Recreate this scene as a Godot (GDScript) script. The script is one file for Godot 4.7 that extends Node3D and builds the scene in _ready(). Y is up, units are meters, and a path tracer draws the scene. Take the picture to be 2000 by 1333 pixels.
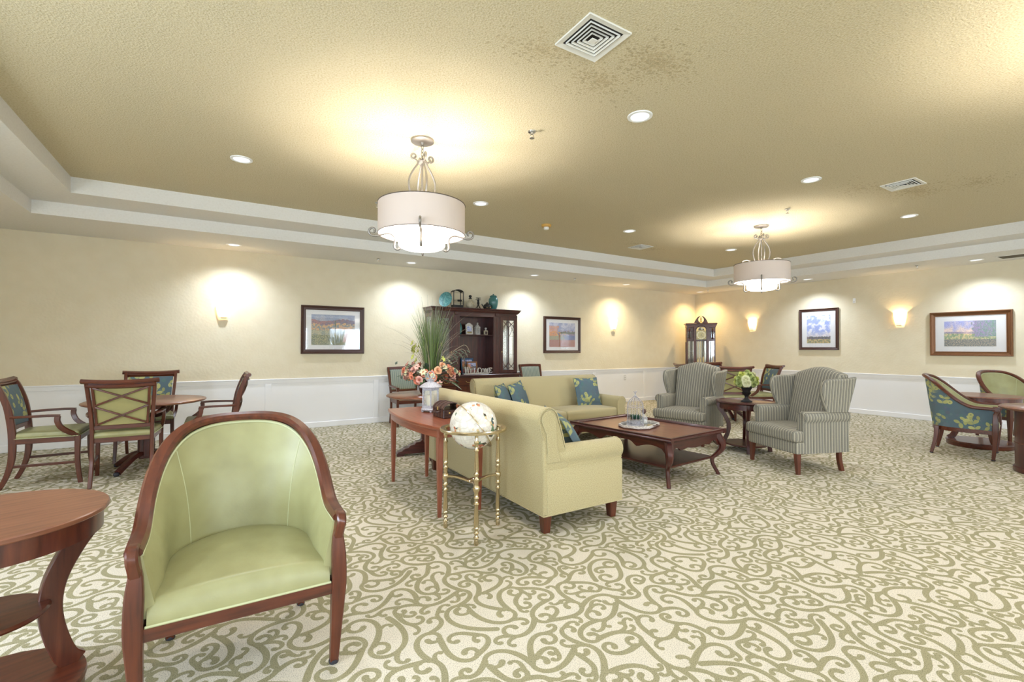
extends Node3D

# The room is laid out in metres: x runs along the long wall, -z towards it, y is up.
const EYE := 1.3037
const SOFFIT := 2.743
const STEP := 2.89
const TOP := 3.055
const LX := -2.95
const RX := 10.89
const BZ := -8.16
const FZ := 8.16

var M := {}
var taken := {}
var rng := RandomNumberGenerator.new()

func _ready() -> void:
	rng.seed = 20240
	camera_and_sky()
	materials()
	room()
	ceiling_fixtures()
	wall_things()
	sitting_group()
	front_group()
	dining_groups()
	cabinet_group()
	clock_corner()
	small_things()

func camera_and_sky() -> void:
	var cam := Camera3D.new()
	cam.name = "camera"
	cam.fov = 71.931
	cam.near = 0.05
	cam.far = 100.0
	add_child(cam)
	cam.position = Vector3(0, EYE, 0)
	cam.rotation_order = EULER_ORDER_YXZ
	cam.rotation = Vector3(deg_to_rad(0.79), deg_to_rad(-31.86), 0.00258)
	cam.current = true
	var we := WorldEnvironment.new()
	we.name = "environment"
	var e := Environment.new()
	e.background_mode = Environment.BG_COLOR
	e.background_color = Color(0.86, 0.93, 1.0)
	e.background_energy_multiplier = 3.0
	e.tonemap_mode = Environment.TONE_MAPPER_LINEAR
	e.tonemap_exposure = EXPOSURE
	e.sdfgi_enabled = true
	e.ssao_enabled = true
	e.ssil_enabled = true
	we.environment = e
	add_child(we)

# ---------------------------------------------------------------- things, parts, structure
func numbered(called: String) -> String:
	var n: int = taken.get(called, 0)
	taken[called] = n + 1
	return called if n == 0 else "%s_%03d" % [called, n]

func tag(o: Node3D, label: String, category: String, group := "") -> void:
	o.set_meta("label", label)
	o.set_meta("category", category)
	if group != "":
		o.set_meta("group", group)

func thing(called: String, label: String, category: String, at: Vector3, turn := 0.0, group := "") -> Node3D:
	var o := Node3D.new()
	o.name = numbered(called)
	add_child(o)
	o.position = at
	o.rotation_degrees.y = turn
	tag(o, label, category, group)
	return o

func dup(src: Node3D, called: String, label: String, at: Vector3, turn := 0.0, group := "") -> Node3D:
	var o: Node3D = src.duplicate()
	o.name = numbered(called)
	add_child(o)
	o.position = at
	o.rotation_degrees.y = turn
	o.set_meta("label", label)
	if group != "":
		o.set_meta("group", group)
	return o

func done(st: SurfaceTool) -> ArrayMesh:
	st.generate_normals()
	st.index()
	return st.commit()

func part(parent: Node3D, called: String, st: SurfaceTool, m: Material, label := "") -> MeshInstance3D:
	return part_mesh(parent, called, done(st), m, label)

func part_mesh(parent: Node3D, called: String, mesh: Mesh, m: Material, label := "") -> MeshInstance3D:
	var o := MeshInstance3D.new()
	o.name = called
	o.mesh = mesh
	o.material_override = m
	parent.add_child(o, true)
	if label != "":
		o.set_meta("label", label)
	return o

func solo(called: String, label: String, category: String, st: SurfaceTool, m: Material, at: Vector3, turn := 0.0, group := "") -> MeshInstance3D:
	var o := part_mesh(self, numbered(called), done(st), m)
	o.position = at
	o.rotation_degrees.y = turn
	tag(o, label, category, group)
	return o

func struct(called: String, st: SurfaceTool, m: Material) -> MeshInstance3D:
	var o := part_mesh(self, numbered(called), done(st), m)
	o.set_meta("kind", "structure")
	return o

# ---------------------------------------------------------------- shapes
func mb() -> SurfaceTool:
	var st := SurfaceTool.new()
	st.begin(Mesh.PRIMITIVE_TRIANGLES)
	return st

func tri(st: SurfaceTool, a: Vector3, b: Vector3, c: Vector3, out := Vector3.ZERO) -> void:
	# front faces run clockwise; out, where given, says which side is the front
	if out != Vector3.ZERO and (c - a).cross(b - a).dot(out) < 0.0:
		var t := b
		b = c
		c = t
	st.add_vertex(a)
	st.add_vertex(b)
	st.add_vertex(c)

func quad(st: SurfaceTool, a: Vector3, b: Vector3, c: Vector3, d: Vector3, out := Vector3.ZERO) -> void:
	tri(st, a, b, c, out)
	tri(st, a, c, d, out)

func quad_uv(st: SurfaceTool, p: Array, uv: Array, out: Vector3) -> void:
	var order := [0, 1, 2, 0, 2, 3]
	if ((p[2] as Vector3) - (p[0] as Vector3)).cross((p[1] as Vector3) - (p[0] as Vector3)).dot(out) < 0.0:
		order = [0, 2, 1, 0, 3, 2]
	st.set_smooth_group(-1)
	for k in order:
		st.set_uv(uv[k])
		st.add_vertex(p[k])

func box(st: SurfaceTool, c: Vector3, s: Vector3, b := 0.004, xf := Transform3D.IDENTITY) -> void:
	st.set_smooth_group(-1)
	var h := s * 0.5
	b = minf(b, minf(h.x, minf(h.y, h.z)) * 0.9)
	var sg := [-1.0, 1.0]
	if b <= 0.0:
		for ax in 3:
			for s0 in sg:
				var q := []
				for k in [Vector2(-1, -1), Vector2(1, -1), Vector2(1, 1), Vector2(-1, 1)]:
					var p := Vector3.ZERO
					p[ax] = s0 * h[ax]
					p[(ax + 1) % 3] = k.x * h[(ax + 1) % 3]
					p[(ax + 2) % 3] = k.y * h[(ax + 2) % 3]
					q.append(xf * (c + p))
				var n := Vector3.ZERO
				n[ax] = s0
				quad(st, q[0], q[1], q[2], q[3], xf.basis * n)
		return
	var v := func(sx: float, sy: float, sz: float, ax: int) -> Vector3:
		var p := Vector3(sx * (h.x - b), sy * (h.y - b), sz * (h.z - b))
		p[ax] = [sx, sy, sz][ax] * h[ax]
		return xf * (c + p)
	for s0 in sg:
		quad(st, v.call(s0, -1, -1, 0), v.call(s0, 1, -1, 0), v.call(s0, 1, 1, 0), v.call(s0, -1, 1, 0), xf.basis * Vector3(s0, 0, 0))
		quad(st, v.call(-1, s0, -1, 1), v.call(1, s0, -1, 1), v.call(1, s0, 1, 1), v.call(-1, s0, 1, 1), xf.basis * Vector3(0, s0, 0))
		quad(st, v.call(-1, -1, s0, 2), v.call(1, -1, s0, 2), v.call(1, 1, s0, 2), v.call(-1, 1, s0, 2), xf.basis * Vector3(0, 0, s0))
		for s1 in sg:
			quad(st, v.call(s0, s1, -1, 0), v.call(s0, s1, 1, 0), v.call(s0, s1, 1, 1), v.call(s0, s1, -1, 1), xf.basis * Vector3(s0, s1, 0))
			quad(st, v.call(s0, -1, s1, 0), v.call(s0, 1, s1, 0), v.call(s0, 1, s1, 2), v.call(s0, -1, s1, 2), xf.basis * Vector3(s0, 0, s1))
			quad(st, v.call(-1, s0, s1, 1), v.call(1, s0, s1, 1), v.call(1, s0, s1, 2), v.call(-1, s0, s1, 2), xf.basis * Vector3(0, s0, s1))
			for s2 in sg:
				tri(st, v.call(s0, s1, s2, 0), v.call(s0, s1, s2, 1), v.call(s0, s1, s2, 2), xf.basis * Vector3(s0, s1, s2))

# a span a..b as a box (corner to corner)
func span(st: SurfaceTool, a: Vector3, b: Vector3, bevel := 0.004) -> void:
	box(st, (a + b) * 0.5, (b - a).abs(), bevel)

func spread(points: Array, times: int, closed := false) -> Array:
	# a smooth curve through the points
	var out := []
	var n := points.size()
	var last := n if closed else n - 1
	for i in last:
		var p0 = points[(i - 1 + n) % n] if closed else points[maxi(i - 1, 0)]
		var p1 = points[i]
		var p2 = points[(i + 1) % n]
		var p3 = points[(i + 2) % n] if closed else points[mini(i + 2, n - 1)]
		for k in times:
			var t := float(k) / times
			out.append(0.5 * (2.0 * p1 + (p2 - p0) * t + (2.0 * p0 - 5.0 * p1 + 4.0 * p2 - p3) * t * t + (3.0 * p1 - p0 - 3.0 * p2 + p3) * t * t * t))
	if not closed:
		out.append(points[n - 1])
	return out

func tangents(pts: Array, closed := false) -> Array:
	var out := []
	var n := pts.size()
	for i in n:
		var a: Vector3 = pts[(i - 1 + n) % n] if closed else pts[maxi(i - 1, 0)]
		var b: Vector3 = pts[(i + 1) % n] if closed else pts[mini(i + 1, n - 1)]
		out.append((b - a).normalized())
	return out

# round rod along points; r is a number or one number for each point
func tube(st: SurfaceTool, pts: Array, r, n := 8, closed := false, flat := 1.0) -> void:
	st.set_smooth_group(0)
	var tg := tangents(pts, closed)
	var side := Vector3.UP.cross(tg[0])
	if side.length() < 0.2:
		side = Vector3.RIGHT.cross(tg[0])
	side = side.normalized()
	var rings := []
	for i in pts.size():
		var t: Vector3 = tg[i]
		side = (side - t * side.dot(t)).normalized()
		var up := t.cross(side)
		var rr: float = r[i] if r is Array else r
		var ring := []
		for k in n:
			var a := TAU * k / n
			ring.append(pts[i] + side * cos(a) * rr + up * sin(a) * rr * flat)
		rings.append(ring)
	var m := rings.size()
	for i in (m if closed else m - 1):
		var p = rings[i]
		var q = rings[(i + 1) % m]
		for k in n:
			var k2 := (k + 1) % n
			quad(st, p[k], p[k2], q[k2], q[k], (p[k] + p[k2]) * 0.5 - pts[i])
	if not closed:
		st.set_smooth_group(-1)
		for e in [0, m - 1]:
			for k in n:
				tri(st, pts[e], rings[e][k], rings[e][(k + 1) % n], tg[e] * (-1.0 if e == 0 else 1.0))

# rectangular bar along points; w is (across, along up) or one such pair for each point
func bar(st: SurfaceTool, pts: Array, w, up := Vector3.UP, chamfer := 0.12, closed := false) -> void:
	var tg := tangents(pts, closed)
	var rings := []
	for i in pts.size():
		var t: Vector3 = tg[i]
		var s := t.cross(up)
		if s.length() < 0.05:
			s = t.cross(Vector3.RIGHT)
		s = s.normalized()
		var u := s.cross(t).normalized()
		var ww: Vector2 = w[i] if w is Array else w
		var hx := ww.x * 0.5
		var hy := ww.y * 0.5
		var c := minf(hx, hy) * 2.0 * chamfer
		var ring := []
		for k in [Vector2(hx, hy - c), Vector2(hx - c, hy), Vector2(-hx + c, hy), Vector2(-hx, hy - c), Vector2(-hx, -hy + c), Vector2(-hx + c, -hy), Vector2(hx - c, -hy), Vector2(hx, -hy + c)]:
			ring.append(pts[i] + s * k.x + u * k.y)
		rings.append(ring)
	var m := rings.size()
	for k in 8:
		st.set_smooth_group(k + 1)
		for i in (m if closed else m - 1):
			var p = rings[i]
			var q = rings[(i + 1) % m]
			quad(st, p[k], p[(k + 1) % 8], q[(k + 1) % 8], q[k], (p[k] + p[(k + 1) % 8]) * 0.5 - pts[i])
	if not closed:
		st.set_smooth_group(-1)
		for e in [0, m - 1]:
			for k in 8:
				tri(st, pts[e], rings[e][k], rings[e][(k + 1) % 8], tg[e] * (-1.0 if e == 0 else 1.0))

# profile of (radius, height) turned about y
func lathe(st: SurfaceTool, prof: Array, n := 24, xf := Transform3D.IDENTITY, uv := false) -> void:
	var group := 1
	for i in prof.size() - 1:
		var a: Vector2 = prof[i]
		var b: Vector2 = prof[i + 1]
		if i > 0:
			var before: Vector2 = a - prof[i - 1]
			if absf(before.angle_to(b - a)) > 0.75:
				group += 1
		st.set_smooth_group(group)
		for k in n:
			var t0 := TAU * k / n
			var t1 := TAU * (k + 1) / n
			var p := [Vector3(cos(t0) * a.x, a.y, sin(t0) * a.x), Vector3(cos(t1) * a.x, a.y, sin(t1) * a.x), Vector3(cos(t1) * b.x, b.y, sin(t1) * b.x), Vector3(cos(t0) * b.x, b.y, sin(t0) * b.x)]
			if k == n - 1:
				p[1] = Vector3(a.x, a.y, 0)
				p[2] = Vector3(b.x, b.y, 0)
			var d: Vector2 = b - a
			var mid := (t0 + t1) * 0.5
			var out := xf.basis * Vector3(d.y * cos(mid), -d.x, d.y * sin(mid))
			if uv:
				var q := [0, 1, 2, 0, 2, 3]
				var us := [float(k) / n, float(k + 1) / n, float(k + 1) / n, float(k) / n]
				var vs := [float(i) / (prof.size() - 1), float(i) / (prof.size() - 1), float(i + 1) / (prof.size() - 1), float(i + 1) / (prof.size() - 1)]
				for j in q:
					st.set_uv(Vector2(us[j], vs[j]))
					st.add_vertex(xf * p[j])
			else:
				if a.x > 1e-5:
					tri(st, xf * p[0], xf * p[1], xf * p[2], out)
				if b.x > 1e-5:
					tri(st, xf * p[0], xf * p[2], xf * p[3], out)

# flat outline in x and y, thick along z
func plate(st: SurfaceTool, poly: PackedVector2Array, thick: float, xf := Transform3D.IDENTITY, bevel := 0.0) -> void:
	st.set_smooth_group(-1)
	var cut := Geometry2D.triangulate_polygon(poly)
	var z := thick * 0.5
	var inner := poly
	if bevel > 0.0:
		var got := Geometry2D.offset_polygon(poly, -bevel)
		if got.size() == 1 and got[0].size() == poly.size():
			pass
	for i in range(0, cut.size(), 3):
		for s in [-1.0, 1.0]:
			var p := []
			for k in 3:
				p.append(xf * Vector3(inner[cut[i + k]].x, inner[cut[i + k]].y, s * z))
			tri(st, p[0], p[1], p[2], xf.basis * Vector3(0, 0, s))
	var turn := -1.0 if Geometry2D.is_polygon_clockwise(poly) else 1.0
	for i in poly.size():
		var a := poly[i]
		var b := poly[(i + 1) % poly.size()]
		var d := (b - a) * turn
		quad(st, xf * Vector3(a.x, a.y, -z), xf * Vector3(b.x, b.y, -z), xf * Vector3(b.x, b.y, z), xf * Vector3(a.x, a.y, z), xf.basis * Vector3(d.y, -d.x, 0))

# a surface f(u, v) over 0..1
func sheet(st: SurfaceTool, f: Callable, nu: int, nv: int, group := 0, uv := false, around := false) -> void:
	st.set_smooth_group(group)
	var g := []
	for i in nu + 1:
		var row := []
		for j in nv + 1:
			row.append(g[0][j] if around and i == nu else f.call(float(i) / nu, float(j) / nv))
		g.append(row)
	for i in nu:
		for j in nv:
			var q := [[i, j], [i + 1, j], [i + 1, j + 1], [i, j], [i + 1, j + 1], [i, j + 1]]
			for k in q:
				if uv:
					st.set_uv(Vector2(float(k[0]) / nu, float(k[1]) / nv))
				st.add_vertex(g[k[0]][k[1]])

# a box with round edges of radius r; shape, where given, bends every point
func soft(st: SurfaceTool, c: Vector3, s: Vector3, r: float, inner := 4, shape = null, group := 0) -> void:
	st.set_smooth_group(group)
	var h := s * 0.5
	r = minf(r, minf(h.x, minf(h.y, h.z)) * 0.98)
	var steps := []
	for ax in 3:
		var l := [-h[ax], -h[ax] + r * 0.12, -h[ax] + r * 0.42, -h[ax] + r]
		for k in range(1, inner):
			l.append(lerpf(-h[ax] + r, h[ax] - r, float(k) / inner))
		l += [h[ax] - r, h[ax] - r * 0.42, h[ax] - r * 0.12, h[ax]]
		steps.append(l)
	for ax in 3:
		var a1 := (ax + 1) % 3
		var a2 := (ax + 2) % 3
		for sg in [-1.0, 1.0]:
			var grid := []
			for u in steps[a1]:
				var row := []
				for w in steps[a2]:
					var q := Vector3.ZERO
					q[ax] = sg * h[ax]
					q[a1] = u
					q[a2] = w
					var core := q.clamp(-h + Vector3.ONE * r, h - Vector3.ONE * r)
					var p := core + (q - core).normalized() * r
					if shape != null:
						p = shape.call(p)
					row.append(c + p)
				grid.append(row)
			for i in grid.size() - 1:
				for j in grid[0].size() - 1:
					var a: Vector3 = grid[i][j]
					var b: Vector3 = grid[i + 1][j]
					var d: Vector3 = grid[i + 1][j + 1]
					var e: Vector3 = grid[i][j + 1]
					if sg > 0:
						quad(st, a, e, d, b)
					else:
						quad(st, a, b, d, e)

func disc_pts(r: float, y: float, n: int, from := 0.0, to := TAU) -> Array:
	var out := []
	for k in n:
		var a := lerpf(from, to, float(k) / n)
		out.append(Vector3(cos(a) * r, y, sin(a) * r))
	return out

# a flat curl in the plane of two axes
func curl(c: Vector3, ex: Vector3, ey: Vector3, r0: float, r1: float, a0: float, a1: float, n := 14) -> Array:
	var out := []
	for k in n + 1:
		var t := float(k) / n
		var a := lerpf(a0, a1, t)
		var r := lerpf(r0, r1, t)
		out.append(c + ex * cos(a) * r + ey * sin(a) * r)
	return out

func pw(x: float, e: float) -> float:
	return pow(maxf(x, 0.0), e)

# how strong the lamps and the daylight are
const EXPOSURE := 1.75
const E_DOWN := 1.0
const E_SOFFIT := 1.7
const E_CHANDELIER := 0.8
const E_SCONCE := 0.12
const E_WINDOW := 6.5
# ---------------------------------------------------------------- materials
func mat(key: String, c: Color, rough := 0.6, metal := 0.0) -> StandardMaterial3D:
	var m := StandardMaterial3D.new()
	m.resource_name = key
	m.albedo_color = c
	m.roughness = rough
	m.metallic = metal
	m.metallic_specular = 0.5
	M[key] = m
	return m

func rgb8(r: int, g: int, b: int) -> Color:
	return Color8(r, g, b)

func noise_tex(size: int, freq: float, kind: int, octaves: int, colors: Array, sd := 1, normal := -1.0) -> NoiseTexture2D:
	var f := FastNoiseLite.new()
	f.noise_type = kind
	f.seed = sd
	f.frequency = freq
	f.fractal_type = FastNoiseLite.FRACTAL_FBM
	f.fractal_octaves = octaves
	var t := NoiseTexture2D.new()
	t.width = size
	t.height = size
	t.seamless = true
	t.noise = f
	if colors.size():
		var g := Gradient.new()
		g.offsets = PackedFloat32Array()
		g.colors = PackedColorArray()
		var offs := PackedFloat32Array()
		var cols := PackedColorArray()
		for k in colors.size():
			offs.append(float(k) / (colors.size() - 1))
			cols.append(colors[k])
		g.offsets = offs
		g.colors = cols
		t.color_ramp = g
	if normal > 0.0:
		t.as_normal_map = true
		t.bump_strength = normal
	return t

func tri_map(m: StandardMaterial3D, scale: Vector3, world := false) -> StandardMaterial3D:
	m.uv1_triplanar = true
	m.uv1_world_triplanar = world
	m.uv1_scale = scale
	m.uv1_triplanar_sharpness = 6.0
	return m

func relief(m: StandardMaterial3D, tex: Texture2D, centimetres: float) -> void:
	m.heightmap_enabled = true
	m.heightmap_texture = tex
	m.heightmap_scale = centimetres

func wood(key: String, tones: Array, rough: float, sd: int, coat := 0.3) -> void:
	var t := noise_tex(512, 0.012, FastNoiseLite.TYPE_SIMPLEX_SMOOTH, 5, tones, sd)
	for ax in 3:
		var m := mat(key + "_" + "xyz"[ax], Color.WHITE, rough)
		m.albedo_texture = t
		var s := Vector3.ONE * 5.0
		s[ax] = 0.45
		tri_map(m, s)
		m.clearcoat_enabled = true
		m.clearcoat = coat
		m.clearcoat_roughness = 0.12

func materials() -> void:
	var fine := noise_tex(256, 0.12, FastNoiseLite.TYPE_SIMPLEX_SMOOTH, 3, [], 3)
	var grit := noise_tex(512, 0.07, FastNoiseLite.TYPE_CELLULAR, 3, [], 5)
	var m := mat("carpet", Color.WHITE, 0.95)
	m.albedo_texture = carpet_print()
	tri_map(m, Vector3.ONE / 1.5, true)
	m.metallic_specular = 0.15
	relief(m, m.albedo_texture, 0.3)
	m.detail_enabled = true
	m.detail_blend_mode = BaseMaterial3D.BLEND_MODE_MUL
	m.detail_albedo = noise_tex(512, 0.16, FastNoiseLite.TYPE_SIMPLEX_SMOOTH, 2, [Color(0.62, 0.62, 0.62), Color(1, 1, 1), Color(1, 1, 1)], 9)
	m.detail_uv_layer = BaseMaterial3D.DETAIL_UV_2
	m.uv2_triplanar = true
	m.uv2_world_triplanar = true
	m.uv2_scale = Vector3.ONE * 2.2
	# knocked-down plaster: its hollows hold a little more of the tan paint
	m = mat("ceiling_tan", Color.WHITE, 0.9)
	m.albedo_texture = noise_tex(512, 0.05, FastNoiseLite.TYPE_SIMPLEX_SMOOTH, 4, [rgb8(178, 164, 128), rgb8(203, 190, 157), rgb8(210, 199, 169), rgb8(217, 208, 184)], 12)
	tri_map(m, Vector3.ONE * 2.4, true)
	relief(m, grit, 0.3)
	m.detail_enabled = true
	m.detail_blend_mode = BaseMaterial3D.BLEND_MODE_MUL
	m.detail_albedo = soot_print()
	m.detail_uv_layer = BaseMaterial3D.DETAIL_UV_2
	m.uv2_triplanar = true
	m.uv2_world_triplanar = true
	m.uv2_scale = Vector3.ONE / SOOT_TILE
	m.metallic_specular = 0.2
	m = mat("soffit_white", Color.WHITE, 0.9)
	m.albedo_texture = noise_tex(512, 0.05, FastNoiseLite.TYPE_SIMPLEX_SMOOTH, 4, [rgb8(224, 220, 212), rgb8(229, 226, 219), rgb8(231, 228, 222)], 13)
	tri_map(m, Vector3.ONE * 1.3, true)
	relief(m, grit, 0.05)
	m.metallic_specular = 0.2
	m = mat("wall_cream", Color.WHITE, 0.75)
	m.albedo_texture = noise_tex(256, 0.02, FastNoiseLite.TYPE_SIMPLEX_SMOOTH, 3, [rgb8(221, 209, 181), rgb8(225, 214, 188)], 14)
	tri_map(m, Vector3.ONE * 0.7, true)
	relief(m, fine, 0.12)
	m.metallic_specular = 0.3
	m = mat("wainscot_white", rgb8(238, 237, 238), 0.5)
	m = mat("plain_white", rgb8(240, 240, 238), 0.5)
	m = mat("vent_white", rgb8(226, 224, 216), 0.45)
	m = mat("dark_gap", rgb8(34, 30, 28), 0.9)
	m = mat("dust_grey", rgb8(118, 108, 88), 0.95)
	wood("mahogany", [rgb8(58, 24, 12), rgb8(80, 35, 18), rgb8(90, 41, 22), rgb8(104, 51, 28)], 0.34, 21)
	wood("dark_mahogany", [rgb8(40, 12, 9), rgb8(60, 20, 15), rgb8(70, 25, 18), rgb8(84, 34, 24)], 0.34, 22)
	wood("cherry", [rgb8(112, 56, 36), rgb8(132, 69, 46), rgb8(140, 76, 52), rgb8(150, 86, 60)], 0.34, 23)
	wood("walnut", [rgb8(94, 54, 36), rgb8(118, 71, 48), rgb8(128, 80, 56), rgb8(140, 92, 66)], 0.38, 24)
	m = mat("leather", Color.WHITE, 0.4)
	m.albedo_texture = noise_tex(256, 0.01, FastNoiseLite.TYPE_SIMPLEX_SMOOTH, 3, [rgb8(144, 141, 98), rgb8(152, 149, 105), rgb8(158, 156, 112)], 31)
	tri_map(m, Vector3.ONE * 2.0)
	relief(m, fine, 0.02)
	m = mat("piping_green", rgb8(180, 182, 142), 0.5)
	m = mat("plain_green", Color.WHITE, 0.85)
	m.albedo_texture = noise_tex(256, 0.2, FastNoiseLite.TYPE_SIMPLEX_SMOOTH, 2, [rgb8(146, 138, 88), rgb8(170, 163, 112)], 32)
	tri_map(m, Vector3.ONE * 4.0)
	m = mat("leaf_print", Color.WHITE, 0.7)
	m.albedo_texture = leaf_print()
	tri_map(m, Vector3.ONE / 0.56)
	m = mat("stripe", Color.WHITE, 0.85)
	m.albedo_texture = stripe_print([rgb8(142, 137, 122), rgb8(62, 56, 52), rgb8(160, 154, 138), rgb8(118, 117, 110)], 1)
	tri_map(m, Vector3.ONE / 0.14)
	m.metallic_specular = 0.25
	m = mat("stripe_teal", Color.WHITE, 0.85)
	m.albedo_texture = stripe_print([rgb8(134, 142, 128), rgb8(84, 96, 92), rgb8(156, 160, 142), rgb8(112, 124, 116)], 2)
	tri_map(m, Vector3.ONE / 0.14)
	m = mat("chenille", Color.WHITE, 0.9)
	m.albedo_texture = noise_tex(512, 0.09, FastNoiseLite.TYPE_SIMPLEX_SMOOTH, 4, [rgb8(152, 139, 102), rgb8(176, 163, 124), rgb8(190, 179, 142)], 33)
	tri_map(m, Vector3.ONE * 2.5)
	relief(m, fine, 0.05)
	m.rim_enabled = true
	m.rim = 0.35
	m.rim_tint = 0.6
	m.metallic_specular = 0.2
	m = mat("tan_cloth", rgb8(206, 178, 116), 0.85)
	m = mat("brass", rgb8(206, 190, 158), 0.22, 1.0)
	m = mat("brushed_silver", rgb8(146, 141, 135), 0.38, 0.7)
	m = mat("chrome", rgb8(210, 210, 210), 0.2, 1.0)
	m = mat("old_brass", rgb8(190, 164, 104), 0.35, 1.0)
	m = mat("shade_cloth", rgb8(212, 198, 190), 0.85)
	m.backlight_enabled = true
	m.backlight = Color(0.1, 0.09, 0.08)
	m = mat("shade_edge", rgb8(96, 84, 74), 0.7)
	m = mat("lamp_glass", rgb8(250, 244, 232), 0.5)
	m.emission_enabled = true
	m.emission = Color(1.0, 0.98, 0.95)
	m.emission_energy_multiplier = 1.6
	m = mat("sconce_glass", rgb8(252, 244, 226), 0.5)
	m.backlight_enabled = true
	m.backlight = Color(1.0, 0.93, 0.8)
	m = mat("lamp_lens", rgb8(250, 250, 255), 0.5)
	m.emission_enabled = true
	m.emission = Color(0.95, 0.97, 1.0)
	m.emission_energy_multiplier = 0.5
	m = mat("pane", Color(1, 1, 1, 0.06), 0.03)
	m.transparency = BaseMaterial3D.TRANSPARENCY_ALPHA
	m = mat("lantern_glass", Color(0.93, 0.95, 0.95, 0.16), 0.05)
	m.transparency = BaseMaterial3D.TRANSPARENCY_ALPHA
	m = mat("mirror", rgb8(176, 174, 166), 0.08, 1.0)
	m = mat("frame_brown", rgb8(66, 38, 30), 0.42)
	m = mat("frame_gilt", rgb8(122, 82, 52), 0.4, 0.4)
	m = mat("mat_board", rgb8(226, 224, 224), 0.8)
	m = mat("black_iron", rgb8(28, 26, 25), 0.55)
	m = mat("teal_glaze", rgb8(66, 116, 112), 0.25)
	m = mat("teal_plate", Color.WHITE, 0.35)
	m.albedo_texture = noise_tex(256, 0.02, FastNoiseLite.TYPE_SIMPLEX_SMOOTH, 4, [rgb8(40, 88, 90), rgb8(66, 124, 122), rgb8(110, 152, 142)], 41)
	tri_map(m, Vector3.ONE * 4.0)
	m = mat("crackle", Color.WHITE, 0.4)
	m.albedo_texture = noise_tex(256, 0.05, FastNoiseLite.TYPE_CELLULAR, 2, [rgb8(206, 196, 170), rgb8(178, 166, 140), rgb8(92, 84, 70)], 42)
	tri_map(m, Vector3.ONE * 6.0)
	m = mat("white_washed", Color.WHITE, 0.7)
	m.albedo_texture = noise_tex(256, 0.04, FastNoiseLite.TYPE_SIMPLEX_SMOOTH, 4, [rgb8(148, 142, 136), rgb8(206, 200, 192), rgb8(218, 213, 206)], 43)
	tri_map(m, Vector3.ONE * 5.0)
	m = mat("grey_metal", Color.WHITE, 0.5)
	m.albedo_texture = noise_tex(256, 0.05, FastNoiseLite.TYPE_SIMPLEX_SMOOTH, 4, [rgb8(122, 120, 128), rgb8(168, 166, 172), rgb8(184, 182, 188)], 44)
	tri_map(m, Vector3.ONE * 6.0)
	m = mat("chest_leather", Color.WHITE, 0.4)
	m.albedo_texture = noise_tex(256, 0.03, FastNoiseLite.TYPE_SIMPLEX_SMOOTH, 4, [rgb8(34, 20, 18), rgb8(62, 40, 34), rgb8(84, 56, 46)], 45)
	tri_map(m, Vector3.ONE * 5.0)
	m = mat("candle_wax", rgb8(238, 226, 190), 0.6)
	m = mat("leaf_green", rgb8(72, 104, 62), 0.6)
	m = mat("leaf_dark", rgb8(46, 84, 66), 0.55)
	m = mat("leaf_sage", rgb8(140, 152, 134), 0.7)
	m = mat("grass_green", rgb8(104, 126, 66), 0.7)
	m = mat("grass_grey", rgb8(132, 138, 116), 0.75)
	m = mat("grass_dry", rgb8(158, 142, 120), 0.8)
	m = mat("petal_peach", rgb8(236, 182, 142), 0.7)
	m = mat("petal_coral", rgb8(218, 134, 106), 0.7)
	m = mat("petal_pink", rgb8(238, 186, 172), 0.7)
	m = mat("petal_lime", rgb8(206, 210, 112), 0.7)
	m = mat("petal_cream", rgb8(226, 224, 184), 0.7)
	m = mat("petal_green", rgb8(180, 190, 120), 0.7)
	m = mat("globe_skin", Color.WHITE, 0.18)
	m.albedo_texture = globe_print()
	m.clearcoat_enabled = true
	m.clearcoat = 0.8
	m.clearcoat_roughness = 0.08
	m = mat("clock_dial", Color.WHITE, 0.35, 0.3)
	m.albedo_texture = dial_print()
	m = mat("blue_board", rgb8(44, 78, 112), 0.6)
	m = mat("clear_bottle", Color(0.95, 0.97, 0.97, 0.25), 0.06)
	m.transparency = BaseMaterial3D.TRANSPARENCY_ALPHA
	m = mat("brown_stopper", rgb8(82, 54, 44), 0.5)
	m = mat("moon_disc", rgb8(232, 226, 206), 0.4)
	m = mat("gilt", rgb8(208, 174, 102), 0.3, 1.0)
	m = mat("rubber_foot", rgb8(40, 40, 48), 0.6)
	m = mat("outlet_grey", rgb8(206, 203, 200), 0.5)
	m = mat("detector_tan", rgb8(204, 158, 76), 0.5)

# ---------------------------------------------------------------- prints
func dab(img: Image, n: int, x: float, y: float, r: float, c: Color) -> void:
	# a filled circle that runs on over the edges of a repeating picture
	for iy in range(int(y - r), int(y + r) + 2):
		var d := r * r - (iy - y) * (iy - y)
		if d <= 0.0:
			continue
		var w := sqrt(d)
		var a := roundi(x - w)
		var b := roundi(x + w) + 1
		var yy := posmod(iy, n)
		var aa := posmod(a, n)
		var over := aa + (b - a) - n
		img.fill_rect(Rect2i(aa, yy, mini(b - a, n - aa), 1), c)
		if over > 0:
			img.fill_rect(Rect2i(0, yy, over, 1), c)

const TILE := 1.5
const CELLS := 300
var occ := PackedByteArray()
var strokes := []
var carpet_img: Image

func occupied(x: float, y: float, r: float) -> bool:
	var cx := x * CELLS / TILE
	var cy := y * CELLS / TILE
	var rr := r * CELLS / TILE
	for iy in range(int(cy - rr), int(cy + rr) + 2):
		for ix in range(int(cx - rr), int(cx + rr) + 2):
			if (ix - cx) * (ix - cx) + (iy - cy) * (iy - cy) <= rr * rr and occ[posmod(iy, CELLS) * CELLS + posmod(ix, CELLS)]:
				return true
	return false

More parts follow.
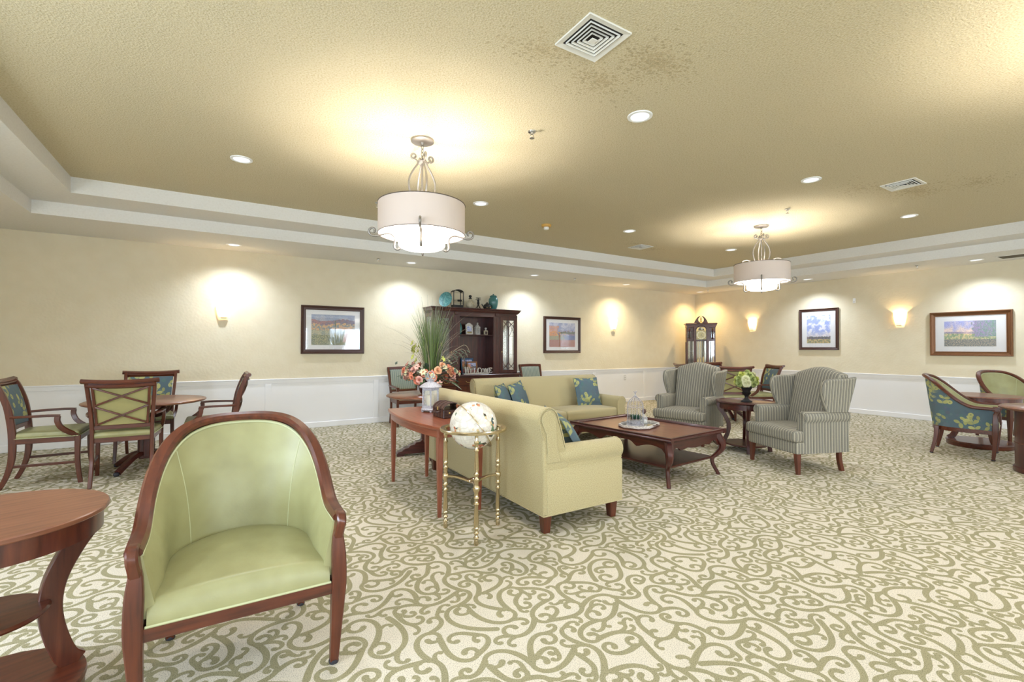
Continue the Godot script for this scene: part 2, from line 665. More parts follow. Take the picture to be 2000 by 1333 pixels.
func occupy(x: float, y: float, r: float) -> void:
	var cx := x * CELLS / TILE
	var cy := y * CELLS / TILE
	var rr := r * CELLS / TILE
	for iy in range(int(cy - rr), int(cy + rr) + 2):
		for ix in range(int(cx - rr), int(cx + rr) + 2):
			if (ix - cx) * (ix - cx) + (iy - cy) * (iy - cy) <= rr * rr:
				occ[posmod(iy, CELLS) * CELLS + posmod(ix, CELLS)] = 1

func tendril(x: float, y: float, th: float, k0: float, k1: float, length: float, p: float) -> PackedVector3Array:
	var out := PackedVector3Array()
	var s := 0.0
	while s <= length:
		out.append(Vector3(x, y, th))
		th += (k0 + (k1 - k0) * pow(s / length, p)) * 0.004
		x += cos(th) * 0.004
		y += sin(th) * 0.004
		s += 0.004
	return out

func draw_tendril(pts: PackedVector3Array, w: float, size: int, c: Color) -> void:
	for i in pts.size():
		var u := float(i) / (pts.size() - 1)
		var ww := w * (1.15 - 0.45 * u)
		if u > 0.9:
			ww = w * (0.75 + 0.35 * sin((u - 0.9) / 0.1 * PI / 2.0))
		dab(carpet_img, size, pts[i].x * size / TILE, pts[i].y * size / TILE, ww * size / TILE, c)
		occupy(pts[i].x, pts[i].y, ww + 0.002)
	strokes.append(pts)

func carpet_print() -> ImageTexture:
	# scrolling tendrils that grow from each other until the repeat is full
	var size := 2048
	var r := RandomNumberGenerator.new()
	r.seed = 77
	occ.resize(CELLS * CELLS)
	carpet_img = Image.create(size, size, false, Image.FORMAT_RGB8)
	carpet_img.fill(rgb8(211, 202, 184))
	var ink := rgb8(156, 149, 118)
	var w := 0.0132
	for s in [[0.2, 0.25, 0.4], [0.95, 0.35, 2.2], [0.3, 1.0, 5.0], [1.1, 1.1, 3.6], [0.7, 0.75, 1.2]]:
		draw_tendril(tendril(s[0], s[1], s[2], 2.0, 38.0, 0.62, 1.9), w, size, ink)
	for pass_ in [[1500, [0.46, 0.40], 1.0, 0.0175, 16.5], [9000, [0.38, 0.34, 0.3, 0.27], 1.0, 0.0158, 15.5], [9000, [0.24, 0.21, 0.18], 0.95, 0.0142, 13.0], [6000, [0.16, 0.14, 0.12], 0.88, 0.0128, 10.0], [5000, [0.1, 0.08], 0.8, 0.0112, 7.5]]:
		for k in pass_[0]:
			var st: PackedVector3Array = strokes[r.randi() % strokes.size()]
			var from := st[int(pow(r.randf(), 0.8) * st.size() * 0.85)]
			var sg := 1.0 if r.randf() < 0.5 else -1.0
			var ang := from.z + sg * r.randf_range(0.25, 0.6)
			var turn := sg if r.randf() < 0.75 else -sg
			var k0 := r.randf_range(-1.5, 3.0)
			var kk: float = pass_[4] * r.randf_range(0.85, 1.15)
			var ww: float = w * pass_[2]
			var skip := int((0.022 + ww) / 0.004) + 1
			for length in pass_[1]:
				var pts := tendril(from.x, from.y, ang, k0 * turn, kk / length * turn, length, 1.6)
				var free := true
				for i in range(skip, pts.size()):
					if occupied(pts[i].x, pts[i].y, pass_[3]):
						free = false
						break
				if free:
					draw_tendril(pts, ww, size, ink)
					break
	carpet_img.resize(1024, 1024, Image.INTERPOLATE_BILINEAR)
	return ImageTexture.create_from_image(carpet_img)

const SOOT_TILE := 14.0

func soot_print() -> ImageTexture:
	# specks of dust that the air vents have blown onto the plaster beside them
	var n := 2048
	var r := RandomNumberGenerator.new()
	r.seed = 15
	var img := Image.create(n, n, false, Image.FORMAT_RGB8)
	img.fill(Color.WHITE)
	for s in [[2.25, -1.97, 0.3, 700], [2.1, -2.3, 0.35, 360], [1.6, -2.25, 0.3, 240], [6.55, -2.05, 0.4, 800], [6.75, -1.6, 0.45, 420], [5.95, -2.35, 0.4, 300], [6.5, -5.75, 0.4, 300], [5.9, -5.6, 0.3, 160]]:
		for k in s[3]:
			var a := r.randf() * TAU
			var d: float = s[2] * absf(r.randfn(0.0, 0.55))
			var grey := r.randf_range(0.87, 0.97)
			dab(img, n, (s[0] + cos(a) * d) / SOOT_TILE * n, (s[1] + sin(a) * d * 0.7) / SOOT_TILE * n, r.randf_range(0.5, 1.1), Color(grey, grey * 0.98, grey * 0.95))
	return ImageTexture.create_from_image(img)

func leaf_print() -> ImageTexture:
	var n := 768
	var r := RandomNumberGenerator.new()
	r.seed = 5
	var img := Image.create(n, n, false, Image.FORMAT_RGB8)
	img.fill(rgb8(78, 98, 108))
	for k in 90:
		dab(img, n, r.randf() * n, r.randf() * n, r.randf_range(8, 46), rgb8(72 + r.randi() % 14, 92 + r.randi() % 14, 102 + r.randi() % 12))
	var leaf := func(x: float, y: float, a: float, l: float, c: Color) -> void:
		for i in 15:
			var t := i / 14.0
			dab(img, n, x + cos(a) * l * t, y + sin(a) * l * t, maxf(1.5, l * 0.36 * pw(sin(PI * clampf(t * 0.92 + 0.06, 0, 1)), 0.75)), c)
	for s in 6:
		var x := (s % 2 + 0.5 + r.randf_range(-0.15, 0.15)) / 2.0 * n
		var y := (floorf(s / 2.0) + 0.5 + r.randf_range(-0.2, 0.2)) / 3.0 * n
		var th := r.randf() * TAU
		for i in 100:
			th += 0.012 * (1 if s % 2 else -1)
			x += cos(th) * 2.7
			y += sin(th) * 2.7
			dab(img, n, x, y, 2.6, rgb8(118, 132, 116))
			if i % 30 == 8:
				for side in [-1.0, 1.0]:
					var tone := r.randf()
					var c := rgb8(144, 146, 92).lerp(rgb8(172, 172, 112), tone)
					leaf.call(x + cos(th + side * 1.2) * 10, y + sin(th + side * 1.2) * 10, th + side * r.randf_range(0.7, 1.3), r.randf_range(56, 80), c)
	for k in 7:
		var x := r.randf() * n
		var y := r.randf() * n
		dab(img, n, x, y, 34, rgb8(164, 164, 104))
		dab(img, n, x, y, 9, rgb8(112, 120, 88))
	return ImageTexture.create_from_image(img)

func stripe_print(c: Array, sd: int) -> ImageTexture:
	var w := 512
	var r := RandomNumberGenerator.new()
	r.seed = sd
	var img := Image.create(w, 128, false, Image.FORMAT_RGB8)
	img.fill(c[0])
	for k in 4:
		var x := k * 128
		img.fill_rect(Rect2i(x + 6, 0, 40, 128), c[2])
		img.fill_rect(Rect2i(x + 50, 0, 14, 128), c[1])
		img.fill_rect(Rect2i(x + 74, 0, 26, 128), c[3])
		img.fill_rect(Rect2i(x + 108, 0, 8, 128), c[1].lerp(c[0], 0.45))
	for k in 5000:
		var x := r.randi() % w
		var y := r.randi() % 128
		img.fill_rect(Rect2i(x, y, 3, 1), img.get_pixel(x, y).lerp(Color(0.2, 0.2, 0.18) if k % 2 else Color(0.9, 0.9, 0.85), 0.16))
	return ImageTexture.create_from_image(img)

func globe_print() -> ImageTexture:
	var w := 512
	var h := 256
	var f := FastNoiseLite.new()
	f.seed = 4
	f.frequency = 1.1
	f.fractal_octaves = 4
	var g := FastNoiseLite.new()
	g.seed = 9
	g.noise_type = FastNoiseLite.TYPE_CELLULAR
	g.cellular_return_type = FastNoiseLite.RETURN_CELL_VALUE
	g.frequency = 3.2
	g.fractal_type = FastNoiseLite.FRACTAL_NONE
	var img := Image.create(w, h, false, Image.FORMAT_RGB8)
	var gems := [rgb8(196, 132, 96), rgb8(92, 122, 96), rgb8(214, 186, 140), rgb8(60, 84, 92), rgb8(176, 96, 76), rgb8(224, 206, 176), rgb8(120, 140, 120), rgb8(70, 60, 54)]
	for y in h:
		var lat := (float(y) / h - 0.5) * PI
		for x in w:
			var lon := float(x) / w * TAU
			var p := Vector3(cos(lat) * cos(lon), sin(lat), cos(lat) * sin(lon))
			var land := f.get_noise_3dv(p * 1.6) + 0.1 * sin(lon * 2.0 + 0.6) - 0.3 * sin(lat)
			var c := rgb8(232, 226, 214).lerp(rgb8(214, 206, 196), clampf(g.get_noise_3dv(p * 2.0) * 0.5 + 0.5, 0, 1))
			if land > 0.2:
				c = gems[int(absf(g.get_noise_3dv(p)) * 997.0) % gems.size()]
			elif land > 0.185:
				c = rgb8(168, 140, 96)
			elif y % 21 == 0 or x % 43 == 0:
				c = c.lerp(rgb8(150, 136, 110), 0.4)
			img.set_pixel(x, y, c)
	return ImageTexture.create_from_image(img)

func dial_print() -> ImageTexture:
	var n := 192
	var img := Image.create(n, n, false, Image.FORMAT_RGB8)
	img.fill(rgb8(206, 186, 124))
	var f := FastNoiseLite.new()
	f.seed = 2
	f.frequency = 0.06
	for y in n:
		for x in n:
			var d := Vector2(x - n / 2.0, y - n / 2.0).length() / (n * 0.5)
			var c := rgb8(206, 186, 124)
			if d < 0.92 and d > 0.66:
				c = rgb8(226, 214, 170)
			elif d <= 0.66:
				c = rgb8(196, 178, 116).lerp(rgb8(150, 134, 80), clampf(f.get_noise_2d(x, y) * 1.6, 0, 1))
			else:
				c = rgb8(190, 164, 92).lerp(rgb8(128, 112, 62), clampf(f.get_noise_2d(x, y) * 2.0 + 0.3, 0, 1))
			img.set_pixel(x, y, c)
	for k in 12:
		var a := TAU * k / 12.0
		var e := Vector2(cos(a), sin(a))
		for t in 9:
			var p := Vector2(n, n) * 0.5 + e * (n * 0.5) * (0.69 + t * 0.025)
			img.fill_rect(Rect2i(int(p.x) - 2, int(p.y) - 2, 4, 4), rgb8(46, 38, 26))
	return ImageTexture.create_from_image(img)

func painting(kind: int) -> StandardMaterial3D:
	var w := 240
	var h := 176
	if kind == 2:
		w = 176
		h = 216
	elif kind == 3:
		w = 300
		h = 130
	var f := FastNoiseLite.new()
	f.seed = 60 + kind
	f.frequency = 0.018
	f.fractal_octaves = 4
	var img := Image.create(w, h, false, Image.FORMAT_RGB8)
	for y in h:
		var v := float(y) / h
		for x in w:
			var u := float(x) / w
			var n := f.get_noise_2d(x, y)
			var n2 := f.get_noise_2d(x * 3.0 + 300, y * 3.0)
			var n3 := f.get_noise_2d(x * 7.0 - 900, y * 7.0)
			var c: Color
			match kind:
				0:
					var ridge := 0.2 + 0.06 * sin(u * 5.0 + 1.0) - 0.1 * smoothstep(0.45, 0.0, u) + 0.03 * n2
					if v < ridge:
						c = rgb8(126, 142, 176).lerp(rgb8(168, 168, 186), clampf(v * 3.0 + n, 0, 1))
					elif v < ridge + 0.13 + 0.04 * n2:
						c = rgb8(150, 84, 92).lerp(rgb8(92, 76, 116), clampf(u * 1.2 + n2, 0, 1))
					elif v < 0.5 + 0.06 * n:
						c = rgb8(206, 152, 96).lerp(rgb8(104, 116, 122), clampf(n2 * 3.0 + 0.45, 0, 1))
					elif v < 0.66:
						c = rgb8(122, 134, 118).lerp(rgb8(168, 158, 120), clampf(n * 2.0 + 0.4 + n3, 0, 1))
					else:
						c = rgb8(78, 92, 60).lerp(rgb8(146, 140, 84), clampf(n3 * 1.6 + 0.5 + n, 0, 1))
					if u > 0.74 + (0.72 - v) * 0.15 and u < 0.8 + (v - 0.5) * 0.5 and v > 0.56 and v < 0.9:
						c = rgb8(198, 146, 92).lerp(rgb8(168, 108, 66), clampf(n3 + 0.5, 0, 1))
					if absf(u - 0.54) < 0.014 + 0.01 * n3 and v > 0.2 and v < 0.55:
						c = rgb8(56, 70, 62)
					if u > 0.62 and u < 0.95 and absf(v - 0.4 - (u - 0.62) * 0.25) < 0.05:
						c = rgb8(196, 144, 98)
				1:
					if v < 0.36 + 0.1 * n2:
						c = rgb8(136, 148, 196).lerp(rgb8(196, 196, 220), clampf(n * 2.0 + 0.4, 0, 1))
					elif v < 0.52:
						c = rgb8(226, 166, 80).lerp(rgb8(110, 92, 134), clampf(u * 1.3 + n2 * 1.5, 0, 1))
					elif v < 0.7:
						c = rgb8(150, 144, 110).lerp(rgb8(78, 92, 150), clampf((u - 0.4) * 3.0 + n2, 0, 1))
					else:
						c = rgb8(176, 92, 68).lerp(rgb8(150, 116, 132), clampf(n3 * 1.5 + 0.3, 0, 1))
					if u > 0.42 and absf(v - 0.41 - 0.04 * n2) < 0.045:
						c = rgb8(84, 84, 56)
					if u < 0.4 - v * 0.25 and v > 0.12 and v < 0.55 and n3 > -0.1:
						c = rgb8(216, 130, 72)
					if absf(u - 0.38 - 0.03 * n2) < 0.016 and v > 0.4:
						c = rgb8(158, 88, 56)
				2:
					if v < 0.76 + 0.03 * n2:
						c = rgb8(146, 164, 224).lerp(rgb8(238, 236, 244), clampf(n * 2.6 + 0.25 + smoothstep(0.4, 0.0, (Vector2(u, v) - Vector2(0.72, 0.17)).length()) * 0.8, 0, 1))
						if v > 0.55:
							c = c.lerp(rgb8(226, 212, 208), clampf((v - 0.55) * 4.0, 0, 0.7))
					elif v < 0.85 + 0.02 * n:
						c = rgb8(52, 62, 62).lerp(rgb8(112, 78, 92), clampf(n2 * 2.0 + 0.4, 0, 1))
					else:
						c = rgb8(206, 172, 98).lerp(rgb8(120, 124, 70), clampf(n2 * 2.0 + 0.45, 0, 1))
				3:
					if v < 0.48 + 0.05 * u:
						c = rgb8(160, 166, 226).lerp(rgb8(240, 214, 202), clampf(v * 2.2 + n, 0, 1))
						if v > 0.42 + 0.02 * n2:
							c = rgb8(146, 134, 164)
					elif v < 0.72:
						c = rgb8(124, 154, 108).lerp(rgb8(214, 196, 140), clampf(n2 * 2.0 + 0.4, 0, 1))
					else:
						c = rgb8(84, 98, 104).lerp(rgb8(168, 146, 118), clampf(n3 * 1.6 + 0.45, 0, 1))
					if (Vector2(u, v * 0.43) - Vector2(0.9, 0.1)).length() < 0.34 + 0.09 * n2 and v < 0.62:
						c = rgb8(150, 132, 176).lerp(rgb8(108, 148, 134), clampf((u - 0.6) * 2.4 + n2 * 1.3, 0, 1))
			img.set_pixel(x, y, c.lerp(Color(0.9, 0.88, 0.84) if n3 > 0 else Color(0.25, 0.22, 0.2), minf(0.16, absf(n3) * 0.4)))
	var m := mat("print_%d" % kind, Color.WHITE, 0.7)
	m.albedo_texture = ImageTexture.create_from_image(img)
	m.texture_repeat = false
	return m
# ---------------------------------------------------------------- the room
func room() -> void:
	var st := mb()
	span(st, Vector3(LX - 0.2, -0.1, BZ - 0.2), Vector3(RX + 0.2, 0, FZ + 0.2), 0)
	struct("floor", st, M.carpet)
	# ceiling: flat tan field, and round it two white steps down to the soffit
	st = mb()
	span(st, Vector3(LX - 0.2, TOP, BZ - 0.2), Vector3(RX + 0.2, TOP + 0.1, FZ + 0.2), 0)
	var c := struct("ceiling", st, M.ceiling_tan)
	st = mb()
	ring(st, LX - 0.2, RX + 0.2, BZ - 0.2, FZ + 0.2, -1.32, 9.32, -6.5, 6.5, STEP, TOP)
	part(c, "tray_step", st, M.soffit_white)
	st = mb()
	ring(st, LX - 0.2, RX + 0.2, BZ - 0.2, FZ + 0.2, -1.74, 9.79, -7.03, 7.03, SOFFIT, STEP)
	part(c, "soffit", st, M.soffit_white)
	# walls
	st = mb()
	span(st, Vector3(LX - 0.2, 0, BZ - 0.2), Vector3(RX + 0.2, SOFFIT, BZ), 0)
	var back := struct("wall_back", st, M.wall_cream)
	st = mb()
	span(st, Vector3(RX, 0, BZ), Vector3(RX + 0.2, SOFFIT, FZ), 0)
	var right := struct("wall_right", st, M.wall_cream)
	st = mb()
	var z0 := BZ
	for z in [-1.6, 1.6, 4.8]:
		span(st, Vector3(LX - 0.2, 0, z0), Vector3(LX, SOFFIT, z - 0.8), 0)
		span(st, Vector3(LX - 0.2, 0, z - 0.8), Vector3(LX, 0.75, z + 0.8), 0)
		span(st, Vector3(LX - 0.2, 2.25, z - 0.8), Vector3(LX, SOFFIT, z + 0.8), 0)
		z0 = z + 0.8
	span(st, Vector3(LX - 0.2, 0, z0), Vector3(LX, SOFFIT, FZ), 0)
	struct("wall_left", st, M.wall_cream)
	st = mb()
	var x0 := LX - 0.2
	for x in [0.2, 2.8, 5.4, 8.0]:
		span(st, Vector3(x0, 0, FZ), Vector3(x - 0.8, SOFFIT, FZ + 0.2), 0)
		span(st, Vector3(x - 0.8, 0, FZ), Vector3(x + 0.8, 0.75, FZ + 0.2), 0)
		span(st, Vector3(x - 0.8, 2.25, FZ), Vector3(x + 0.8, SOFFIT, FZ + 0.2), 0)
		x0 = x + 0.8
	span(st, Vector3(x0, 0, FZ), Vector3(RX + 0.2, SOFFIT, FZ + 0.2), 0)
	struct("wall_front", st, M.wall_cream)
	var n := 1
	for z in [-1.6, 1.6, 4.8]:
		window(n, Vector3(LX - 0.1, 1.5, z), 90.0)
		n += 1
	for x in [0.2, 2.8, 5.4, 8.0]:
		window(n, Vector3(x, 1.5, FZ + 0.1), 180.0)
		n += 1
	# panelling below the chair rail
	panelling("back", back, Vector3(LX, 0, BZ), Vector3.RIGHT, Vector3.BACK, RX - LX, [-2.677 - LX, -1.017 - LX, 0.643 - LX, 2.303 - LX, 3.963 - LX, 5.623 - LX, 7.283 - LX, 8.943 - LX, 10.603 - LX], 1)
	panelling("right", right, Vector3(RX, 0, BZ), Vector3.BACK, Vector3.LEFT, FZ - BZ, [0.16, 1.82, 3.48, 5.142, 6.8, 8.46, 10.12, 11.78, 13.44, 15.1], 2)

func ring(st: SurfaceTool, xa: float, xb: float, za: float, zb: float, xi: float, xj: float, zi: float, zj: float, y0: float, y1: float) -> void:
	span(st, Vector3(xa, y0, za), Vector3(xb, y1, zi), 0)
	span(st, Vector3(xa, y0, zj), Vector3(xb, y1, zb), 0)
	span(st, Vector3(xa, y0, zi), Vector3(xi, y1, zj), 0)
	span(st, Vector3(xj, y0, zi), Vector3(xb, y1, zj), 0)

func window(n: int, at: Vector3, turn: float) -> void:
	# a double-hung window of 1.6 by 1.5 m facing local +z
	var o := Node3D.new()
	o.name = "window_%d" % n
	add_child(o)
	o.position = at
	o.rotation_degrees.y = turn
	o.set_meta("kind", "structure")
	var st := mb()
	for s in [-1.0, 1.0]:
		box(st, Vector3(s * 0.83, 0, 0.1), Vector3(0.1, 1.7, 0.03))
		box(st, Vector3(0, s * 0.79, 0.1), Vector3(1.56, 0.1, 0.03))
		box(st, Vector3(s * 0.775, 0, 0), Vector3(0.05, 1.5, 0.08))
		box(st, Vector3(0, s * 0.725, 0), Vector3(1.5, 0.05, 0.08))
	box(st, Vector3(0, 0, 0), Vector3(1.5, 0.05, 0.06))
	box(st, Vector3(0, 0, 0), Vector3(0.05, 1.4, 0.05))
	part(o, "window_frame", st, M.plain_white)
	for sx in [-1.0, 1.0]:
		for sy in [-1.0, 1.0]:
			st = mb()
			box(st, Vector3(sx * 0.388, sy * 0.36, 0), Vector3(0.72, 0.66, 0.006), 0)
			part(o, "pane", st, M.pane)
	var l := AreaLight3D.new()
	l.name = "daylight"
	l.area_size = Vector2(1.5, 1.4)
	l.light_color = Color(0.86, 0.93, 1.0)
	l.light_energy = E_WINDOW
	l.shadow_enabled = true
	o.add_child(l)
	l.position = Vector3(0, 0, 0.05)
	l.rotation_degrees.y = 180.0

func panelling(side: String, wall: Node3D, at: Vector3, along: Vector3, out: Vector3, length: float, stiles: Array, n: int) -> void:
	var put := func(st: SurfaceTool, u0: float, u1: float, y0: float, y1: float, d: float, bevel: float) -> void:
		var a := at + along * u0 + Vector3.UP * y0
		var b := at + along * u1 + Vector3.UP * y1 + out * d
		span(st, Vector3(minf(a.x, b.x), a.y, minf(a.z, b.z)), Vector3(maxf(a.x, b.x), b.y, maxf(a.z, b.z)), bevel)
	var st := mb()
	put.call(st, 0, length, 0.08, 0.74, 0.006, 0.0)
	part(wall, "wainscot_field", st, M.wainscot_white, "white flat panelling below the chair rail")
	for s in stiles:
		st = mb()
		put.call(st, s - 0.045, s + 0.045, 0.088, 0.737, 0.018, 0.003)
		part(wall, "stile", st, M.wainscot_white)
	st = mb()
	put.call(st, 0, length, 0.737, 0.795, 0.018, 0.002)
	put.call(st, 0, length, 0.79, 0.808, 0.03, 0.005)
	struct("trim_%d" % n, st, M.wainscot_white)
	st = mb()
	put.call(st, 0, length, 0.0, 0.09, 0.022, 0.005)
	struct("baseboard_" + side, st, M.wainscot_white)

# ---------------------------------------------------------------- ceiling fixtures
func ceiling_fixtures() -> void:
	var down := make_downlight()
	var first := true
	var names := {
		Vector2i(0, 1): "bright round downlight left of the nearer drum chandelier", Vector2i(1, 1): "small bright downlight right of the nearer drum chandelier",
		Vector2i(1, 0): "large round downlight below the big square ceiling vent", Vector2i(2, 0): "oval-looking downlight between ceiling vent and far chandelier, high",
		Vector2i(3, 0): "downlight close to the square vent at upper right", Vector2i(2, 1): "small downlight beside the farthest square ceiling vent", Vector2i(3, 1): "tiny downlight just left of the far drum chandelier",
	}
	var xs := [0.156, 2.68, 5.2, 7.72]
	var zs := [-2.49, -5.04, 0.06, 2.6, 5.1]
	for iz in zs.size():
		for ix in xs.size():
			var key := Vector2i(ix, iz)
			var label: String = names.get(key, "%s downlight from the left in the %s row behind the viewer" % [["first", "second", "third", "fourth"][ix], ["first", "second", "third"][iz - 2]] if iz > 1 else "downlight at the left end of its row, above the front chair")
			var at := Vector3(xs[ix], TOP, zs[iz])
			var o := down if first else dup(down, "recessed_downlight", label, at)
			o.position = at
			o.set_meta("label", label)
			first = false
	var soffit := [
		[0.157, -7.69, "soffit downlight above the leftmost wall sconce"], [2.76, -7.69, "soffit downlight above and left of the china hutch"], [5.3, -7.69, "soffit downlight right of the china hutch"],
		[7.83, -7.69, "soffit downlight above the sconce beside the autumn picture"], [10.45, -7.69, "corner soffit downlight above the grandfather clock"],
		[10.4, -5.06, "soffit downlight above the tall sky picture"], [10.4, -2.49, "soffit downlight beside the soffit vent at far right"],
		[10.4, 0.06, "soffit downlight on the right side behind the camera"], [-2.3, -5.06, "left soffit downlight farthest from the camera, out of view"], [-2.3, -2.49, "left soffit downlight in the middle, out of view"], [-2.3, 0.06, "left soffit downlight beside the camera, out of view"]]
	for s in soffit:
		var o := dup(down, "recessed_downlight", s[2], Vector3(s[0], SOFFIT, s[1]))
		for k in o.get_children():
			if k is SpotLight3D:
				k.light_energy = E_SOFFIT
				if s[0] > 9.0 and s[1] < -7.0:
					k.light_color = Color(1.0, 0.87, 0.66)
				elif s[0] > 7.0 and s[1] < -7.0:
					k.light_color = Color(1.0, 0.94, 0.82)
	chandeliers()
	vents()

func make_downlight() -> Node3D:
	var o := thing("recessed_downlight", "round downlight", "ceiling light", Vector3.ZERO, 0.0, "recessed ceiling downlights")
	var st := mb()
	lathe(st, [Vector2(0.068, 0.0), Vector2(0.07, -0.006), Vector2(0.082, -0.009), Vector2(0.092, -0.006), Vector2(0.094, 0.0)], 28)
	part(o, "trim_ring", st, M.plain_white)
	st = mb()
	lathe(st, [Vector2(0.0, -0.0015), Vector2(0.068, -0.0015)], 28)
	part(o, "lens", st, M.lamp_lens)
	var l := SpotLight3D.new()
	l.name = "beam"
	l.spot_angle = 68.0
	l.spot_angle_attenuation = 0.9
	l.spot_range = 30.0
	l.spot_attenuation = 2.0
	l.light_size = 0.05
	l.light_color = Color(0.88, 0.93, 1.0)
	l.light_energy = E_DOWN
	l.shadow_enabled = true
	o.add_child(l)
	l.position = Vector3(0, -0.02, 0)
	l.rotation_degrees.x = -90.0
	return o

func chandeliers() -> void:
	var o := thing("drum_chandelier", "nearer drum chandelier with taupe shade and scrolled silver frame, hung centre left", "chandelier", Vector3(1.439, TOP, -3.758), 20.0, "drum chandeliers")
	var st := mb()
	lathe(st, [Vector2(0.0, -0.022), Vector2(0.085, -0.022), Vector2(0.096, -0.016), Vector2(0.098, 0.0)], 32)
	lathe(st, [Vector2(0.012, -0.045), Vector2(0.014, -0.03), Vector2(0.02, -0.022)], 12)
	part(o, "canopy", st, M.brushed_silver)
	for k in 4:
		st = mb()
		var pts := []
		for i in 12:
			var a := TAU * i / 12
			var q := Vector3(cos(a) * 0.011, -0.062 - k * 0.03 + sin(a) * 0.02, 0)
			pts.append(q if k % 2 == 0 else Vector3(0, q.y, q.x))
		tube(st, pts, 0.0032, 6, true)
		part(o, "chain_link", st, M.brushed_silver)
	st = mb()
	lathe(st, [Vector2(0.0, -0.17), Vector2(0.034, -0.172), Vector2(0.042, -0.185), Vector2(0.034, -0.2), Vector2(0.0, -0.202)], 20)
	tube(st, [Vector3(0, -0.15, 0), Vector3(0, -0.54, 0)], 0.009, 8)
	part(o, "stem", st, M.brushed_silver)
	for k in 4:
		var a := TAU * k / 4 + 0.4
		var e := Vector3(cos(a), 0, sin(a))
		# curved cage rod with a curl at its top
		st = mb()
		var rod := curl(e * 0.072 + Vector3(0, -0.15, 0), e, Vector3.UP, 0.008, 0.03, 5.2, -2.0 + TAU * 0.0, 14)
		rod += spread([e * 0.04 + Vector3(0, -0.19, 0), e * 0.044 + Vector3(0, -0.215, 0), e * 0.085 + Vector3(0, -0.28, 0), e * 0.112 + Vector3(0, -0.35, 0), e * 0.112 + Vector3(0, -0.42, 0), e * 0.09 + Vector3(0, -0.5, 0), e * 0.08 + Vector3(0, -0.54, 0)], 4)
		tube(st, rod, 0.0085, 7)
		part(o, "cage_rod", st, M.brushed_silver)
		# scroll that lies on the top rim
		st = mb()
		var a2 := a + 0.35
		e = Vector3(cos(a2), 0, sin(a2))
		var top := spread([e * 0.06 + Vector3(0, -0.545, 0), e * 0.12 + Vector3(0, -0.51, 0), e * 0.18 + Vector3(0, -0.478, 0), e * 0.225 + Vector3(0, -0.482, 0)], 4)
		top += curl(e * 0.222 + Vector3(0, -0.512, 0), e, Vector3.UP, 0.03, 0.009, 1.4, -4.4, 14)
		tube(st, top, 0.008, 7)
		part(o, "top_scroll", st, M.brushed_silver)
		# bracket below the shade: curled up outside, humped, curled in below
		st = mb()
		var low := curl(e * 0.4 + Vector3(0, -0.785, 0), e, Vector3.UP, 0.01, 0.04, 4.2, -1.6, 16)
		low += spread([e * 0.375 + Vector3(0, -0.826, 0), e * 0.33 + Vector3(0, -0.812, 0), e * 0.27 + Vector3(0, -0.8, 0), e * 0.228 + Vector3(0, -0.825, 0), e * 0.222 + Vector3(0, -0.87, 0), e * 0.228 + Vector3(0, -0.905, 0)], 4)
		low += curl(e * 0.196 + Vector3(0, -0.91, 0), e, Vector3.UP, 0.032, 0.011, 0.1, -4.6, 14)
		tube(st, low, 0.0095, 7)
		part(o, "lower_scroll", st, M.brushed_silver)
	st = mb()
	lathe(st, [Vector2(0.36, -0.805), Vector2(0.36, -0.555), Vector2(0.356, -0.555), Vector2(0.356, -0.805), Vector2(0.36, -0.805)], 64)
	part(o, "shade", st, M.shade_cloth)
	st = mb()
	tube(st, disc_pts(0.36, -0.553, 64), 0.004, 6, true)
	tube(st, disc_pts(0.36, -0.807, 64), 0.003, 6, true)
	part(o, "shade_trim", st, M.shade_edge)
	st = mb()
	for k in 4:
		var a := TAU * k / 4 + 0.75
		tube(st, [Vector3(0, -0.54, 0), Vector3(cos(a) * 0.357, -0.56, sin(a) * 0.357)], 0.004, 6)
	part(o, "spider", st, M.brushed_silver)
	st = mb()
	lathe(st, [Vector2(0.0, -0.93), Vector2(0.15, -0.926), Vector2(0.188, -0.91), Vector2(0.195, -0.89), Vector2(0.195, -0.68)], 40)
	part(o, "diffuser", st, M.lamp_glass)
	var l := OmniLight3D.new()
	l.name = "bulbs"
	l.light_color = Color(1.0, 0.985, 0.965)
	l.light_energy = E_CHANDELIER
	l.omni_range = 30.0
	l.omni_attenuation = 2.0
	l.light_size = 0.06
	l.shadow_enabled = true
	o.add_child(l)
	l.position = Vector3(0, -0.735, 0)
	dup(o, "drum_chandelier", "farther drum chandelier hung before the corner at right", Vector3(6.567, TOP, -3.815), -17.0)
	for p in [[4.0, 0.0, "drum chandelier right of the camera whose glow shows at upper right"], [1.439, 3.76, "drum chandelier behind the camera at left"], [6.567, 3.76, "drum chandelier behind the camera at right"]]:
		dup(o, "drum_chandelier", p[2], Vector3(p[0], TOP, p[1]), 10.0)

